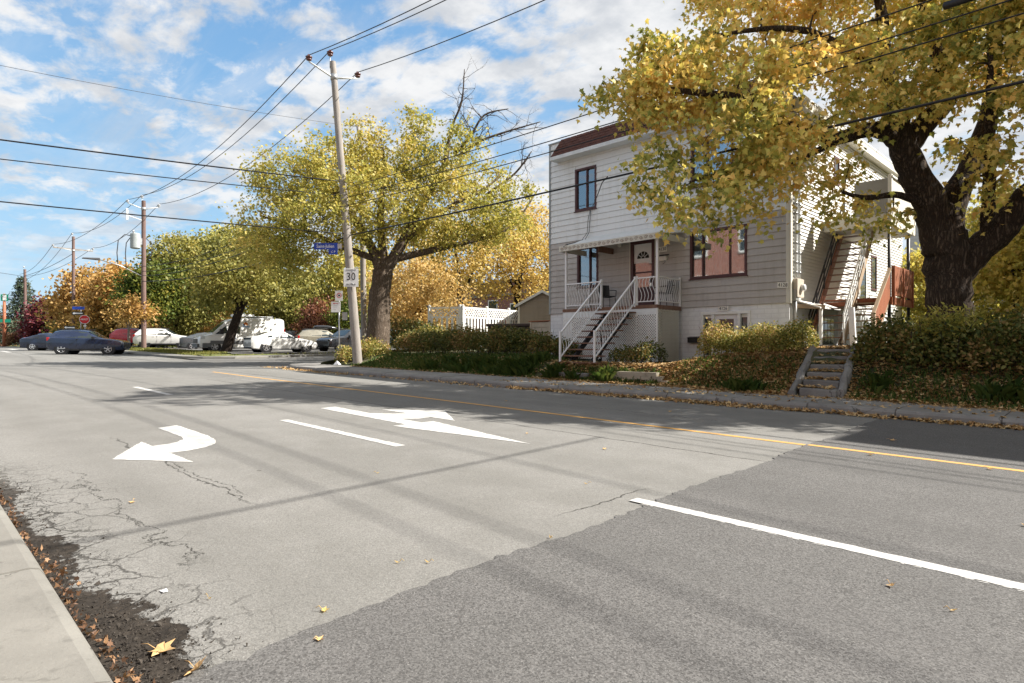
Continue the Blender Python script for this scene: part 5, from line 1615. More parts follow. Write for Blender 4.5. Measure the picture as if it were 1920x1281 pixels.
t = thing('stop_sign', 'red octagonal ARRÊT stop sign at the far side of the crossing', 'road sign', (-64.6, 11.95, .95))
mb = MB(); mb.tube([(-64.65, 12.0, .9), (-64.65, 12.0, 4.0)], .04, 8); mb.build('post', 'galvanised', t)
rs = R(75)
c, s = math.cos(rs), math.sin(rs)
def octo(r_, d):
    return [(-64.62 + r_ * math.cos(R(22.5 + 45 * i_)) * c - d * s, 11.94 + r_ * math.cos(R(22.5 + 45 * i_)) * s + d * c, 3.62 + r_ * math.sin(R(22.5 + 45 * i_))) for i_ in range(8)]
mb = MB(); A_, B_ = octo(.40, -.02), octo(.40, .0); mb.add(A_ + B_, [tuple(range(8)), tuple(range(15, 7, -1))] + [(i_, (i_ + 1) % 8, 8 + (i_ + 1) % 8, 8 + i_) for i_ in range(8)]); mb.build('border', 'sign_white', t)
mb = MB(); mb.face(octo(.365, -.024)); mb.build('face', 'sign_red', t, fix=False)
text('word', 'ARRÊT', .20, (-64.62 + .03 * s, 11.94 - .03 * c, 3.62), (R(90), 0, rs), 'letter_white', t, ext=.003, sx=.95)
mb = MB(); A_ = [(-64.63, 11.94, 3.05), ]; mb.hexa([(-64.66, 11.87, 3.0), (-64.6, 12.08, 3.0), (-64.6, 12.08, 3.14), (-64.66, 11.87, 3.14)], [(-64.65, 11.87, 3.0), (-64.59, 12.08, 3.0), (-64.59, 12.08, 3.14), (-64.65, 11.87, 3.14)]); mb.build('small_plate', 'sign_white', t)
t = thing('one_way_sign', 'one way arrow signs under a small blue street sign beyond the crossing', 'road sign', (-66.5, 12.0, .95))
mb = MB(); mb.tube([(-67.2, 12.15, .9), (-67.2, 12.15, 4.9)], .035, 8); mb.build('post', 'galvanised', t)
for (z_, dx, w_) in ((4.25, .0, .95), (2.95, -.6, .85)):
    _, P = facing(t, -67.15 , 11.9 + dx, z_, w_, .3, 'letter_black', R(60), name='arrow_plate')
    mb = MB(); mb.face([P(-.42, 0, -.004), P(-.26, .11, -.004), P(-.26, .05, -.004), P(.38, .05, -.004), P(.38, -.05, -.004), P(-.26, -.05, -.004), P(-.26, -.11, -.004)]); mb.build('arrow', 'letter_white', t, fix=False)
_, P = facing(t, -67.15, 11.95, 4.72, .95, .26, 'sign_blue', R(60), name='name_plate')
t = thing('signal_post', 'red-brown post with small green street signs at the far left edge', 'post', (-121, 12.2, 1.0))
mb = MB(); mb.tube([(-121.2, 12.2, 1.0), (-121.2, 12.2, 9.2)], [.28, .16], 10); mb.build('post', 'rust_wood', t)
_, P = facing(t, -121, 12.2, 5.1, 1.6, .5, 'sign_green', R(60), name='name_plate')
_, P = facing(t, -121, 12.2, 8.6, 1.0, 1.0, 'sign_green', R(60), name='name_plate')
_, P = facing(t, -120.98, 12.2, 8.6, .5, .8, 'sign_white', R(60), name='plate')
# ------------------------------------------------------------------ trees
class Sk:
    """nodes of a woody skeleton that twigs can attach to"""
    def __init__(self):
        self.p = []; self.r = []
    def poly(self, pts, radii, step=.25):
        for (a, b, ra, rb) in zip(pts[:-1], pts[1:], radii[:-1], radii[1:]):
            a = Vector(a); b = Vector(b); n = max(1, int((b - a).length / step))
            for i in range(n):
                self.p.append(a + (b - a) * (i / n)); self.r.append(ra + (rb - ra) * i / n)
def smooth_path(pts, radii, sub=5):
    """Catmull-Rom through the given joints"""
    P = [Vector(p) for p in pts]; out = []; ro = []
    n = len(P)
    for i in range(n - 1):
        p0 = P[max(i - 1, 0)]; p1 = P[i]; p2 = P[i + 1]; p3 = P[min(i + 2, n - 1)]
        for k in range(sub):
            t = k / sub
            out.append(0.5 * ((2 * p1) + (p2 - p0) * t + (2 * p0 - 5 * p1 + 4 * p2 - p3) * t * t + (3 * p1 - p0 - 3 * p2 + p3) * t ** 3))
            ro.append(radii[i] + (radii[i + 1] - radii[i]) * t)
    out.append(P[-1]); ro.append(radii[-1])
    return out, ro
def grow(root, limbs, blobs, nclump, nleaf, lsize, leaf, shape, barkm, twigm, seed, spread=.35, droop=.3, sides=10, twig_r=.035, shell=.5, vflat=.75, trunk_name='trunk', rough_=0.0, alongtwig=.35, maxlink=99, up=.4):
    g = np.random.default_rng(seed)
    sk = Sk()
    for (pts, radii, nm) in limbs:
        q, rr = smooth_path(pts, radii)
        if rough_:
            q = [v + Vector(g.normal(size=3) * rough_ * r_) for v, r_ in zip(q, rr)]
            rr = [r_ * (1 + float(g.normal()) * rough_ * .6) for r_ in rr]
        mb = MB(); mb.tube(q, rr, sides if radii[0] > .15 else 7); mb.build(nm, barkm, root)
        sk.poly(q, rr)
    cl = blob_points(blobs, nclump, g, shell)
    K = np.array([tuple(v) for v in sk.p]); KR = list(sk.r)
    base = K.copy()
    order = np.argsort([np.min(np.linalg.norm(base - c, axis=1)) for c in cl])
    tw = MB(); P = []; 
    Kl = [tuple(v) for v in K]
    for i in order:
        c = cl[i]
        A = np.array(Kl)
        dd = np.linalg.norm(A - c, axis=1) + np.maximum(0, A[:, 2] - c[2]) * .5
        j = int(np.argmin(dd)); a = Vector(Kl[j]); r0 = min(KR[j] * .7, twig_r)
        b = Vector(c); L = (b - a).length
        if L > maxlink:
            continue
        m = (a + b) / 2 + Vector((float(g.normal()) * .10 * L, float(g.normal()) * .10 * L, .10 * L + float(g.normal()) * .06 * L))
        pts = [a, a.lerp(m, .5) + Vector((0, 0, .03 * L)), m, m.lerp(b, .5) + Vector((0, 0, .02 * L)), b]
        r1 = max(.004, r0 * .3)
        tw.tube(pts, [r0, r0 * .8, r0 * .62, r0 * .45, r1], 4, cap=False, smooth=True)
        for q, f in ((pts[2], .62), (pts[3], .45), (pts[4], .4)):
            Kl.append(tuple(q)); KR.append(max(r0 * f, .010))
        k = int(nleaf * float(g.uniform(.5, 1.5)))
        ka = int(k * alongtwig)
        t = g.random(ka) ** .7 * .75 + .25
        av = np.array(a); mv = np.array(m); bv = np.array(b)
        al = ((1 - t) ** 2)[:, None] * av + (2 * t * (1 - t))[:, None] * mv + (t ** 2)[:, None] * bv + g.normal(size=(ka, 3)) * spread * .30
        cc = c + g.normal(size=(k - ka, 3)) * np.array([spread, spread, spread * vflat]) - np.array([0, 0, droop * spread])
        P.append(al); P.append(cc)
    if tw.v:
        stuff(tw.build('twigs', twigm, root, fix=False))
    P = np.concatenate(P)
    sz = lsize * g.uniform(.65, 1.25, len(P))
    me = leaf_mesh('crown', P, sz, leaf, shape, up=up, droop=droop, g=g)
    return stuff(link('crown', me, root))

# the old maple at the right
t1 = thing('maple_tree', 'huge old maple with dark furrowed trunk and gold-green crown hanging over the house', 'tree', (-3.15, 18.05, 1.2))
L1 = [([(-3.15, 18.1, .9), (-3.14, 18.08, 1.5), (-3.14, 18.07, 2.4), (-3.19, 18.03, 3.26), (-3.23, 17.98, 4.0), (-3.26, 17.98, 4.5), (-3.28, 17.98, 4.9)], [.72, .54, .465, .47, .47, .34, .08], 'trunk'),
      ([(-3.25, 17.98, 3.7), (-3.46, 17.75, 4.74), (-3.71, 17.36, 5.45), (-3.9, 17.04, 6.15), (-3.95, 16.95, 6.75)], [.44, .37, .33, .29, .21], 'limb'),
      ([(-3.10, 18.15, 3.0), (-2.69, 18.53, 3.62), (-2.25, 18.68, 4.06), (-1.72, 18.79, 4.81), (-.64, 19.16, 6.01), (.4, 19.6, 7.4)], [.38, .34, .32, .30, .25, .16], 'limb'),
      ([(-3.2, 18.1, 3.9), (-3.09, 18.41, 4.98), (-2.78, 19.14, 6.11), (-2.54, 19.8, 7.7), (-2.6, 20.2, 9.8)], [.36, .30, .25, .19, .10], 'limb'),
      ([(-3.9, 17.02, 6.1), (-4.27, 16.24, 6.40), (-4.8, 15.0, 6.02), (-5.32, 13.91, 6.15), (-5.9, 13.05, 6.65), (-6.9, 12.3, 6.9), (-7.9, 12.1, 7.3)], [.20, .17, .14, .12, .09, .06, .03], 'limb'),
      ([(-3.9, 17.1, 6.0), (-3.55, 17.94, 6.87), (-3.27, 18.51, 7.5), (-3.46, 18.61, 8.6), (-3.9, 18.6, 10.4)], [.27, .25, .22, .18, .09], 'limb'),
      ([(-3.95, 17.0, 6.5), (-4.23, 16.98, 8.28), (-4.28, 16.93, 9.18), (-4.5, 16.6, 10.8)], [.20, .165, .13, .06], 'limb'),
      ([(-4.2, 17.0, 7.9), (-4.7, 16.2, 8.3), (-5.4, 15.3, 8.75), (-6.2, 14.5, 8.8), (-7.0, 13.6, 8.6)], [.12, .10, .08, .06, .03], 'limb'),
      ([(-4.6, 15.5, 6.15), (-5.4, 14.3, 5.5), (-6.1, 13.0, 5.2), (-6.6, 11.9, 4.8)], [.09, .07, .05, .025], 'limb'),
      ([(-3.4, 17.8, 4.6), (-3.9, 16.9, 4.9), (-4.5, 16.3, 4.85), (-4.9, 15.9, 5.0)], [.12, .08, .06, .03], 'limb'),
      ([(-2.5, 18.6, 3.9), (-2.3, 17.6, 5.2), (-2.2, 16.8, 6.2), (-2.1, 16.2, 7.4)], [.16, .12, .09, .04], 'limb'),
      ([(-3.45, 18.3, 8.0), (-2.8, 17.4, 8.6), (-2.6, 16.6, 9.2)], [.12, .08, .04], 'limb')]
B1 = [(-8.85, 12.0, 7.45, .7, .7, .7, .9), (-8.2, 12.1, 7.5, 1.0, 1.0, .85), (-7.27, 12.53, 7.09, 1.08, 1.08, .96), (-7.26, 13.25, 8.3, .8, .8, .95), (-6.6, 14.61, 8.28, 1.16, 1.16, 1.25),
      (-6.51, 12.58, 5.73, 1.5, 1.5, .95, 2.6), (-6.9, 11.48, 4.9, .9, .9, .6, .7), (-6.18, 11.93, 4.29, 1.3, 1.3, .55, 1.0), (-5.48, 12.9, 4.9, .85, .85, .9, .8), (-5.33, 13.06, 6.35, 1.3, 1.3, 1.15, 2.4), (-6.4, 13.6, 5.9, .9, .9, .6, .9),
      (-4.71, 14.38, 7.47, 1.39, 1.39, 1.39), (-5.49, 17.14, 9.43, 1.9, 1.9, 1.1), (-5.5, 15.01, 5.68, .8, .8, .7), (-4.96, 16.25, 5.44, .7, .7, .55), (-4.78, 16.43, 4.54, .85, .85, .5), (-4.13, 17.4, 4.34, .5, .5, .4),
      (-4.05, 17.16, 8.02, 1.7, 1.7, 1.6), (-2.93, 16.87, 8.18, 1.44, 1.44, 1.32), (-2.09, 16.29, 7.24, 1.12, 1.12, 1.45), (-2.25, 16.84, 6.19, 1.0, 1.0, .9), (-2.76, 17.04, 5.6, .8, .8, .5), (-2.08, 17.72, 5.05, .72, .72, .8),
      (-2.19, 20.44, 9.84, 1.37, 1.37, 1.24), (-4.64, 20.81, 10.9, 2.0, 2.0, 1.4), (-3.97, 15.12, 6.5, 1.0, 1.0, .6),
      (-3.4, 18.0, 11.2, 2.2, 2.2, 1.3), (-6.2, 15.6, 10.3, 1.6, 1.6, 1.0), (-.8, 19.0, 8.2, 1.8, 1.8, 1.6), (.6, 20.0, 7.6, 1.5, 1.5, 1.3), (-1.2, 17.5, 9.8, 1.6, 1.6, 1.2), (-6.1, 13.3, 7.6, 1.1, 1.1, .9), (-5.0, 13.2, 5.4, .8, .8, .5),
      (-4.5, 17.0, 13.0, 3.4, 3.4, 1.6, 12), (-1.5, 19.5, 12.5, 3.2, 3.2, 1.6, 11), (-7.4, 16.4, 11.6, 1.7, 1.7, 1.0, 6), (1.8, 18.2, 10.5, 2.2, 2.2, 1.6, 12), (-.5, 16.2, 9.0, 1.8, 1.8, 1.3, 11), (2.8, 19.5, 8.2, 1.8, 1.8, 1.4, 11), (2.2, 17.4, 7.6, 1.6, 1.6, 1.2, 8), (1.5, 21.0, 11.0, 2.4, 2.4, 1.6, 6),
      (-7.9, 12.3, 7.6, 1.0, 1.0, .9, 1.8), (-7.3, 12.7, 7.4, 1.1, 1.1, 1.0, 2.2)]
grow(t1, L1, B1, 1560, 58, .130, 'leaf_maple', MAPLE, 'maple_bark', 'twig', 101, spread=.24, droop=.8, sides=18, twig_r=.03, shell=.35, rough_=.05, alongtwig=.4, up=.25)
# the yellow tree at the corner with bare upper limbs
t2 = thing('corner_tree', 'broad yellow-green tree with pale trunk beside the leaning pole, bare limbs on its right', 'tree', (-25.0, 16.0, .9))
L2 = [([(-25.0, 16.0, .5), (-24.95, 16.05, 1.4), (-24.87, 16.14, 3.4), (-24.75, 16.25, 4.9)], [.66, .55, .49, .46], 'trunk'),
      ([(-24.8, 16.22, 4.6), (-25.1, 15.85, 5.9), (-25.6, 14.84, 7.68), (-26.5, 13.97, 8.9), (-27.4, 13.0, 9.4)], [.30, .22, .16, .10, .04], 'limb'),
      ([(-24.75, 16.25, 4.7), (-24.3, 16.9, 6.0), (-23.9, 17.8, 7.9), (-23.5, 18.8, 9.9), (-23.40, 19.03, 11.08)], [.32, .24, .18, .13, .10], 'limb'),
      ([(-24.7, 16.3, 4.8), (-24.9, 16.2, 7.0), (-25.0, 16.4, 9.0), (-25.3, 16.6, 10.8)], [.24, .17, .11, .05], 'limb'),
      ([(-25.0, 15.9, 5.4), (-25.7, 14.3, 6.0), (-26.6, 13.0, 6.7), (-27.9, 11.8, 7.2)], [.17, .12, .08, .03], 'limb'),
      ([(-24.5, 16.7, 5.4), (-23.6, 18.6, 6.0), (-22.75, 20.5, 6.6), (-22.27, 22.27, 7.4), (-21.7, 23.6, 9.4)], [.19, .14, .10, .07, .03], 'limb'),
      ([(-24.1, 17.2, 6.4), (-23.3, 19.0, 8.0), (-22.7, 20.6, 9.0), (-22.3, 21.5, 9.8)], [.14, .10, .07, .03], 'limb')]
B2 = [(-27.28, 12.32, 6.4, 1.7, 1.7, 1.5), (-28.3, 11.8, 7.0, 1.1, 1.1, 1.4), (-28.11, 12.2, 8.88, 1.2, 1.2, 1.0), (-26.9, 14.2, 10.9, .8, .8, .7), (-25.6, 15.6, 11.4, .8, .8, .7), (-24.2, 17.8, 11.9, .9, .9, .8), (-22.8, 19.6, 11.4, .9, .9, .8), (-21.6, 21.8, 9.0, .9, .9, .8), (-27.6, 12.6, 5.2, 1.0, 1.0, .9), (-27.3, 11.6, 5.9, 1.5, 1.5, .9), (-26.5, 13.0, 5.9, 1.5, 1.5, .9), (-25.4, 14.4, 6.3, 1.4, 1.4, .8), (-22.9, 19.8, 6.7, 1.7, 1.7, .8), (-22.3, 21.6, 8.0, 1.4, 1.4, .9), (-23.9, 18.6, 6.6, 1.5, 1.5, .7), (-27.55, 13.47, 9.27, 2.2, 2.2, 1.5), (-26.14, 14.87, 9.76, 2.2, 2.2, 1.4), (-24.39, 15.21, 7.9, 2.5, 2.5, 1.8), (-25.22, 17.21, 10.31, 2.3, 2.3, 1.4), (-23.58, 18.85, 10.31, 2.2, 2.2, 1.6),
      (-23.22, 19.21, 8.25, 2.7, 2.7, 1.6), (-24.83, 13.36, 7.0, 2.2, 2.2, 1.0), (-22.67, 21.17, 9.3, 1.5, 1.5, 1.2), (-22.48, 21.36, 7.42, 1.8, 1.8, 1.0), (-24.67, 17.75, 7.3, 2.2, 2.2, 1.1)]
grow(t2, L2, B2, 900, 62, .125, 'leaf_yellowgreen', MAPLE_S, 'pale_bark', 'pale_twig', 202, spread=.40, droop=.5, sides=14, twig_r=.035, shell=.2, rough_=.04, alongtwig=.45)
# its bare limbs with fine branching
g = np.random.default_rng(77)
def bare(root, pts, radii, n, seed, L0=1.4):
    g = np.random.default_rng(seed)
    q, rr = smooth_path(pts, radii, 6)
    mb = MB(); mb.tube(q, rr, 8); mb.build('bare_limb', 'maple_bark', root)
    tw = MB()
    d0 = (Vector(pts[-1]) - Vector(pts[0])).normalized()
    def sub(p, d, r_, L, depth):
        pts_ = [p]; dd = d.copy()
        for k in range(5):
            dd = (dd + Vector(g.normal(size=3) * .20) + Vector((0, 0, .05))).normalized()
            pts_.append(pts_[-1] + dd * (L / 5))
        tw.tube(pts_, [r_ * (1 - .17 * k) for k in range(6)], 4, cap=False)
        if depth > 0:
            for k in (2, 3, 4):
                if g.random() < .75:
                    e = (dd + Vector(g.normal(size=3) * .6)).normalized()
                    sub(pts_[k], e, r_ * .55, L * .55, depth - 1)
    for i in range(n):
        k = int(len(q) * (.25 + .72 * i / n)); k = min(k, len(q) - 1)
        e = (d0 * .7 + Vector(g.normal(size=3) * .75)).normalized()
        sub(q[k], e, max(.012, rr[k] * .5), L0 * float(g.uniform(.6, 1.2)), 2)
    stuff(tw.build('bare_twigs', 'twig', root, fix=False))
bare(t2, [(-23.42, 19.0, 10.9), (-23.35, 19.3, 12.1), (-23.05, 19.6, 13.2), (-23.2, 19.9, 14.9)], [.08, .06, .045, .018], 9, 1, 1.2)
bare(t2, [(-23.2, 19.3, 10.6), (-22.75, 19.9, 11.5), (-22.4, 20.5, 12.6), (-21.75, 21.5, 13.0)], [.085, .065, .045, .02], 10, 2, 1.5)
bare(t2, [(-23.1, 19.4, 10.5), (-22.4, 20.3, 11.3), (-21.75, 21.5, 11.9), (-20.9, 22.9, 12.5)], [.08, .06, .045, .02], 11, 3, 1.4)
bare(t2, [(-22.6, 20.8, 8.8), (-22.0, 22.2, 10.0), (-21.6, 23.0, 11.2)], [.07, .055, .025], 9, 4, 1.3)

def tree(name, label, base, top, r, blobs, nclump, nleaf, lsize, leaf, seed, spread=.5, shape=OVAL, barkm='dark_bark', twigm='twig', lean=(0, 0), group='trees behind the side street', droop=.3, nl=4, shell=.5):
    nclump = int(nclump * (1.0 if 'fence' in group else 1.5)); lsize *= 1.12
    t = thing(name, label, 'tree', base, group)
    b = Vector(base); g = np.random.default_rng(seed)
    zt = top
    fork = b + Vector((lean[0] * .6, lean[1] * .6, (zt - b.z) * .38))
    limbs = [([tuple(b - Vector((0, 0, .2))), tuple(b + (fork - b) * .5), tuple(fork)], [r * 1.25, r, r * .8], 'trunk')]
    idx = list(range(len(blobs)))
    for i in range(min(nl, len(blobs))):
        q = Vector(blobs[i][:3])
        mid = fork.lerp(q, .5) + Vector((0, 0, .15 * (q - fork).length))
        limbs.append(([tuple(fork - Vector((0, 0, .2))), tuple(mid), tuple(q + Vector((0, 0, blobs[i][5] * .3)))], [r * .6, r * .35, r * .12], 'limb'))
    grow(t, limbs, blobs, nclump, nleaf, lsize, leaf, shape, barkm, twigm, seed, spread=spread, droop=droop, sides=9, twig_r=r * .2, shell=shell)
    return t
tree('yellow_tree', 'bushy yellow tree on a forked dark trunk behind the white fence', (-29.6, 25.2, 1.2), 9.5, .22, [(-30.95, 25.61, 7.46, 3.4, 3.4, 1.9), (-34.29, 25.11, 7.41, 2.5, 2.5, 2.3), (-29.74, 26.83, 6.43, 2.0, 2.0, 1.6), (-33.27, 26.13, 5.0, 2.6, 2.6, 1.6)], 230, 40, .19, 'leaf_gold', 301, .5, group='trees behind the white fence')
tree('yellow_tree', 'pale gold tree on a dark trunk between the fence and the house corner', (-29.4, 29.9, 1.2), 10.5, .26, [(-29.06, 30.34, 7.2, 2.1, 2.1, 2.1), (-31.11, 31.11, 9.2, 2.2, 2.2, 1.7), (-30.73, 32.91, 9.6, 1.8, 1.8, 2.0), (-31.91, 30.31, 6.6, 2.2, 2.2, 1.8), (-28.5, 30.4, 5.2, 1.5, 1.5, 1.4)], 240, 42, .19, 'leaf_gold', 302, .5, group='trees behind the white fence')
tree('peach_tree', 'peach and yellow tree mass between the pale trunk and the white fence', (-28.0, 20.6, 1.2), 6.6, .15, [(-30.0, 20.3, 4.1, 1.9, 1.9, 1.8), (-28.1, 21.0, 4.5, 2.0, 2.0, 1.8), (-26.5, 21.3, 3.5, 1.7, 1.7, 1.4), (-28.5, 20.0, 2.9, 1.6, 1.6, 1.0)], 230, 42, .15, 'leaf_peach', 303, .38, group='trees behind the white fence')
tree('peach_tree', 'tall thin peach tree with bare twigs against the left edge of the house', (-26.8, 33.5, 1.2), 12.5, .17, [(-27.3, 33.5, 9.4, 1.7, 1.7, 2.0), (-28.6, 34.0, 7.6, 1.8, 1.8, 1.8), (-26.3, 34.2, 8.0, 1.6, 1.6, 1.8), (-27.5, 34, 5.4, 2.2, 2.2, 1.6)], 120, 22, .19, 'leaf_peach', 304, .6, twigm='pale_twig', group='trees behind the white fence')
tree('leaning_tree', 'green tree with leaning trunk in front of the white van', (-43.2, 15.9, .95), 9.2, .30, [(-42.7, 16.7, 6.3, 2.8, 2.8, 2.0), (-41.42, 17.97, 5.3, 2.0, 2.0, 1.3), (-43.72, 15.68, 5.4, 1.8, 1.8, 1.3), (-44.73, 17.49, 8.0, 2.5, 2.5, 1.7), (-42.33, 19.9, 6.5, 2.2, 2.2, 1.8)], 330, 42, .20, 'leaf_olive', 305, .5, lean=(1.3, 1.3))
tree('dark_green_tree', 'dark green tree with a straight dark trunk just right of the transformer pole', (-60.6, 15.4, .95), 8.6, .30, [(-61.2, 16.0, 5.9, 2.2, 2.2, 1.8), (-60.4, 16.8, 7.2, 2.0, 2.0, 1.5), (-62.3, 15.3, 6.7, 1.6, 1.6, 1.5), (-61.0, 16.2, 4.8, 2.0, 2.0, .9)], 230, 42, .24, 'leaf_green', 306, .55)
tree('ivy_tree', 'tall green tree with ivy low on its trunk behind the parked white car', (-62.9, 18.9, 1.0), 12.4, .3, [(-63.01, 19.01, 9.6, 2.6, 2.6, 2.0), (-63.54, 18.48, 7.22, 2.4, 2.4, 2.3), (-62.13, 19.89, 5.9, 2.6, 2.6, 2.4), (-63.18, 21.67, 9.2, 2.5, 2.5, 2.1), (-62.84, 19.19, 3.6, 1.7, 1.7, 1.4), (-62.9, 19.0, 2.0, .9, .9, 1.2)], 380, 42, .25, 'leaf_olive', 307, .55)
tree('back_tree', 'tall yellow-green tree at the back of the car park, left of the corner tree', (-63.8, 24.5, 1.0), 13.5, .25, [(-63.79, 23.9, 10.6, 3.4, 3.4, 2.5), (-62.0, 25.0, 7.6, 3.0, 3.0, 2.4), (-65.0, 24.0, 7.0, 3.0, 3.0, 2.2)], 260, 38, .28, 'leaf_yellowgreen', 308, .6)
tree('back_tree', 'rounded green-yellow tree at the back of the car park above the white van', (-62.7, 30.6, 1.0), 10.0, .25, [(-62.69, 30.65, 6.3, 3.6, 3.6, 3.0), (-60.6, 31.5, 4.6, 2.6, 2.6, 2.2), (-66.5, 30.2, 5.2, 3.2, 3.2, 2.6)], 290, 38, .28, 'leaf_olive', 309, .6)
tree('back_tree', 'pale yellow-green tree at the back of the car park near the stacked parking signs', (-63.9, 35.0, 1.0), 11.5, .25, [(-63.94, 35.05, 6.6, 3.4, 3.4, 3.2), (-58.69, 34.65, 9.0, 3.2, 3.2, 2.8), (-59.6, 34.6, 5.2, 2.8, 2.8, 2.4)], 300, 38, .28, 'leaf_yellowgreen', 310, .6)
tree('plum_tree', 'low dark red tree behind the parked beige wagon', (-51.6, 27.2, 1.0), 5.4, .12, [(-51.9, 27.6, 4.0, 1.6, 1.6, 1.6), (-50.6, 27.4, 3.2, 1.2, 1.2, 1.2), (-52.8, 27.0, 2.8, 1.4, 1.4, 1.2)], 130, 38, .2, 'leaf_plum', 311, .4)
tree('green_shrub_tree', 'bushy green tree between the red tree and the leaning pole', (-48.4, 28.0, 1.0), 5.2, .12, [(-48.4, 28.0, 3.8, 1.5, 1.5, 1.6), (-47.2, 28.6, 2.8, 1.3, 1.3, 1.2)], 110, 38, .2, 'leaf_green', 312, .4)
tree('orange_tree', 'broad orange tree far left behind the brown pole', (-100.5, 19.0, 1.0), 13.0, .3, [(-101.0, 19.0, 9.4, 3.0, 3.0, 2.7), (-103.2, 17.4, 6.6, 2.8, 2.8, 2.0), (-99.0, 21.0, 7.6, 3.0, 3.0, 2.6), (-101, 18.5, 4.4, 3.0, 3.0, 1.8)], 230, 36, .42, 'leaf_orange', 313, .8)
tree('orange_tree', 'second orange tree, between the broad one and the transformer pole', (-86.5, 19.6, 1.0), 11.5, .3, [(-86.5, 19.6, 8.4, 3.0, 3.0, 2.8), (-84.6, 21.4, 6.2, 2.8, 2.8, 2.6), (-88.6, 18.4, 5.4, 2.8, 2.8, 2.2)], 260, 36, .38, 'leaf_orange', 314, .75)
tree('birch_tree', 'small orange tree with slender pale trunk in front of the car park', (-57.4, 13.6, .95), 5.6, .10, [(-57.3, 13.7, 4.7, .8, .8, .8), (-57.9, 13.2, 4.0, .9, .9, .5), (-56.6, 14.4, 4.1, .8, .8, .6)], 46, 26, .21, 'leaf_orange', 315, .4, barkm='birch_bark', twigm='pale_twig')
tree('purple_tree', 'dark purple tree right of the spruce at the far left', (-117.0, 17.3, 1.0), 9.0, .2, [(-117.0, 17.3, 6.0, 3.0, 3.0, 2.4), (-114.8, 19.0, 4.4, 2.6, 2.6, 2.0), (-119.0, 16.2, 3.6, 2.4, 2.4, 1.8)], 170, 32, .42, 'leaf_purple', 316, .7)
tree('olive_tree', 'low olive-yellow tree between the purple tree and the orange tree', (-108.0, 18.6, 1.0), 7.0, .2, [(-108.0, 18.6, 4.4, 2.4, 2.4, 2.2), (-106.0, 19.4, 3.0, 2.0, 2.0, 1.6)], 120, 32, .38, 'leaf_olive', 317, .65)
tree('dark_green_tree', 'dark green tree low behind the dark blue car', (-93.0, 21.5, 1.0), 7.4, .2, [(-93.0, 21.5, 4.4, 3.2, 3.2, 2.6), (-89.5, 23.0, 4.0, 3.0, 3.0, 2.4), (-97.5, 20.5, 3.6, 3.0, 3.0, 2.2)], 240, 34, .38, 'leaf_green', 318, .7)
tree('yellow_tree', 'yellow tree low behind the red and white cars', (-74.0, 22.0, 1.0), 6.8, .2, [(-74.0, 22.0, 3.8, 2.8, 2.8, 2.2), (-70.0, 24.0, 3.6, 2.8, 2.8, 2.2), (-78, 21.0, 4.0, 2.8, 2.8, 2.2)], 210, 34, .34, 'leaf_peach', 319, .65)
# trees behind and beside the big maple
tree('sunlit_tree', 'bright yellow-green tree seen right of the maple trunk', (-2.6, 25.2, 1.5), 7.2, .12, [(-2.9, 25.0, 3.9, 1.1, 1.1, 1.0), (-3.4, 26.0, 3.0, .9, .9, .9), (-2.9, 27.0, 5.6, 1.3, 1.3, 1.1), (-1.6, 24.6, 4.6, 1.2, 1.2, 1.0), (-1.6, 24.2, 2.8, 1.1, 1.1, .9)], 210, 44, .14, 'leaf_yellowgreen', 320, .3, shape=MAPLE_S, group='trees behind the maple')
tree('sunlit_tree', 'small bright green tree behind the deck posts', (-6.3, 31.2, 1.6), 6.0, .08, [(-6.3, 31.2, 4.7, .9, .9, .9), (-6.0, 30.6, 3.4, .9, .9, .8), (-5.4, 30.4, 2.4, .9, .9, .7)], 100, 40, .16, 'leaf_yellowgreen', 321, .3, group='trees behind the maple')
tree('sunlit_tree', 'tall gold tree at the right edge behind the maple', (.8, 28.5, 1.5), 11, .2, [(.4, 28.0, 8.0, 2.4, 2.4, 2.0), (-.8, 28.8, 6.0, 1.8, 1.8, 1.6), (1.6, 27.5, 5.4, 2.2, 2.2, 1.8), (0, 29.5, 3.6, 2, 2, 1.5)], 240, 40, .17, 'leaf_yellowgreen', 322, .42, group='trees behind the maple')

# spruce: whorls of drooping boughs
sp = thing('spruce_tree', 'dark green conical spruce at the far left', 'tree', (-133, 15.8, 1.0))
mb = MB(); mb.tube([(-133, 15.8, .8), (-133, 15.8, 12.9)], [.28, .03], 8); mb.build('trunk', 'dark_bark', sp)
g = np.random.default_rng(40)
P = []; tw = MB()
for lv in range(20):
    z_ = 2.0 + lv * .56; L = 4.9 * (1 - (z_ - 1.4) / 12.2) ** .85 + .15
    for k in range(11):
        a = k * 6.283 / 11 + lv * .37 + float(g.normal()) * .12; LL = L * float(g.uniform(.72, 1.08))
        e = np.array([-133 + LL * math.cos(a), 15.8 + LL * math.sin(a), z_ - .10 * LL + float(g.normal()) * .1]); b_ = np.array([-133, 15.8, z_ + .15])
        tw.tube([tuple(b_), tuple((b_ + e) / 2 - np.array([0, 0, .12 * LL * .4])), tuple(e)], [.05, .035, .012], 4, cap=False)
        n_ = int(26 * LL / 2.5) + 8
        tt = g.random(n_) ** .6
        q = b_ + (e - b_) * tt[:, None] + g.normal(size=(n_, 3)) * np.array([.16, .16, .12]) * (.4 + LL * .25)
        P.append(q)
stuff(tw.build('boughs', 'dark_bark', sp, fix=False))
P = np.concatenate(P)
stuff(link('needles', leaf_mesh('needles', P, .52 * g.uniform(.6, 1.2, len(P)), 'leaf_spruce', LANCE, up=.2, droop=.5, g=g), sp))

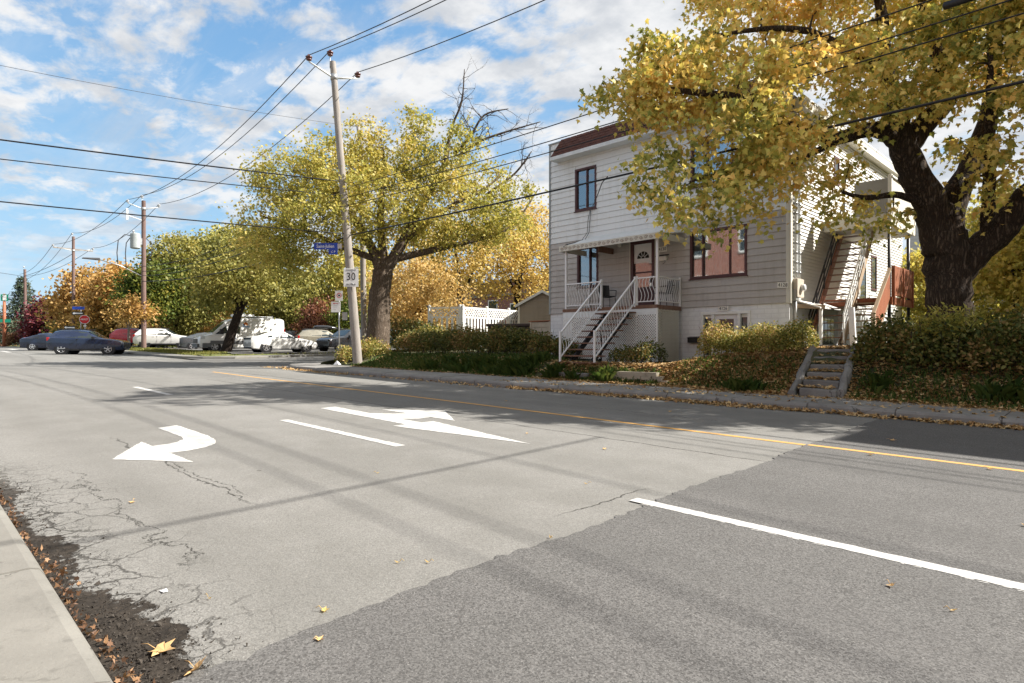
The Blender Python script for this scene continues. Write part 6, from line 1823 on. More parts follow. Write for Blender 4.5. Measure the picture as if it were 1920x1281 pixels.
# ------------------------------------------------------------------ hedges and shrubs
def hedge(name, label, cat, boxes, n, lsize, leaf, seed, stems=True, shape=OVAL, group=None, base=None):
    """boxes: (x0, x1, y0, y1, z0, z1) masses with rounded, ragged tops"""
    g = np.random.default_rng(seed)
    b0 = boxes[0]
    t = thing(name, label, cat, base or ((b0[0] + b0[1]) / 2, (b0[2] + b0[3]) / 2, b0[4]), group)
    vol = np.array([(b[1] - b[0]) * (b[3] - b[2] + b[5] - b[4]) for b in boxes]); vol = vol / vol.sum()
    P = []; tw = MB()
    for b, w in zip(boxes, vol):
        k = int(n * w)
        x = g.uniform(b[0], b[1], k); v = g.random(k) ** .55
        s = np.sign(g.random(k) - .68)          # more on the street side
        ymid, yh = (b[2] + b[3]) / 2, (b[3] - b[2]) / 2
        ang = g.uniform(0, math.pi, k)
        rad = g.uniform(.62, 1.0, k) ** .6
        yy = ymid - np.cos(ang) * yh * rad
        top = b[5] + .10 * np.sin(x * 2.3 + seed) + .07 * np.sin(x * 5.1 + 1.3 * seed) + g.normal(size=k) * .045
        zz = b[4] + (top - b[4]) * np.clip((np.sin(ang) ** .32) * rad * g.uniform(.12, 1.0, k) ** .45, 0, 1.0)
        ex = np.minimum(x - b[0], b[1] - x); zz = b[4] + (zz - b[4]) * np.clip(.72 + ex * 2.2, 0, 1)
        P.append(np.stack([x, yy, zz], 1))
        if stems:
            m = int((b[1] - b[0]) * 14)
            for i in range(m):
                xx = float(g.uniform(b[0], b[1])); y_ = ymid + float(g.normal()) * yh * .35
                h = (b[5] - b[4]) * float(g.uniform(.5, 1.02))
                e = Vector((xx + float(g.normal()) * .16, y_ + float(g.normal()) * yh * .5, b[4] + h))
                tw.tube([(xx, y_, b[4] - .15), ((xx + e.x) / 2 + float(g.normal()) * .05, (y_ + e.y) / 2, b[4] + h * .5), tuple(e)], [.012, .009, .004], 4, cap=False)
    if stems:
        stuff(tw.build('stems', 'twig', t, fix=False))
    P = np.concatenate(P)
    stuff(link('foliage', leaf_mesh('foliage', P, lsize * g.uniform(.6, 1.35, len(P)), leaf, shape, up=.5, droop=.15, g=g), t))
    return t
hedge('clipped_hedge', 'long dark green hedge on the bank between the leaning pole and the front stairs', 'hedge', [(-22.6, -19.2, 15.3, 16.8, .95, 2.05), (-19.3, -16.2, 15.2, 16.7, .95, 2.10), (-16.3, -14.2, 15.3, 16.6, .95, 2.02), (-14.3, -13.2, 15.6, 16.6, .9, 1.55)], 26000, .08, 'leaf_hedge', 51)
hedge('corner_shrub', 'ragged yellow-green shrub around the foot of the leaning pole', 'shrub', [(-24.3, -22.9, 14.3, 15.6, .55, 1.75), (-24.4, -23.5, 13.5, 14.4, .5, 1.35)], 3800, .085, 'leaf_hedge_tan', 52)
hedge('bronze_hedge', 'boxy clipped hedge with bronze and green leaves in front of the basement door', 'hedge', [(-8.6, -7.3, 15.8, 17.2, .92, 1.98), (-7.4, -6.5, 15.75, 17.1, .98, 2.02), (-6.6, -5.72, 15.75, 17.0, 1.02, 1.94)], 14500, .062, 'leaf_hedge_tan', 53)
hedge('dark_shrub', 'small round dark shrub beside the foot of the front stairs', 'shrub', [(-10.85, -9.5, 14.75, 15.9, .75, 1.50)], 3000, .062, 'leaf_hedge', 54)
hedge('wild_hedge', 'tall ragged hedge under the big maple at the right edge', 'hedge', [(-4.5, -3.3, 15.2, 17.4, .75, 1.98), (-3.4, -2.2, 15.0, 17.4, .72, 2.08), (-2.3, -1.0, 14.9, 17.3, .68, 2.12), (-1.1, 1.6, 14.85, 17.2, .65, 2.15)], 27000, .085, 'leaf_hedge', 55)
hedge('yellow_shrub', 'pale yellow-leaved sapling in the hedge in front of the maple trunk', 'shrub', [(-3.3, -2.2, 15.25, 16.1, 1.35, 2.25)], 900, .13, 'leaf_yellowgreen', 56, shape=LANCE)
hedge('rust_bush', 'big round reddish clipped bush at the far left', 'bush', [(-124.0, -120.2, 12.4, 15.4, 1.0, 3.5)], 2600, .3, 'leaf_rustbush', 57, stems=False)
hedge('flower_shrub', 'green shrub with yellow flowers at the end of the hedge by the pale trunk', 'shrub', [(-23.6, -21.9, 16.9, 18.0, 1.0, 2.35)], 2400, .10, 'leaf_hedge_tan', 58)
hedge('yard_shrub', 'dark green and red shrubs behind the hedge, left of the white fence', 'shrub', [(-27.6, -25.6, 18.2, 19.6, 1.0, 2.9), (-26.0, -24.6, 18.6, 19.6, 1.0, 2.5)], 4200, .13, 'leaf_hedge', 59)
hedge('verge_shrub', 'dark ivy shrub by the trunk behind the dark grey car', 'shrub', [(-60.6, -58.4, 16.6, 17.6, 1.0, 2.5)], 1200, .2, 'leaf_green', 60, stems=False)

# ------------------------------------------------------------------ grass, ground cover, fallen leaves
g = np.random.default_rng(61)
def blades(name, P, h, mat, lean=.45, w=.012):
    N = len(P); a = g.uniform(0, 2 * math.pi, N); hh = h * g.uniform(.5, 1.3, N)
    dx, dy = np.cos(a), np.sin(a); ln = lean * g.uniform(.2, 1.3, N) * hh
    V = np.zeros((N, 5, 3)); ww = w * g.uniform(.7, 1.4, N)
    V[:, 0] = P + np.stack([-dy * ww, dx * ww, 0 * ww - .02], 1); V[:, 1] = P + np.stack([dy * ww, -dx * ww, 0 * ww - .02], 1)
    m = P + np.stack([dx * ln * .35, dy * ln * .35, hh * .65], 1)
    V[:, 2] = m + np.stack([dy * ww * .8, -dx * ww * .8, 0 * ww], 1); V[:, 4] = m - np.stack([dy * ww * .8, -dx * ww * .8, 0 * ww], 1)
    V[:, 3] = P + np.stack([dx * ln, dy * ln, hh * (1 - .25 * g.random(N))], 1)
    return link(name, poly_mesh(name, V, mat))
def bank_pts(n, x0, x1, o0, o1, clump=0.0, pw=1.0):
    x = g.uniform(x0, x1, n); o = o0 + (o1 - o0) * g.random(n) ** pw
    if clump:
        k = max(4, n // 60); cxs = g.uniform(x0, x1, k); cos_ = o0 + (o1 - o0) * g.random(k); i = g.integers(0, k, n)
        x = cxs[i] + g.normal(size=n) * clump; o = np.clip(cos_[i] + g.normal(size=n) * clump, o0, o1 + .3)
    P = np.zeros((n, 3))
    for i in range(n):
        y = yb(x[i]) + o[i]
        P[i] = (x[i], y, gz(x[i], y))
    return P
def not_steps(P):
    return P[~((P[:, 0] > -5.42 - .14 * (P[:, 1] - 14)) & (P[:, 0] < -4.25 - .14 * (P[:, 1] - 14)) & (P[:, 1] < 16.5))]
P = np.concatenate([bank_pts(9000, -22.5, -12.9, .02, 1.9), bank_pts(2600, -4.2, 2.5, .02, 1.2), bank_pts(1500, -8.6, -5.6, .1, 1.6), bank_pts(1500, -12.6, -8.7, .0, .5)])
tag(blades('grass', not_steps(P), .13, 'grass_blade'), 'short green grass growing on the bank behind the far pavement', 'grass', kind='stuff')
P = np.concatenate([bank_pts(2600, -18.6, -13.2, .15, .95, .10), bank_pts(650, -4.1, 2.2, .1, .9, .11), bank_pts(500, -12.4, -10.2, .0, .3, .08), bank_pts(120, -6.9, -5.7, -.02, .3, .06)])
tag(blades('lily_leaves', not_steps(P), .30, 'grass_blade', .8, .017), 'clumps of long strap-like green leaves along the foot of the bank', 'ground cover', kind='stuff')
x = g.uniform(-62, -38.4, 7000); y = np.where(x > -39.6, g.uniform(13, 26, 7000), g.uniform(13.0, 14.9, 7000))
P = np.stack([x, y, np.array([(zr(a) + .14 + .08 * min(1, max(0, (b - 12.98) / .62)) + .06 * min(1, max(0, (b - 13.6) / 1.3))) if a < -39.6 else zs(a, b) + .15 for a, b in zip(x, y)])], 1)
tag(blades('verge_blades', P, .10, 'grass_dry', .5, .02), 'thin dry grass on the verge in front of the car park', 'grass', kind='stuff')
P = np.concatenate([bank_pts(12000, -8.9, -5.3, .0, 2.0), bank_pts(7500, -4.4, 2.0, .0, 1.5, 0, 1.2), bank_pts(3800, -12.7, -8.5, -.1, 1.0), bank_pts(4300, -22.5, -12.8, -.05, 1.9)])
steps_ = []
for i in range(6):
    n_ = 95; xx = g.uniform(-5.3, -4.55, n_); steps_.append(np.stack([xx, 14.16 + i * .36 + .30 * g.random(n_) ** .6, np.full(n_, .24 + .172 * (i + 1))], 1))
n_ = 700; xx = g.uniform(-6.4, -4.4, n_); yy = g.uniform(16.3, 18.2, n_)
steps_.append(np.stack([xx, yy, np.array([gz(a, b) for a, b in zip(xx, yy)])], 1))
P = np.concatenate([not_steps(P), np.concatenate(steps_)])
P[:, 2] += .012 + .05 * g.random(len(P)) ** 2
tag(link('leaf_litter', leaf_mesh('leaf_litter', P, .088 * g.uniform(.55, 1.3, len(P)), 'leaf_litter', MAPLE_S, flat=True, fold=.25, g=g)), 'dry tan leaves covering the bank and the old steps', 'fallen leaves', kind='stuff')
# along the pavement edge and the gutter
n_ = 2600; xx = g.uniform(-13, 3, n_); oo = np.abs(g.normal(size=n_)) * .16
P = np.stack([xx, np.array([yb(a) for a in xx]) - oo + .05, np.array([zr(a) + .165 for a in xx])], 1)
n2 = 3400; xx = np.concatenate([g.uniform(-12, 2.5, int(n2 * .86)), g.uniform(-25, -12, n2 - int(n2 * .86))]); den = .5 + .5 * np.sin(xx * 1.3) * np.sin(xx * .47 + 1)
keep = g.random(n2) < (.35 + .65 * den); xx = xx[keep]; oo = np.abs(g.normal(size=len(xx))) * .13 * (.5 + den[keep])
Q = np.stack([xx, np.array([yc(a) for a in xx]) - .02 - oo, np.array([zr(a) + .018 for a in xx]) + .05 * np.exp(-oo * 12) * g.random(len(xx))], 1)
n3 = 900; x3 = g.uniform(-27, -21, n3); Q2 = np.stack([x3, 11.3 + g.random(n3) * 1.0 - .04 * (x3 + 24), np.array([zr(a) + .012 for a in x3])], 1)
n4 = 420; x4 = g.uniform(-13, 3, n4); Q3 = np.stack([x4, np.array([yc(a) + .1 + 1.2 * q for a, q in zip(x4, g.random(n4))]), np.array([zr(a) + .168 for a in x4])], 1)
P = np.concatenate([P, Q, Q3, Q2[g.random(n3) < .35]])
tag(link('gutter_leaves', leaf_mesh('gutter_leaves', P, .085 * g.uniform(.55, 1.3, len(P)), 'leaf_litter', MAPLE_S, flat=True, fold=.35, g=g)), 'dry leaves drifted along the far kerb and pavement edge', 'fallen leaves', kind='stuff')
n5 = 900; x5 = -8 + 5.75 * g.random(n5); w5 = .5 + .5 * np.sin(x5 * 2.7) * np.sin(x5 * 1.1 + .6)
keep = g.random(n5) < .25 + .75 * w5; x5 = x5[keep]; n5 = len(x5); o5 = np.abs(g.normal(size=n5)) * (.012 + .035 * w5[keep])
P = np.stack([x5, .612 + o5, np.array([zr(a) + .012 for a in x5]) + .04 * g.random(n5) * w5[keep]], 1)
hf = n5 // 2
tag(link('kerb_leaves', leaf_mesh('kerb_leaves', P[:hf], .021 * g.uniform(.4, 1.7, hf), 'leaf_brown', MAPLE_S, up=.2, droop=.0, fold=.5, g=g)), 'narrow line of dry red-brown leaf scraps along the near kerb', 'fallen leaves', kind='stuff')
tag(link('kerb_leaves', leaf_mesh('kerb_leaves', P[hf:], .026 * g.uniform(.4, 1.7, n5 - hf), 'leaf_brown', LANCE, up=.2, droop=.0, fold=.5, g=g)), 'narrow line of dry tan leaf scraps along the near kerb', 'fallen leaves', kind='stuff')
n6 = 1500; q = g.random(n6) < .6
x6 = np.where(q, -2.98 + g.normal(size=n6) * .36, -7.5 + 5 * g.random(n6)); y6 = np.where(q, .66 + np.abs(g.normal(size=n6)) * .15, .62 + np.abs(g.normal(size=n6)) * .12)
P = np.stack([x6, y6, np.array([zr(a) + .004 for a in x6])], 1)
sg = g.uniform(.003, .010, n6) * (1 + 1.2 * (g.random(n6) > .96)); V = np.zeros((n6 * 4, 3, 3))
c4 = g.normal(size=(n6, 4, 3)); c4 /= np.linalg.norm(c4, axis=2, keepdims=True); c4 = P[:, None] + c4 * sg[:, None, None]
for k_, f_ in enumerate(((0, 1, 2), (0, 1, 3), (0, 2, 3), (1, 2, 3))):
    V[k_::4] = c4[:, list(f_)]
tag(link('gravel', poly_mesh('gravel', V, 'gravel_dark')), 'loose gravel crumbs in the broken asphalt by the near kerb', 'gravel', kind='stuff')
# single leaves lying on the road: each one a thing
def one_leaf(label, x, y, size, rz, mat, z=None, tilt=.12, shape=MAPLE, stem=True):
    size *= .55
    t = thing('fallen_leaf', label, 'leaf', (x, y, (zr(x) + (.008 if x > -2.7 else 0)) if z is None else z), 'single leaves lying on the road', rz)
    mb = MB(); k = len(shape); vs = [(0, .45 * size, .02 * size)]
    for (a, b) in shape:
        c_ = .30 * abs(a) ** 1.3 + .22 * (b - .45) ** 2
        vs.append((a * size, b * size, .006 + c_ * size * (1 + .4 * math.sin(9 * a + 5 * b + x))))
    mb.add(vs, [(0, 1 + i, 1 + (i + 1) % k) for i in range(k)], 0, False)
    o_ = bpy.data.objects.new('blade', mb.mesh('blade', [mat])); COL.objects.link(o_); o_.parent = t; o_.rotation_euler = (tilt, tilt * .6, 0)
    if stem:
        mb = MB(); mb.tube([(0, 0, .012), (.03 * size, -.35 * size, .03), (-.05 * size, -.75 * size, .02)], .0016 + .012 * size * .1, 5)
        o_ = bpy.data.objects.new('stalk', mb.mesh('stalk', [mat])); COL.objects.link(o_); o_.parent = t
    return t
one_leaf('large pale maple leaf at the near kerb beside the broken asphalt hole, farther one', -2.95, .80, .20, R(-60), 'leaf_litter')
one_leaf('large tan leaf standing in the broken asphalt hole at the bottom left', -2.66, .86, .17, R(-75), 'leaf_litter', tilt=.5)
one_leaf('pale leaf cut by the bottom edge of the picture on the dark pavement', -1.72, 1.36, .12, R(160), 'leaf_gold')
one_leaf('yellow leaf on the pale asphalt left of the patch seam', -2.82, 1.50, .075, R(-40), 'leaf_gold')
one_leaf('pinkish leaf alone on the dark pavement at the lower right', -.50, 2.62, .13, R(100), 'leaf_litter')
one_leaf('brown leaf on the seam near the bottom left of the dark pavement', -2.54, 1.33, .07, R(20), 'leaf_litter')
for (x, y, s_, lb) in ((-5.7, 1.38, .09, 'small yellow leaf above the cracked asphalt at left'), (-3.35, 1.15, .06, 'small orange leaf near the white paper scrap'), (-3.1, 2.15, .07, 'small leaf in mid road, left of two near the seam'), (-2.98, 2.28, .07, 'small leaf in mid road, right of two near the seam'),
                       (-4.6, 6.2, .10, 'leaf lying past the tip of the straight arrow'), (-2.78, 3.15, .08, 'leaf right on the seam below the white line'), (-.95, 3.9, .09, 'slim leaf touching the solid white line at the right'), (-.65, 3.75, .08, 'slim leaf just below the solid white line at the right'),
                       (-1.1, 8.3, .12, 'leaf beside the yellow line at the far right'), (-2.2, 8.25, .11, 'leaf below the yellow line near the seam'), (-2.35, 9.7, .14, 'pale leaf in the shade above the yellow line at right'), (-6.2, 10.4, .12, 'pale leaf in the shade in front of the block wall'),
                       (-3.6, 4.6, .08, 'leaf left of the start of the solid white line'), (-6.1, 6.4, .09, 'leaf on the pavement beside the straight arrow head'), (-.55, 5.9, .09, 'small leaf between the solid white line and yellow line at right'), (-9.6, 9.4, .11, 'leaf in the tree shade just past the yellow line'), (-5.3, 3.4, .07, 'tiny leaf in the middle of the nearest lane')):
    one_leaf(lb, x, y, s_, float(g.uniform(0, 6.28)), 'leaf_litter' if s_ > .085 else 'leaf_peach', tilt=float(g.uniform(.05, .35)), shape=MAPLE if s_ > .085 else LANCE)
mb = MB(); mb.add([(-3.63, 1.0, zr(-3.6) + .004), (-3.58, 1.005, zr(-3.6) + .008), (-3.582, 1.03, zr(-3.6) + .006), (-3.625, 1.034, zr(-3.6) + .009), (-3.60, 1.018, zr(-3.6) + .014)], [(0, 1, 4), (1, 2, 4), (2, 3, 4), (3, 0, 4)])
tag(mb.build('paper_scrap', 'white_paint', fix=False), 'tiny crumpled white paper scrap on the cracked asphalt', 'litter')
mb = MB(); mb.add([(-23.05, 12.75, .56), (-22.8, 12.85, .58), (-22.85, 13.0, .57), (-23.1, 12.95, .56), (-22.98, 12.88, .74)], [(0, 1, 4), (1, 2, 4), (2, 3, 4), (3, 0, 4)])
tag(mb.build('paper_bag', 'white_paint', fix=False), 'crumpled white bag at the foot of the leaning pole', 'litter')
# ------------------------------------------------------------------ vehicles
def loft_car(name, label, spec, loc, rz, group='cars parked in the car park'):
    """spec: stations front to back (x, floor, belt, top, half width floor, half width belt, half width roof)"""
    t = thing(name, label, spec.get('cat', 'car'), (0, 0, 0), group)
    st = spec['st']; paint_ = spec['paint']
    def ring(s):
        x, zf, zb_, zt, wf, wb_, wr = s
        hgt = zb_ - zf
        pts = [(0, zf), (wf * .92, zf), (wf, zf + .05), (wb_ * .995, zf + hgt * .35), (wb_ * 1.01, zf + hgt * .62), (wb_ * .985, zb_ - .02), (wb_ * .95, zb_), (wr + (wb_ * .95 - wr) * .5, zb_ + (zt - zb_) * .55), (wr, zt - (.06 if zt - zb_ > .12 else .012)), (wr * .82, zt - .006), (0, zt)]
        return [(x, y, z) for y, z in pts] + [(x, -y, z) for y, z in pts[-2:0:-1]]
    rings = [ring(s) for s in st]; m = len(rings[0])
    mb = MB(); vs = [p for r_ in rings for p in r_]
    fs = [(i * m + k, i * m + (k + 1) % m, (i + 1) * m + (k + 1) % m, (i + 1) * m + k) for i in range(len(st) - 1) for k in range(m)]
    mb.add(vs, fs, 0, True); mb.add(rings[0], [tuple(range(m))], 0, False); mb.add(rings[-1], [tuple(range(m - 1, -1, -1))], 0, False)
    body = mb.build('body', paint_, t, sharp=34)
    xs_ = [s[0] for s in st]
    def S_(x):
        for a, b in zip(st[:-1], st[1:]):
            if b[0] <= x <= a[0]:
                f = (x - a[0]) / (b[0] - a[0] + 1e-9)
                return [p + (q - p) * f for p, q in zip(a, b)]
        return list(st[0] if x > st[0][0] else st[-1])
    def side(x, f, s, off=.010):
        q = S_(x); wb_, wr, zb_, zt = q[5] * .95, q[6], q[2], q[3] - .06
        y = (wb_ + (wr - wb_) * f * 1.0); z = zb_ + (zt - zb_) * f
        return (x, s * (y + off), z)
    for poly in spec['glass']:
        for s in (-1, 1):
            mb = MB(); mb.face([side(x, f, s) for x, f in poly]); mb.build('side_window', 'car_glass', t)
    for (xa, xb, nm) in spec['screens']:
        a, b = S_(xa), S_(xb)
        n_ = 6; mb = MB(); vs = []
        d = Vector((b[0] - a[0], 0, b[3] - a[3])); nv = Vector((-d.z, 0, d.x)).normalized()
        if nv.z < 0:
            nv = -nv
        for i in range(n_ + 1):
            f = i / n_ * 2 - 1
            for q in (a, b):
                w = q[6] * (.93 if q is a else .90)
                vs.append((q[0] + nv.x * .014, f * w, q[3] + nv.z * .014 - (.02 if abs(f) > .99 else 0)))
        mb.add(vs, [(2 * i, 2 * i + 2, 2 * i + 3, 2 * i + 1) for i in range(n_)], 0, True); mb.build(nm, 'car_glass', t)
    W = spec['w']
    for (x, r_) in spec['wheels']:
        for s in (-1, 1):
            mb = MB(); mb.lathe((x, s * (W - .18), r_), (0, s, 0), [(0, r_ + .07), (.183, r_ + .07)], 20); mb.build('wheel_arch', 'black_plastic', t)
            mb = MB(); mb.lathe((x, s * (W - .22), r_), (0, s, 0), [(0, r_ * .8), (.02, r_ * .97), (.04, r_), (.19, r_), (.215, r_ * .95), (.225, r_ * .68)], 22); wh = mb.build('wheel', 'tyre_rubber', t, sharp=50)
            mb = MB(); mb.lathe((x, s * (W - .01), r_), (0, s, 0), [(0, r_ * .66), (.018, r_ * .66), (.020, r_ * .58), (.006, r_ * .55), (.006, .02)], 20)
            mb.build('rim', 'rim_alloy' if not spec.get('steel') else 'galvanised', wh, sharp=40)
            mb = MB()
            for k in range(5):
                a = k * 1.2566 + .3
                mb.beam((x, s * (W + .008), r_), (x + math.cos(a) * r_ * .6, s * (W + .006), r_ + math.sin(a) * r_ * .6), .055 if not spec.get('steel') else .10, .02, (0, 1, 0))
            mb.build('spokes', 'rim_alloy', wh)
    for (x0, x1, y0, y1, z0, z1, m_, nm) in spec['bits']:
        for s in ((-1, 1) if y0 > 0 else (1,)):
            ya, yb_ = (y0, y1) if s > 0 else (-y1, -y0)
            mb = MB(); mb.box(x0, x1, ya, yb_, z0, z1); mb.build(nm, m_, t, bevel=.015)
    t.location = loc; t.rotation_euler = (0, 0, rz)
    t.name = name
    return t
def sedan(paint_, primer=False):
    st = [(2.24, .30, .55, .58, .60, .62, .50), (2.12, .22, .62, .68, .74, .78, .62), (1.75, .19, .74, .80, .82, .87, .74), (1.20, .19, .85, .90, .84, .885, .76), (.82, .19, .90, .95, .84, .89, .74), (.05, .19, .93, 1.36, .84, .89, .60), (-.45, .19, .94, 1.43, .84, .89, .60), (-1.0, .19, .96, 1.37, .84, .885, .59), (-1.75, .20, 1.0, 1.09, .83, .87, .62), (-2.08, .24, .98, 1.04, .80, .83, .60), (-2.24, .34, .90, .95, .72, .74, .52)]
    g_ = [[(.62, .06), (.02, .90), (-.40, .93), (-.40, .06)], [(-.47, .06), (-.47, .93), (-.95, .88), (-1.42, .35), (-1.30, .06)]]
    bits = [(-2.235, -2.20, .52, .74, .72, .86, 'lamp_red', 'tail_lamp'), (1.95, 2.17, .55, .72, .55, .66, 'lamp_clear', 'headlamp'), (.50, .66, .90, 1.05, .92, 1.05, 'black_plastic', 'wing_mirror'), (-2.262, -2.235, -.25, .25, .55, .68, 'sign_white', 'licence_plate'),
            (-2.27, -2.1, -.66, .66, .24, .36, 'black_plastic', 'rear_bumper'), (.12, .24, .893, .905, .80, .83, paint_, 'door_handle'), (-.75, -.63, .893, .905, .83, .86, paint_, 'door_handle'), (-.43, -.424, .885, .899, .28, .92, 'black_plastic', 'door_gap'), (.62, .626, .885, .899, .28, .88, 'black_plastic', 'door_gap'), (-1.2, 1.0, .84, .88, .19, .25, 'black_plastic', 'sill')]
    if primer:
        bits += [(.34, 1.0, .872, .901, .30, .80, 'car_primer', 'primed_panel'), (-2.262, -2.12, -.80, .80, .40, .66, 'car_primer', 'primed_bumper'), (-2.25, -2.18, -.70, .70, .83, .97, 'black_plastic', 'rear_panel')]
    return dict(paint=paint_, st=st, glass=g_, screens=[(.78, .10, 'windscreen'), (-1.08, -1.70, 'rear_window')], wheels=[(1.38, .32), (-1.32, .32)], w=.87, bits=bits)
def suv(paint_, box=False):
    st = [(2.26, .40, .72, .80, .62, .66, .52), (2.14, .28, .84, .92, .76, .82, .66), (1.75, .26, .94, 1.00, .86, .90, .76), (1.05, .26, 1.02, 1.08, .87, .92, .77), (.80, .26, 1.04, 1.14, .87, .92, .74), (.10, .26, 1.06, 1.58, .87, .92, .66), (-.50, .26, 1.07, 1.66, .87, .92, .66), (-1.4, .26, 1.10, 1.63, .87, .915, .64), (-1.85, .28, 1.12, 1.56, .86, .90, .60), (-2.16, .34, 1.10, 1.22, .82, .86, .64), (-2.26, .42, .90, .98, .76, .80, .60)]
    g_ = [[(.60, .08), (.06, .90), (-.42, .93), (-.42, .08)], [(-.49, .08), (-.49, .93), (-1.18, .92), (-1.18, .10)], [(-1.25, .12), (-1.25, .92), (-1.62, .88), (-1.82, .40)]]
    bits = [(-2.24, -2.08, .66, .86, .92, 1.14, 'lamp_red', 'tail_lamp'), (2.0, 2.2, .58, .78, .74, .88, 'lamp_clear', 'headlamp'), (.48, .64, .93, 1.10, 1.02, 1.18, 'black_plastic', 'wing_mirror'), (-2.285, -2.26, -.26, .26, .72, .86, 'sign_white', 'licence_plate'), (2.2, 2.28, -.5, .5, .50, .72, 'black_plastic', 'grille'),
            (-2.29, -2.1, -.76, .76, .34, .56, 'black_plastic', 'rear_bumper'), (-1.5, 1.3, .88, .91, .26, .38, 'black_plastic', 'sill'), (-1.7, .1, .60, .64, 1.64, 1.70, 'black_plastic', 'roof_rail'), (-.45, -.444, .915, .930, .36, 1.05, 'black_plastic', 'door_gap'), (.62, .626, .915, .930, .36, 1.02, 'black_plastic', 'door_gap'), (.12, .26, .926, .938, .92, .95, paint_, 'door_handle'), (-.76, -.62, .926, .938, .95, .98, paint_, 'door_handle')]
    return dict(paint=paint_, st=st, glass=g_, screens=[(.78, .14, 'windscreen'), (-1.90, -2.13, 'rear_window')], wheels=[(1.40, .36), (-1.36, .36)], w=.89, bits=bits)
def van():
    st = [(2.95, .45, .90, .98, .70, .74, .60), (2.85, .30, 1.02, 1.10, .86, .90, .74), (2.45, .28, 1.16, 1.22, .96, 1.00, .84), (2.05, .28, 1.24, 1.32, .97, 1.01, .84), (1.15, .28, 1.28, 2.18, .97, 1.02, .78), (.80, .28, 1.28, 2.36, .97, 1.02, .80), (.30, .28, 1.28, 2.46, .97, 1.02, .82), (-1.2, .28, 1.28, 2.48, .97, 1.02, .83), (-2.7, .28, 1.28, 2.46, .97, 1.02, .83), (-2.92, .32, 1.28, 2.40, .95, 1.00, .81), (-2.96, .36, 1.26, 2.30, .92, .98, .78)]
    g_ = [[(1.88, .03), (1.18, .70), (1.02, .74), (1.02, .03)], [(.97, .03), (.97, .74), (.22, .72), (.22, .03)]]
    bits = [(2.55, 2.80, .72, .99, .92, 1.14, 'lamp_clear', 'headlamp'), (2.93, 3.0, -.6, .6, .62, .92, 'black_plastic', 'grille'), (2.72, 3.02, -.84, .84, .30, .58, 'van_grey_trim', 'bumper'), (1.40, 1.62, 1.03, 1.26, 1.26, 1.62, 'black_plastic', 'wing_mirror'), (-2.6, 2.2, .985, 1.035, .56, .80, 'van_grey_trim', 'side_moulding'), (2.1, 2.7, .965, 1.01, .34, .62, 'van_grey_trim', 'wing_trim'),
            (-2.985, -2.93, .82, .95, 1.0, 1.7, 'lamp_red', 'tail_lamp'), (-2.2, .5, -.62, .62, 2.56, 2.60, 'white_metal', 'roof_rack'), (-.9, .5, -.5, .5, 2.60, 2.74, 'sign_white', 'roof_load'), (.15, .156, 1.005, 1.024, .45, 1.26, 'black_plastic', 'door_gap'), (-1.35, -1.344, 1.005, 1.024, .45, 1.26, 'black_plastic', 'door_gap'), (.30, .46, 1.02, 1.035, 1.06, 1.10, 'black_plastic', 'door_handle'),
            (-2.1, -2.04, .56, .60, 2.46, 2.56, 'galvanised', 'rack_foot'), (.3, .36, .56, .60, 2.46, 2.56, 'galvanised', 'rack_foot')]
    return dict(paint='car_white', st=st, glass=g_, screens=[(1.98, 1.18, 'windscreen')], wheels=[(1.92, .36), (-1.55, .36)], w=1.0, bits=bits, cat='van', steel=True)
UP, DN = R(90), R(-90)
def zl2(x, y):
    return zl(x, y) + .004
loft_car('parked_car', 'white fastback car with grey primed door panel, nearest in the car park', sedan('car_white', True), (-40.75, 18.7, .90), R(86))
vn = loft_car('parked_van', 'white delivery van with grey lower trim, parked nose to the left', van(), (-46.6, 18.2, .90), R(-97))
# lettering and logo on the van flank: flat print on the side facing the street
c_, s_ = math.cos(R(-97)), math.sin(R(-97))
def vanpt(x, z, d=1.035):
    # a point on the left flank of the van in its own coordinates
    q = interp(z, (1.28, 2.42), (1.02 * .95 + .012, .845))
    return (x, q, z)
lg = MB()
for k, (dx, dz, m_) in enumerate(((0, 0, 0), (.10, .05, 0), (.17, -.02, 0))):
    lg.face([vanpt(-.10 - dx + .07 * math.cos(a * .5236), 2.02 + dz + .09 * math.sin(a * .5236)) for a in range(12)], m_)
o_ = lg.build('logo', 'logo_orange', None, fix=False); o_.parent = vn
lg = MB()
lg.face([vanpt(.02, 1.90), vanpt(-.12, 1.90), vanpt(-.12, 2.0), vanpt(.02, 2.0)]); lg.face([vanpt(.05, 1.78), vanpt(-.45, 1.78), vanpt(-.45, 1.85), vanpt(.05, 1.85)])
o_ = lg.build('logo_word', 'logo_blue', None, fix=False); o_.parent = vn
for r_, (a, b) in enumerate(((-1.0, -2.3), (-1.2, -2.2), (-1.3, -2.0))):
    lg = MB(); x = a; gg = random.Random(r_)
    while x > b:
        w_ = gg.uniform(.05, .16); lg.face([vanpt(x, 2.02 - .13 * r_), vanpt(x - w_, 2.02 - .13 * r_), vanpt(x - w_, 2.07 - .13 * r_), vanpt(x, 2.07 - .13 * r_)]); x -= w_ + .04
    o_ = lg.build('lettering', 'logo_grey', None, fix=False); o_.parent = vn
lg = MB(); lg.face([(.62 + .10 * math.cos(a * .5236), 1.037, .98 + .10 * math.sin(a * .5236)) for a in range(12)]); o_ = lg.build('door_badge', 'logo_blue', None, fix=False); o_.parent = vn
loft_car('parked_car', 'dark grey car with red tail lamp, tail to the street left of the van', sedan('car_grey'), (-53.0, 18.4, .98), R(72))
loft_car('parked_car', 'black car half hidden between the van nose and the dark grey car', sedan('car_black'), (-53.2, 20.9, 1.0), R(80))
loft_car('parked_car', 'white sport utility car behind the straight dark trunk', suv('car_white'), (-58.0, 16.5, 1.14), R(60))
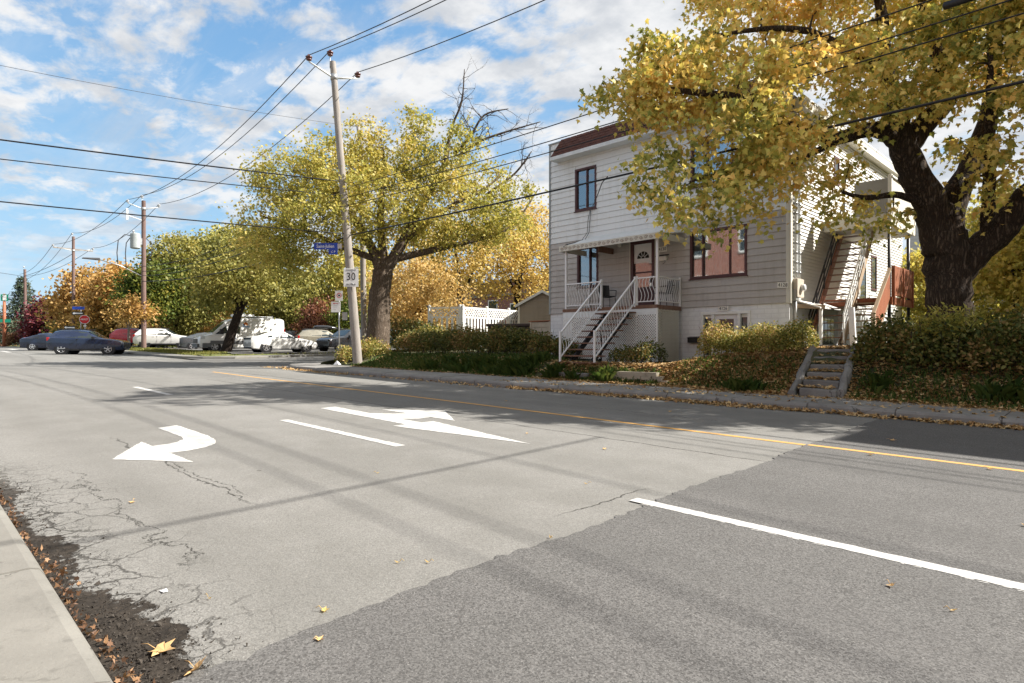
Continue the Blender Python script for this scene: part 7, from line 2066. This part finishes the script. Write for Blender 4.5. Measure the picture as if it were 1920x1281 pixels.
loft_car('parked_car', 'bright red sport utility car at the left end of the car park', suv('car_red'), (-64.0, 16.1, 1.24), R(56))
loft_car('parked_car', 'silver car between the white one and the dark grey car', sedan('car_silver'), (-57.5, 20.5, 1.04), R(70))
wg = loft_car('parked_car', 'beige wagon with a black roof box, right of the white fastback', suv('car_beige'), (-46.3, 24.9, .99), R(72))
tt = thing('roof_box', 'black roof box carried on the beige wagon', 'roof box', (-46.3, 24.9, 2.69))
mb = MB(); st_ = [(.95, .04, .30), (.8, .18, .38), (.2, .30, .42), (-.6, .30, .42), (-.9, .22, .40), (-1.0, .05, .34)]
vs = []
for (x, h, w) in st_:
    vs += [(x, -w, 0), (x, -w * .9, h * .8), (x, 0, h), (x, w * .9, h * .8), (x, w, 0)]
mb.add(vs, [(i * 5 + k, i * 5 + k + 1, i * 5 + 5 + k + 1, i * 5 + 5 + k) for i in range(5) for k in range(4)] + [tuple(range(5)), tuple(range(29, 24, -1))] + [(i * 5, i * 5 + 5, i * 5 + 9, i * 5 + 4) for i in range(5)], 0, True)
o_ = mb.build('shell', 'car_black', None); o_.parent = tt
tt.rotation_euler = (0, 0, R(72))
loft_car('parked_car', 'black sport utility car just left of the leaning pole, nose to the left', suv('car_black'), (-42.1, 24.3, .93), R(-75))
loft_car('parked_car', 'silver minivan behind the beige wagon', suv('car_silver'), (-50.5, 27.8, 1.0), R(75))
loft_car('parked_car', 'grey hatchback roof showing behind the white fastback', suv('car_grey'), (-54.2, 27.0, 1.02), R(80))
loft_car('parked_car', 'dark blue car roof showing between the van tail and the grey hatchback', suv('car_navy'), (-57.5, 26.5, 1.04), R(80))
loft_car('moving_car', 'dark blue sport utility car crossing the junction at far left', suv('car_navy'), (-50.2, 9.6, zr(-50.2)), R(58), group='cars on the junction')
loft_car('moving_car', 'dark blue sedan following at the far left of the junction', sedan('car_navy'), (-62.5, 9.6, zr(-62.5)), R(60), group='cars on the junction')

# ------------------------------------------------------------------ yard: white fence, shed, hot tub
fen = thing('white_fence', 'white wooden fence with lattice top strip behind the hedge', 'fence', (-24.8, 22, 1.2))
def fence_run(a, b, h0, zb_, posts):
    a = Vector((a[0], a[1], zb_)); b = Vector((b[0], b[1], zb_)); d = (b - a).normalized(); L = (b - a).length; nrm = Vector((d.y, -d.x, 0))
    up = Vector((0, 0, 1))
    for i in range(posts + 1):
        p = a + d * (L * i / posts)
        mb = MB(); mb.box(p.x - .06, p.x + .06, p.y - .06, p.y + .06, zb_, zb_ + h0 + .06); mb.lathe((p.x, p.y, zb_ + h0 + .06), (0, 0, 1), [(0, .085), (.03, .085), (.06, .04)], 8); mb.build('post', 'white_vinyl', fen)
    for z_ in (.25, h0 - .52, h0 - .03):
        mb = MB(); mb.beam(a + up * z_, b + up * z_, .05, .09); mb.build('rail', 'white_vinyl', fen)
    me = MB().box(-.06, .06, -.012, .012, .05, h0 - .55).mesh('slat', ['white_vinyl'])
    n_ = int(L / .235); ang = math.atan2(d.y, d.x)
    for i in range(n_):
        p = a + d * ((i + .5) * L / n_) + nrm * .04
        piece('slat', me, fen, (p.x, p.y, zb_), (0, 0, ang))
    lattice(tuple(a + up * (h0 - .46) + nrm * .02), tuple(d), (0, 0, 1), L, .40, .19, .05, .012, 'white_vinyl', fen)
fence_run((-26.0, 19.9), (-24.7, 20.9), 2.2, 1.15, 1)
fence_run((-24.6, 21.0), (-25.2, 26.6), 2.15, 1.2, 3)
shed = thing('garden_shed', 'brown sided garden shed with white edged gable roof', 'shed', (-23.0, 25.2, 1.2))
ux = Vector((.707, .707, 0)); 
def shp(u, v, z_):     # u across the gable, v depth
    return (-23.75 + .82 * u - .57 * v, 24.3 + .57 * u + .82 * v, z_)
mb = MB()
for (v0, v1) in ((0, 2.6),):
    pr = [(0, 1.1), (2.6, 1.1), (2.6, 3.55), (1.3, 4.25), (0, 3.55)]
    vs = [shp(u, v0, z_) for u, z_ in pr] + [shp(u, v1, z_) for u, z_ in pr]
    mb.add(vs, [(0, 1, 2, 3, 4), (9, 8, 7, 6, 5)] + [(i, (i + 1) % 5, 5 + (i + 1) % 5, 5 + i) for i in (0, 1, 4)])
mb.build('wall', 'shed_siding', shed)
for i in range(20):
    z0 = 1.12 + i * .155; z1 = z0 + .15
    if z0 > 4.15:
        break
    def uu(z_):
        return (0, 2.6) if z_ <= 3.55 else (1.3 * (z_ - 3.55) / .70, 2.6 - 1.3 * (z_ - 3.55) / .70)
    a0, b0 = uu(z0); a1, b1 = uu(z1)
    if b1 - a1 < .05:
        continue
    mb = MB(); mb.add([shp(a0, -.03, z0), shp(b0, -.03, z0), shp(b1, -.008, z1), shp(a1, -.008, z1), shp(a0, .0, z0), shp(b0, .0, z0)], [(0, 1, 2, 3), (4, 5, 1, 0)]); mb.build('siding_board', 'shed_siding', shed, fix=False)
mb = MB()
for s_ in (0, 1):
    ua, ub = (-.18, 1.3) if s_ == 0 else (1.3, 2.78); za, zb_ = (3.47, 4.27) if s_ == 0 else (4.27, 3.47)
    mb.hexa([shp(ua, -.2, za), shp(ub, -.2, zb_), shp(ub, 2.8, zb_), shp(ua, 2.8, za)], [shp(ua, -.2, za + .09), shp(ub, -.2, zb_ + .09), shp(ub, 2.8, zb_ + .09), shp(ua, 2.8, za + .09)])
mb.build('roof', 'dark_shingle', shed)
for (ua, ub, za, zb_) in ((-.2, 1.3, 3.46, 4.27), (1.3, 2.8, 4.27, 3.46)):
    mb = MB(); mb.hexa([shp(ua, -.225, za - .06), shp(ub, -.225, zb_ - .06), shp(ub, -.205, zb_ - .06), shp(ua, -.205, za - .06)], [shp(ua, -.225, za + .09), shp(ub, -.225, zb_ + .09), shp(ub, -.205, zb_ + .09), shp(ua, -.205, za + .09)]); mb.build('barge_board', 'white_metal', shed)
for u in (-.01, 2.61):
    mb = MB(); mb.hexa([shp(u - .05, -.04, 1.1), shp(u + .05, -.04, 1.1), shp(u + .05, .05, 1.1), shp(u - .05, .05, 1.1)], [shp(u - .05, -.04, 3.5), shp(u + .05, -.04, 3.5), shp(u + .05, .05, 3.5), shp(u - .05, .05, 3.5)]); mb.build('corner_trim', 'cream_trim', shed)
tub = thing('hot_tub', 'low dark square tub with brown lid behind the hedge', 'hot tub', (-19.9, 20.0, 1.2))
def tp(u, v, z_):
    return (-21.2 + .83 * u - .56 * v, 19.6 + .56 * u + .83 * v, z_)
def tbox(nm, u0, u1, v0, v1, z0, z1, m_, bev=.02):
    mb = MB(); mb.hexa([tp(u0, v0, z0), tp(u1, v0, z0), tp(u1, v1, z0), tp(u0, v1, z0)], [tp(u0, v0, z1), tp(u1, v0, z1), tp(u1, v1, z1), tp(u0, v1, z1)]); mb.build(nm, m_, tub, bevel=bev)
for i in range(9):
    tbox('side_board', .02 + i * .22, .02 + i * .22 + .21, 0, .04, 1.1, 2.22, 'dark_box')
tbox('shell', .02, 2.0, .05, 2.0, 1.1, 2.22, 'dark_box')
tbox('lid', -.06, 2.06, -.06, 2.06, 2.225, 2.36, 'dark_box', .03)
bx = thing('planter_box', 'beige wooden crate box beside the dark tub, near the house corner', 'crate', (-18.4, 20.4, 1.2))
for i in range(5):
    mb = MB(); mb.box(-19.15, -17.75, 20.3, 20.34, 1.2 + i * .24, 1.2 + i * .24 + .22); mb.build('board', 'beige_box', bx)
for x in (-19.12, -18.0):
    mb = MB(); mb.box(x, x + .08, 20.26, 20.30, 1.15, 2.45); mb.build('batten', 'beige_box', bx)
mb = MB(); mb.box(-19.2, -17.7, 20.25, 21.2, 2.41, 2.45); mb.build('lid', 'rust_wood', bx)
mb = MB(); mb.box(-19.1, -17.8, 20.36, 21.1, 1.15, 2.38); mb.build('case', 'beige_box', bx)

# ------------------------------------------------------------------ neighbouring buildings
def house_box(name, label, x0, x1, y0, y1, z0, z1, wallm, wins, roofm='flat_roof', cat='house', wm='white_vinyl', para=.25, face=-1):
    t = thing(name, label, cat, ((x0 + x1) / 2, y0, z0))
    mb = MB(); mb.box(x0, x1, y0, y1, z0, z1); mb.build('wall', wallm, t)
    mb = MB(); mb.box(x0 - .12, x1 + .12, y0 - .12, y1 + .12, z1, z1 + para); mb.build('roof', roofm, t)
    yf = y0 if face < 0 else y1
    for (a, b, c, d) in wins:
        y_a, y_b = (yf - .05, yf + .02) if face < 0 else (yf - .02, yf + .05)
        mb = MB()
        for (u, v, p, q) in ((a, b, c, c + .09), (a, b, d - .09, d), (a, a + .08, c + .09, d - .09), (b - .08, b, c + .09, d - .09), (a + .08, b - .08, (c + d) / 2 - .03, (c + d) / 2 + .03)):
            mb.box(u, v, y_a, y_b, p, q)
        w = mb.build('window', wm, t)
        yy = yf - .015 if face < 0 else yf + .01
        mb = MB(); mb.box(a + .08, b - .08, yy, yy + .008, c + .09, d - .09); mb.build('pane', 'car_glass', w)
        mb = MB(); mb.box(a - .08, b + .08, yf - .08 if face < 0 else yf, yf if face < 0 else yf + .08, c - .10, c - .003); mb.build('sill', 'concrete', w)
    return t
bh = house_box('brick_house', 'red brick house behind the trees between fence and shed', -46, -33.5, 38.0, 47, .8, 6.8, 'red_brick', [(-44.5, -43.2, 3.2, 5.4), (-41, -39.8, 3.2, 5.4), (-38.2, -37.1, 2.8, 5.0), (-35.6, -34.6, 2.8, 5.0)])
mb = MB(); mb.box(-46.1, -33.4, 37.82, 37.985, 5.7, 5.9); mb.build('stone_band', 'concrete', bh)
gh = house_box('grey_house', 'grey sided house behind the maple trunk at right', -9.5, -3.4, 42.5, 52, 1.0, 8.6, 'grey_siding', [(-8.6, -7.6, 5.5, 7.2)], roofm='cream_trim', para=.35)
mb = MB()
for i in range(36):
    z_ = 1.2 + i * .2
    mb.add([(-9.5, 42.47, z_), (-3.4, 42.47, z_), (-3.4, 42.495, z_ + .195), (-9.5, 42.495, z_ + .195)], [(0, 1, 2, 3)])
stuff(mb.build('siding', 'grey_siding', gh, fix=False))
mb = MB(); mb.hexa([(-9.6, 41.5, 5.05), (-3.3, 41.5, 5.05), (-3.3, 42.46, 5.6), (-9.6, 42.46, 5.6)], [(-9.6, 41.5, 5.17), (-3.3, 41.5, 5.17), (-3.3, 42.46, 5.75), (-9.6, 42.46, 5.75)]); mb.build('porch_roof', 'dark_shingle', gh)
wh = house_box('white_house', 'low white house with small windows seen between the deck and the maple trunk', -8.6, -5.8, 36.8, 40.5, 1.0, 4.2, 'bright_siding', [(-8.2, -7.6, 2.4, 3.5), (-7.2, -6.6, 2.4, 3.5)], roofm='dark_shingle')
# houses on both sides of the place that throw shade or show in the window glass
house_box('neighbour_house', 'brick duplex next door beyond the right edge', 4.6, 14.5, 16.7, 29.0, .6, 9.1, 'orange_brick', [(7, 8.8, 2.2, 3.8), (11.5, 13.3, 2.2, 3.8), (7, 8.8, 5.2, 6.8), (11.5, 13.3, 5.2, 6.8)])
ob = house_box('brick_building', 'red brick building across the street behind the camera', -30.0, 8.0, -17.0, -8.0, -.2, 11.2, 'red_brick', [(x, x + 1.3, z_, z_ + 1.8) for x in (-28, -24.3, -20.5, -16.5, -12.5, -8.5, -4.5, -.5, 3.5) for z_ in (1.2, 4.9, 8.2)], face=1)
mb = MB(); mb.box(-30.05, 8.05, -7.98, -7.86, 4.0, 4.25); mb.build('stone_band', 'concrete', ob)
# distant masses of trees that close the horizon
def wood(label, arcs, n, ls, leaf, seed):
    g = np.random.default_rng(seed)
    P = []
    for (x, y, rx, ry, h) in arcs:
        k = int(n / len(arcs))
        u = g.normal(size=(k, 3)); u /= np.linalg.norm(u, axis=1, keepdims=True); r_ = g.random(k) ** .25
        q = np.array([x, y, h * .5]) + u * r_[:, None] * np.array([rx, ry, h * .55]); q[:, 2] = np.abs(q[:, 2] - .8) + .8
        q += g.normal(size=(k, 3)) * .35
        P.append(q)
    P = np.concatenate(P)
    o = link('far_wood', leaf_mesh('far_wood', P, ls * g.uniform(.6, 1.3, len(P)), leaf, OVAL, up=.3, g=g))
    return tag(o, label, 'wood', kind='stuff')
wood('far dark green and yellow tree mass closing the view behind the car park', [(-75, 40, 7, 5, 8.5), (-66, 44, 7, 5, 9.5), (-57, 46, 6, 5, 9), (-86, 34, 7, 5, 8), (-98, 28, 7, 5, 7.5)], 15000, .55, 'leaf_olive', 401)
wood('far orange and tan tree mass behind the fence and brick house', [(-50, 40, 5, 4, 8.5), (-42, 50, 6, 4, 11), (-34, 52, 6, 4, 12), (-29, 42, 4, 4, 10.5), (-33, 40, 4, 3, 8)], 15000, .42, 'leaf_peach', 402)
wood('far low purple-brown tree mass at the left end of the road', [(-135, 24, 8, 6, 6), (-122, 26, 8, 6, 6), (-150, 14, 9, 7, 7), (-165, 4, 10, 8, 7), (-175, -8, 10, 8, 7), (-110, 28, 7, 6, 6.5)], 9000, .9, 'leaf_plum', 403)
wood('sunlit yellow-green bushes behind the yard at right', [(-2.5, 31, 3.5, 2, 3.6), (2.5, 31, 3, 2, 5.2), (-8.5, 33, 2, 1.5, 3.4), (5, 25, 2.5, 2, 4)], 9000, .2, 'leaf_yellowgreen', 404)
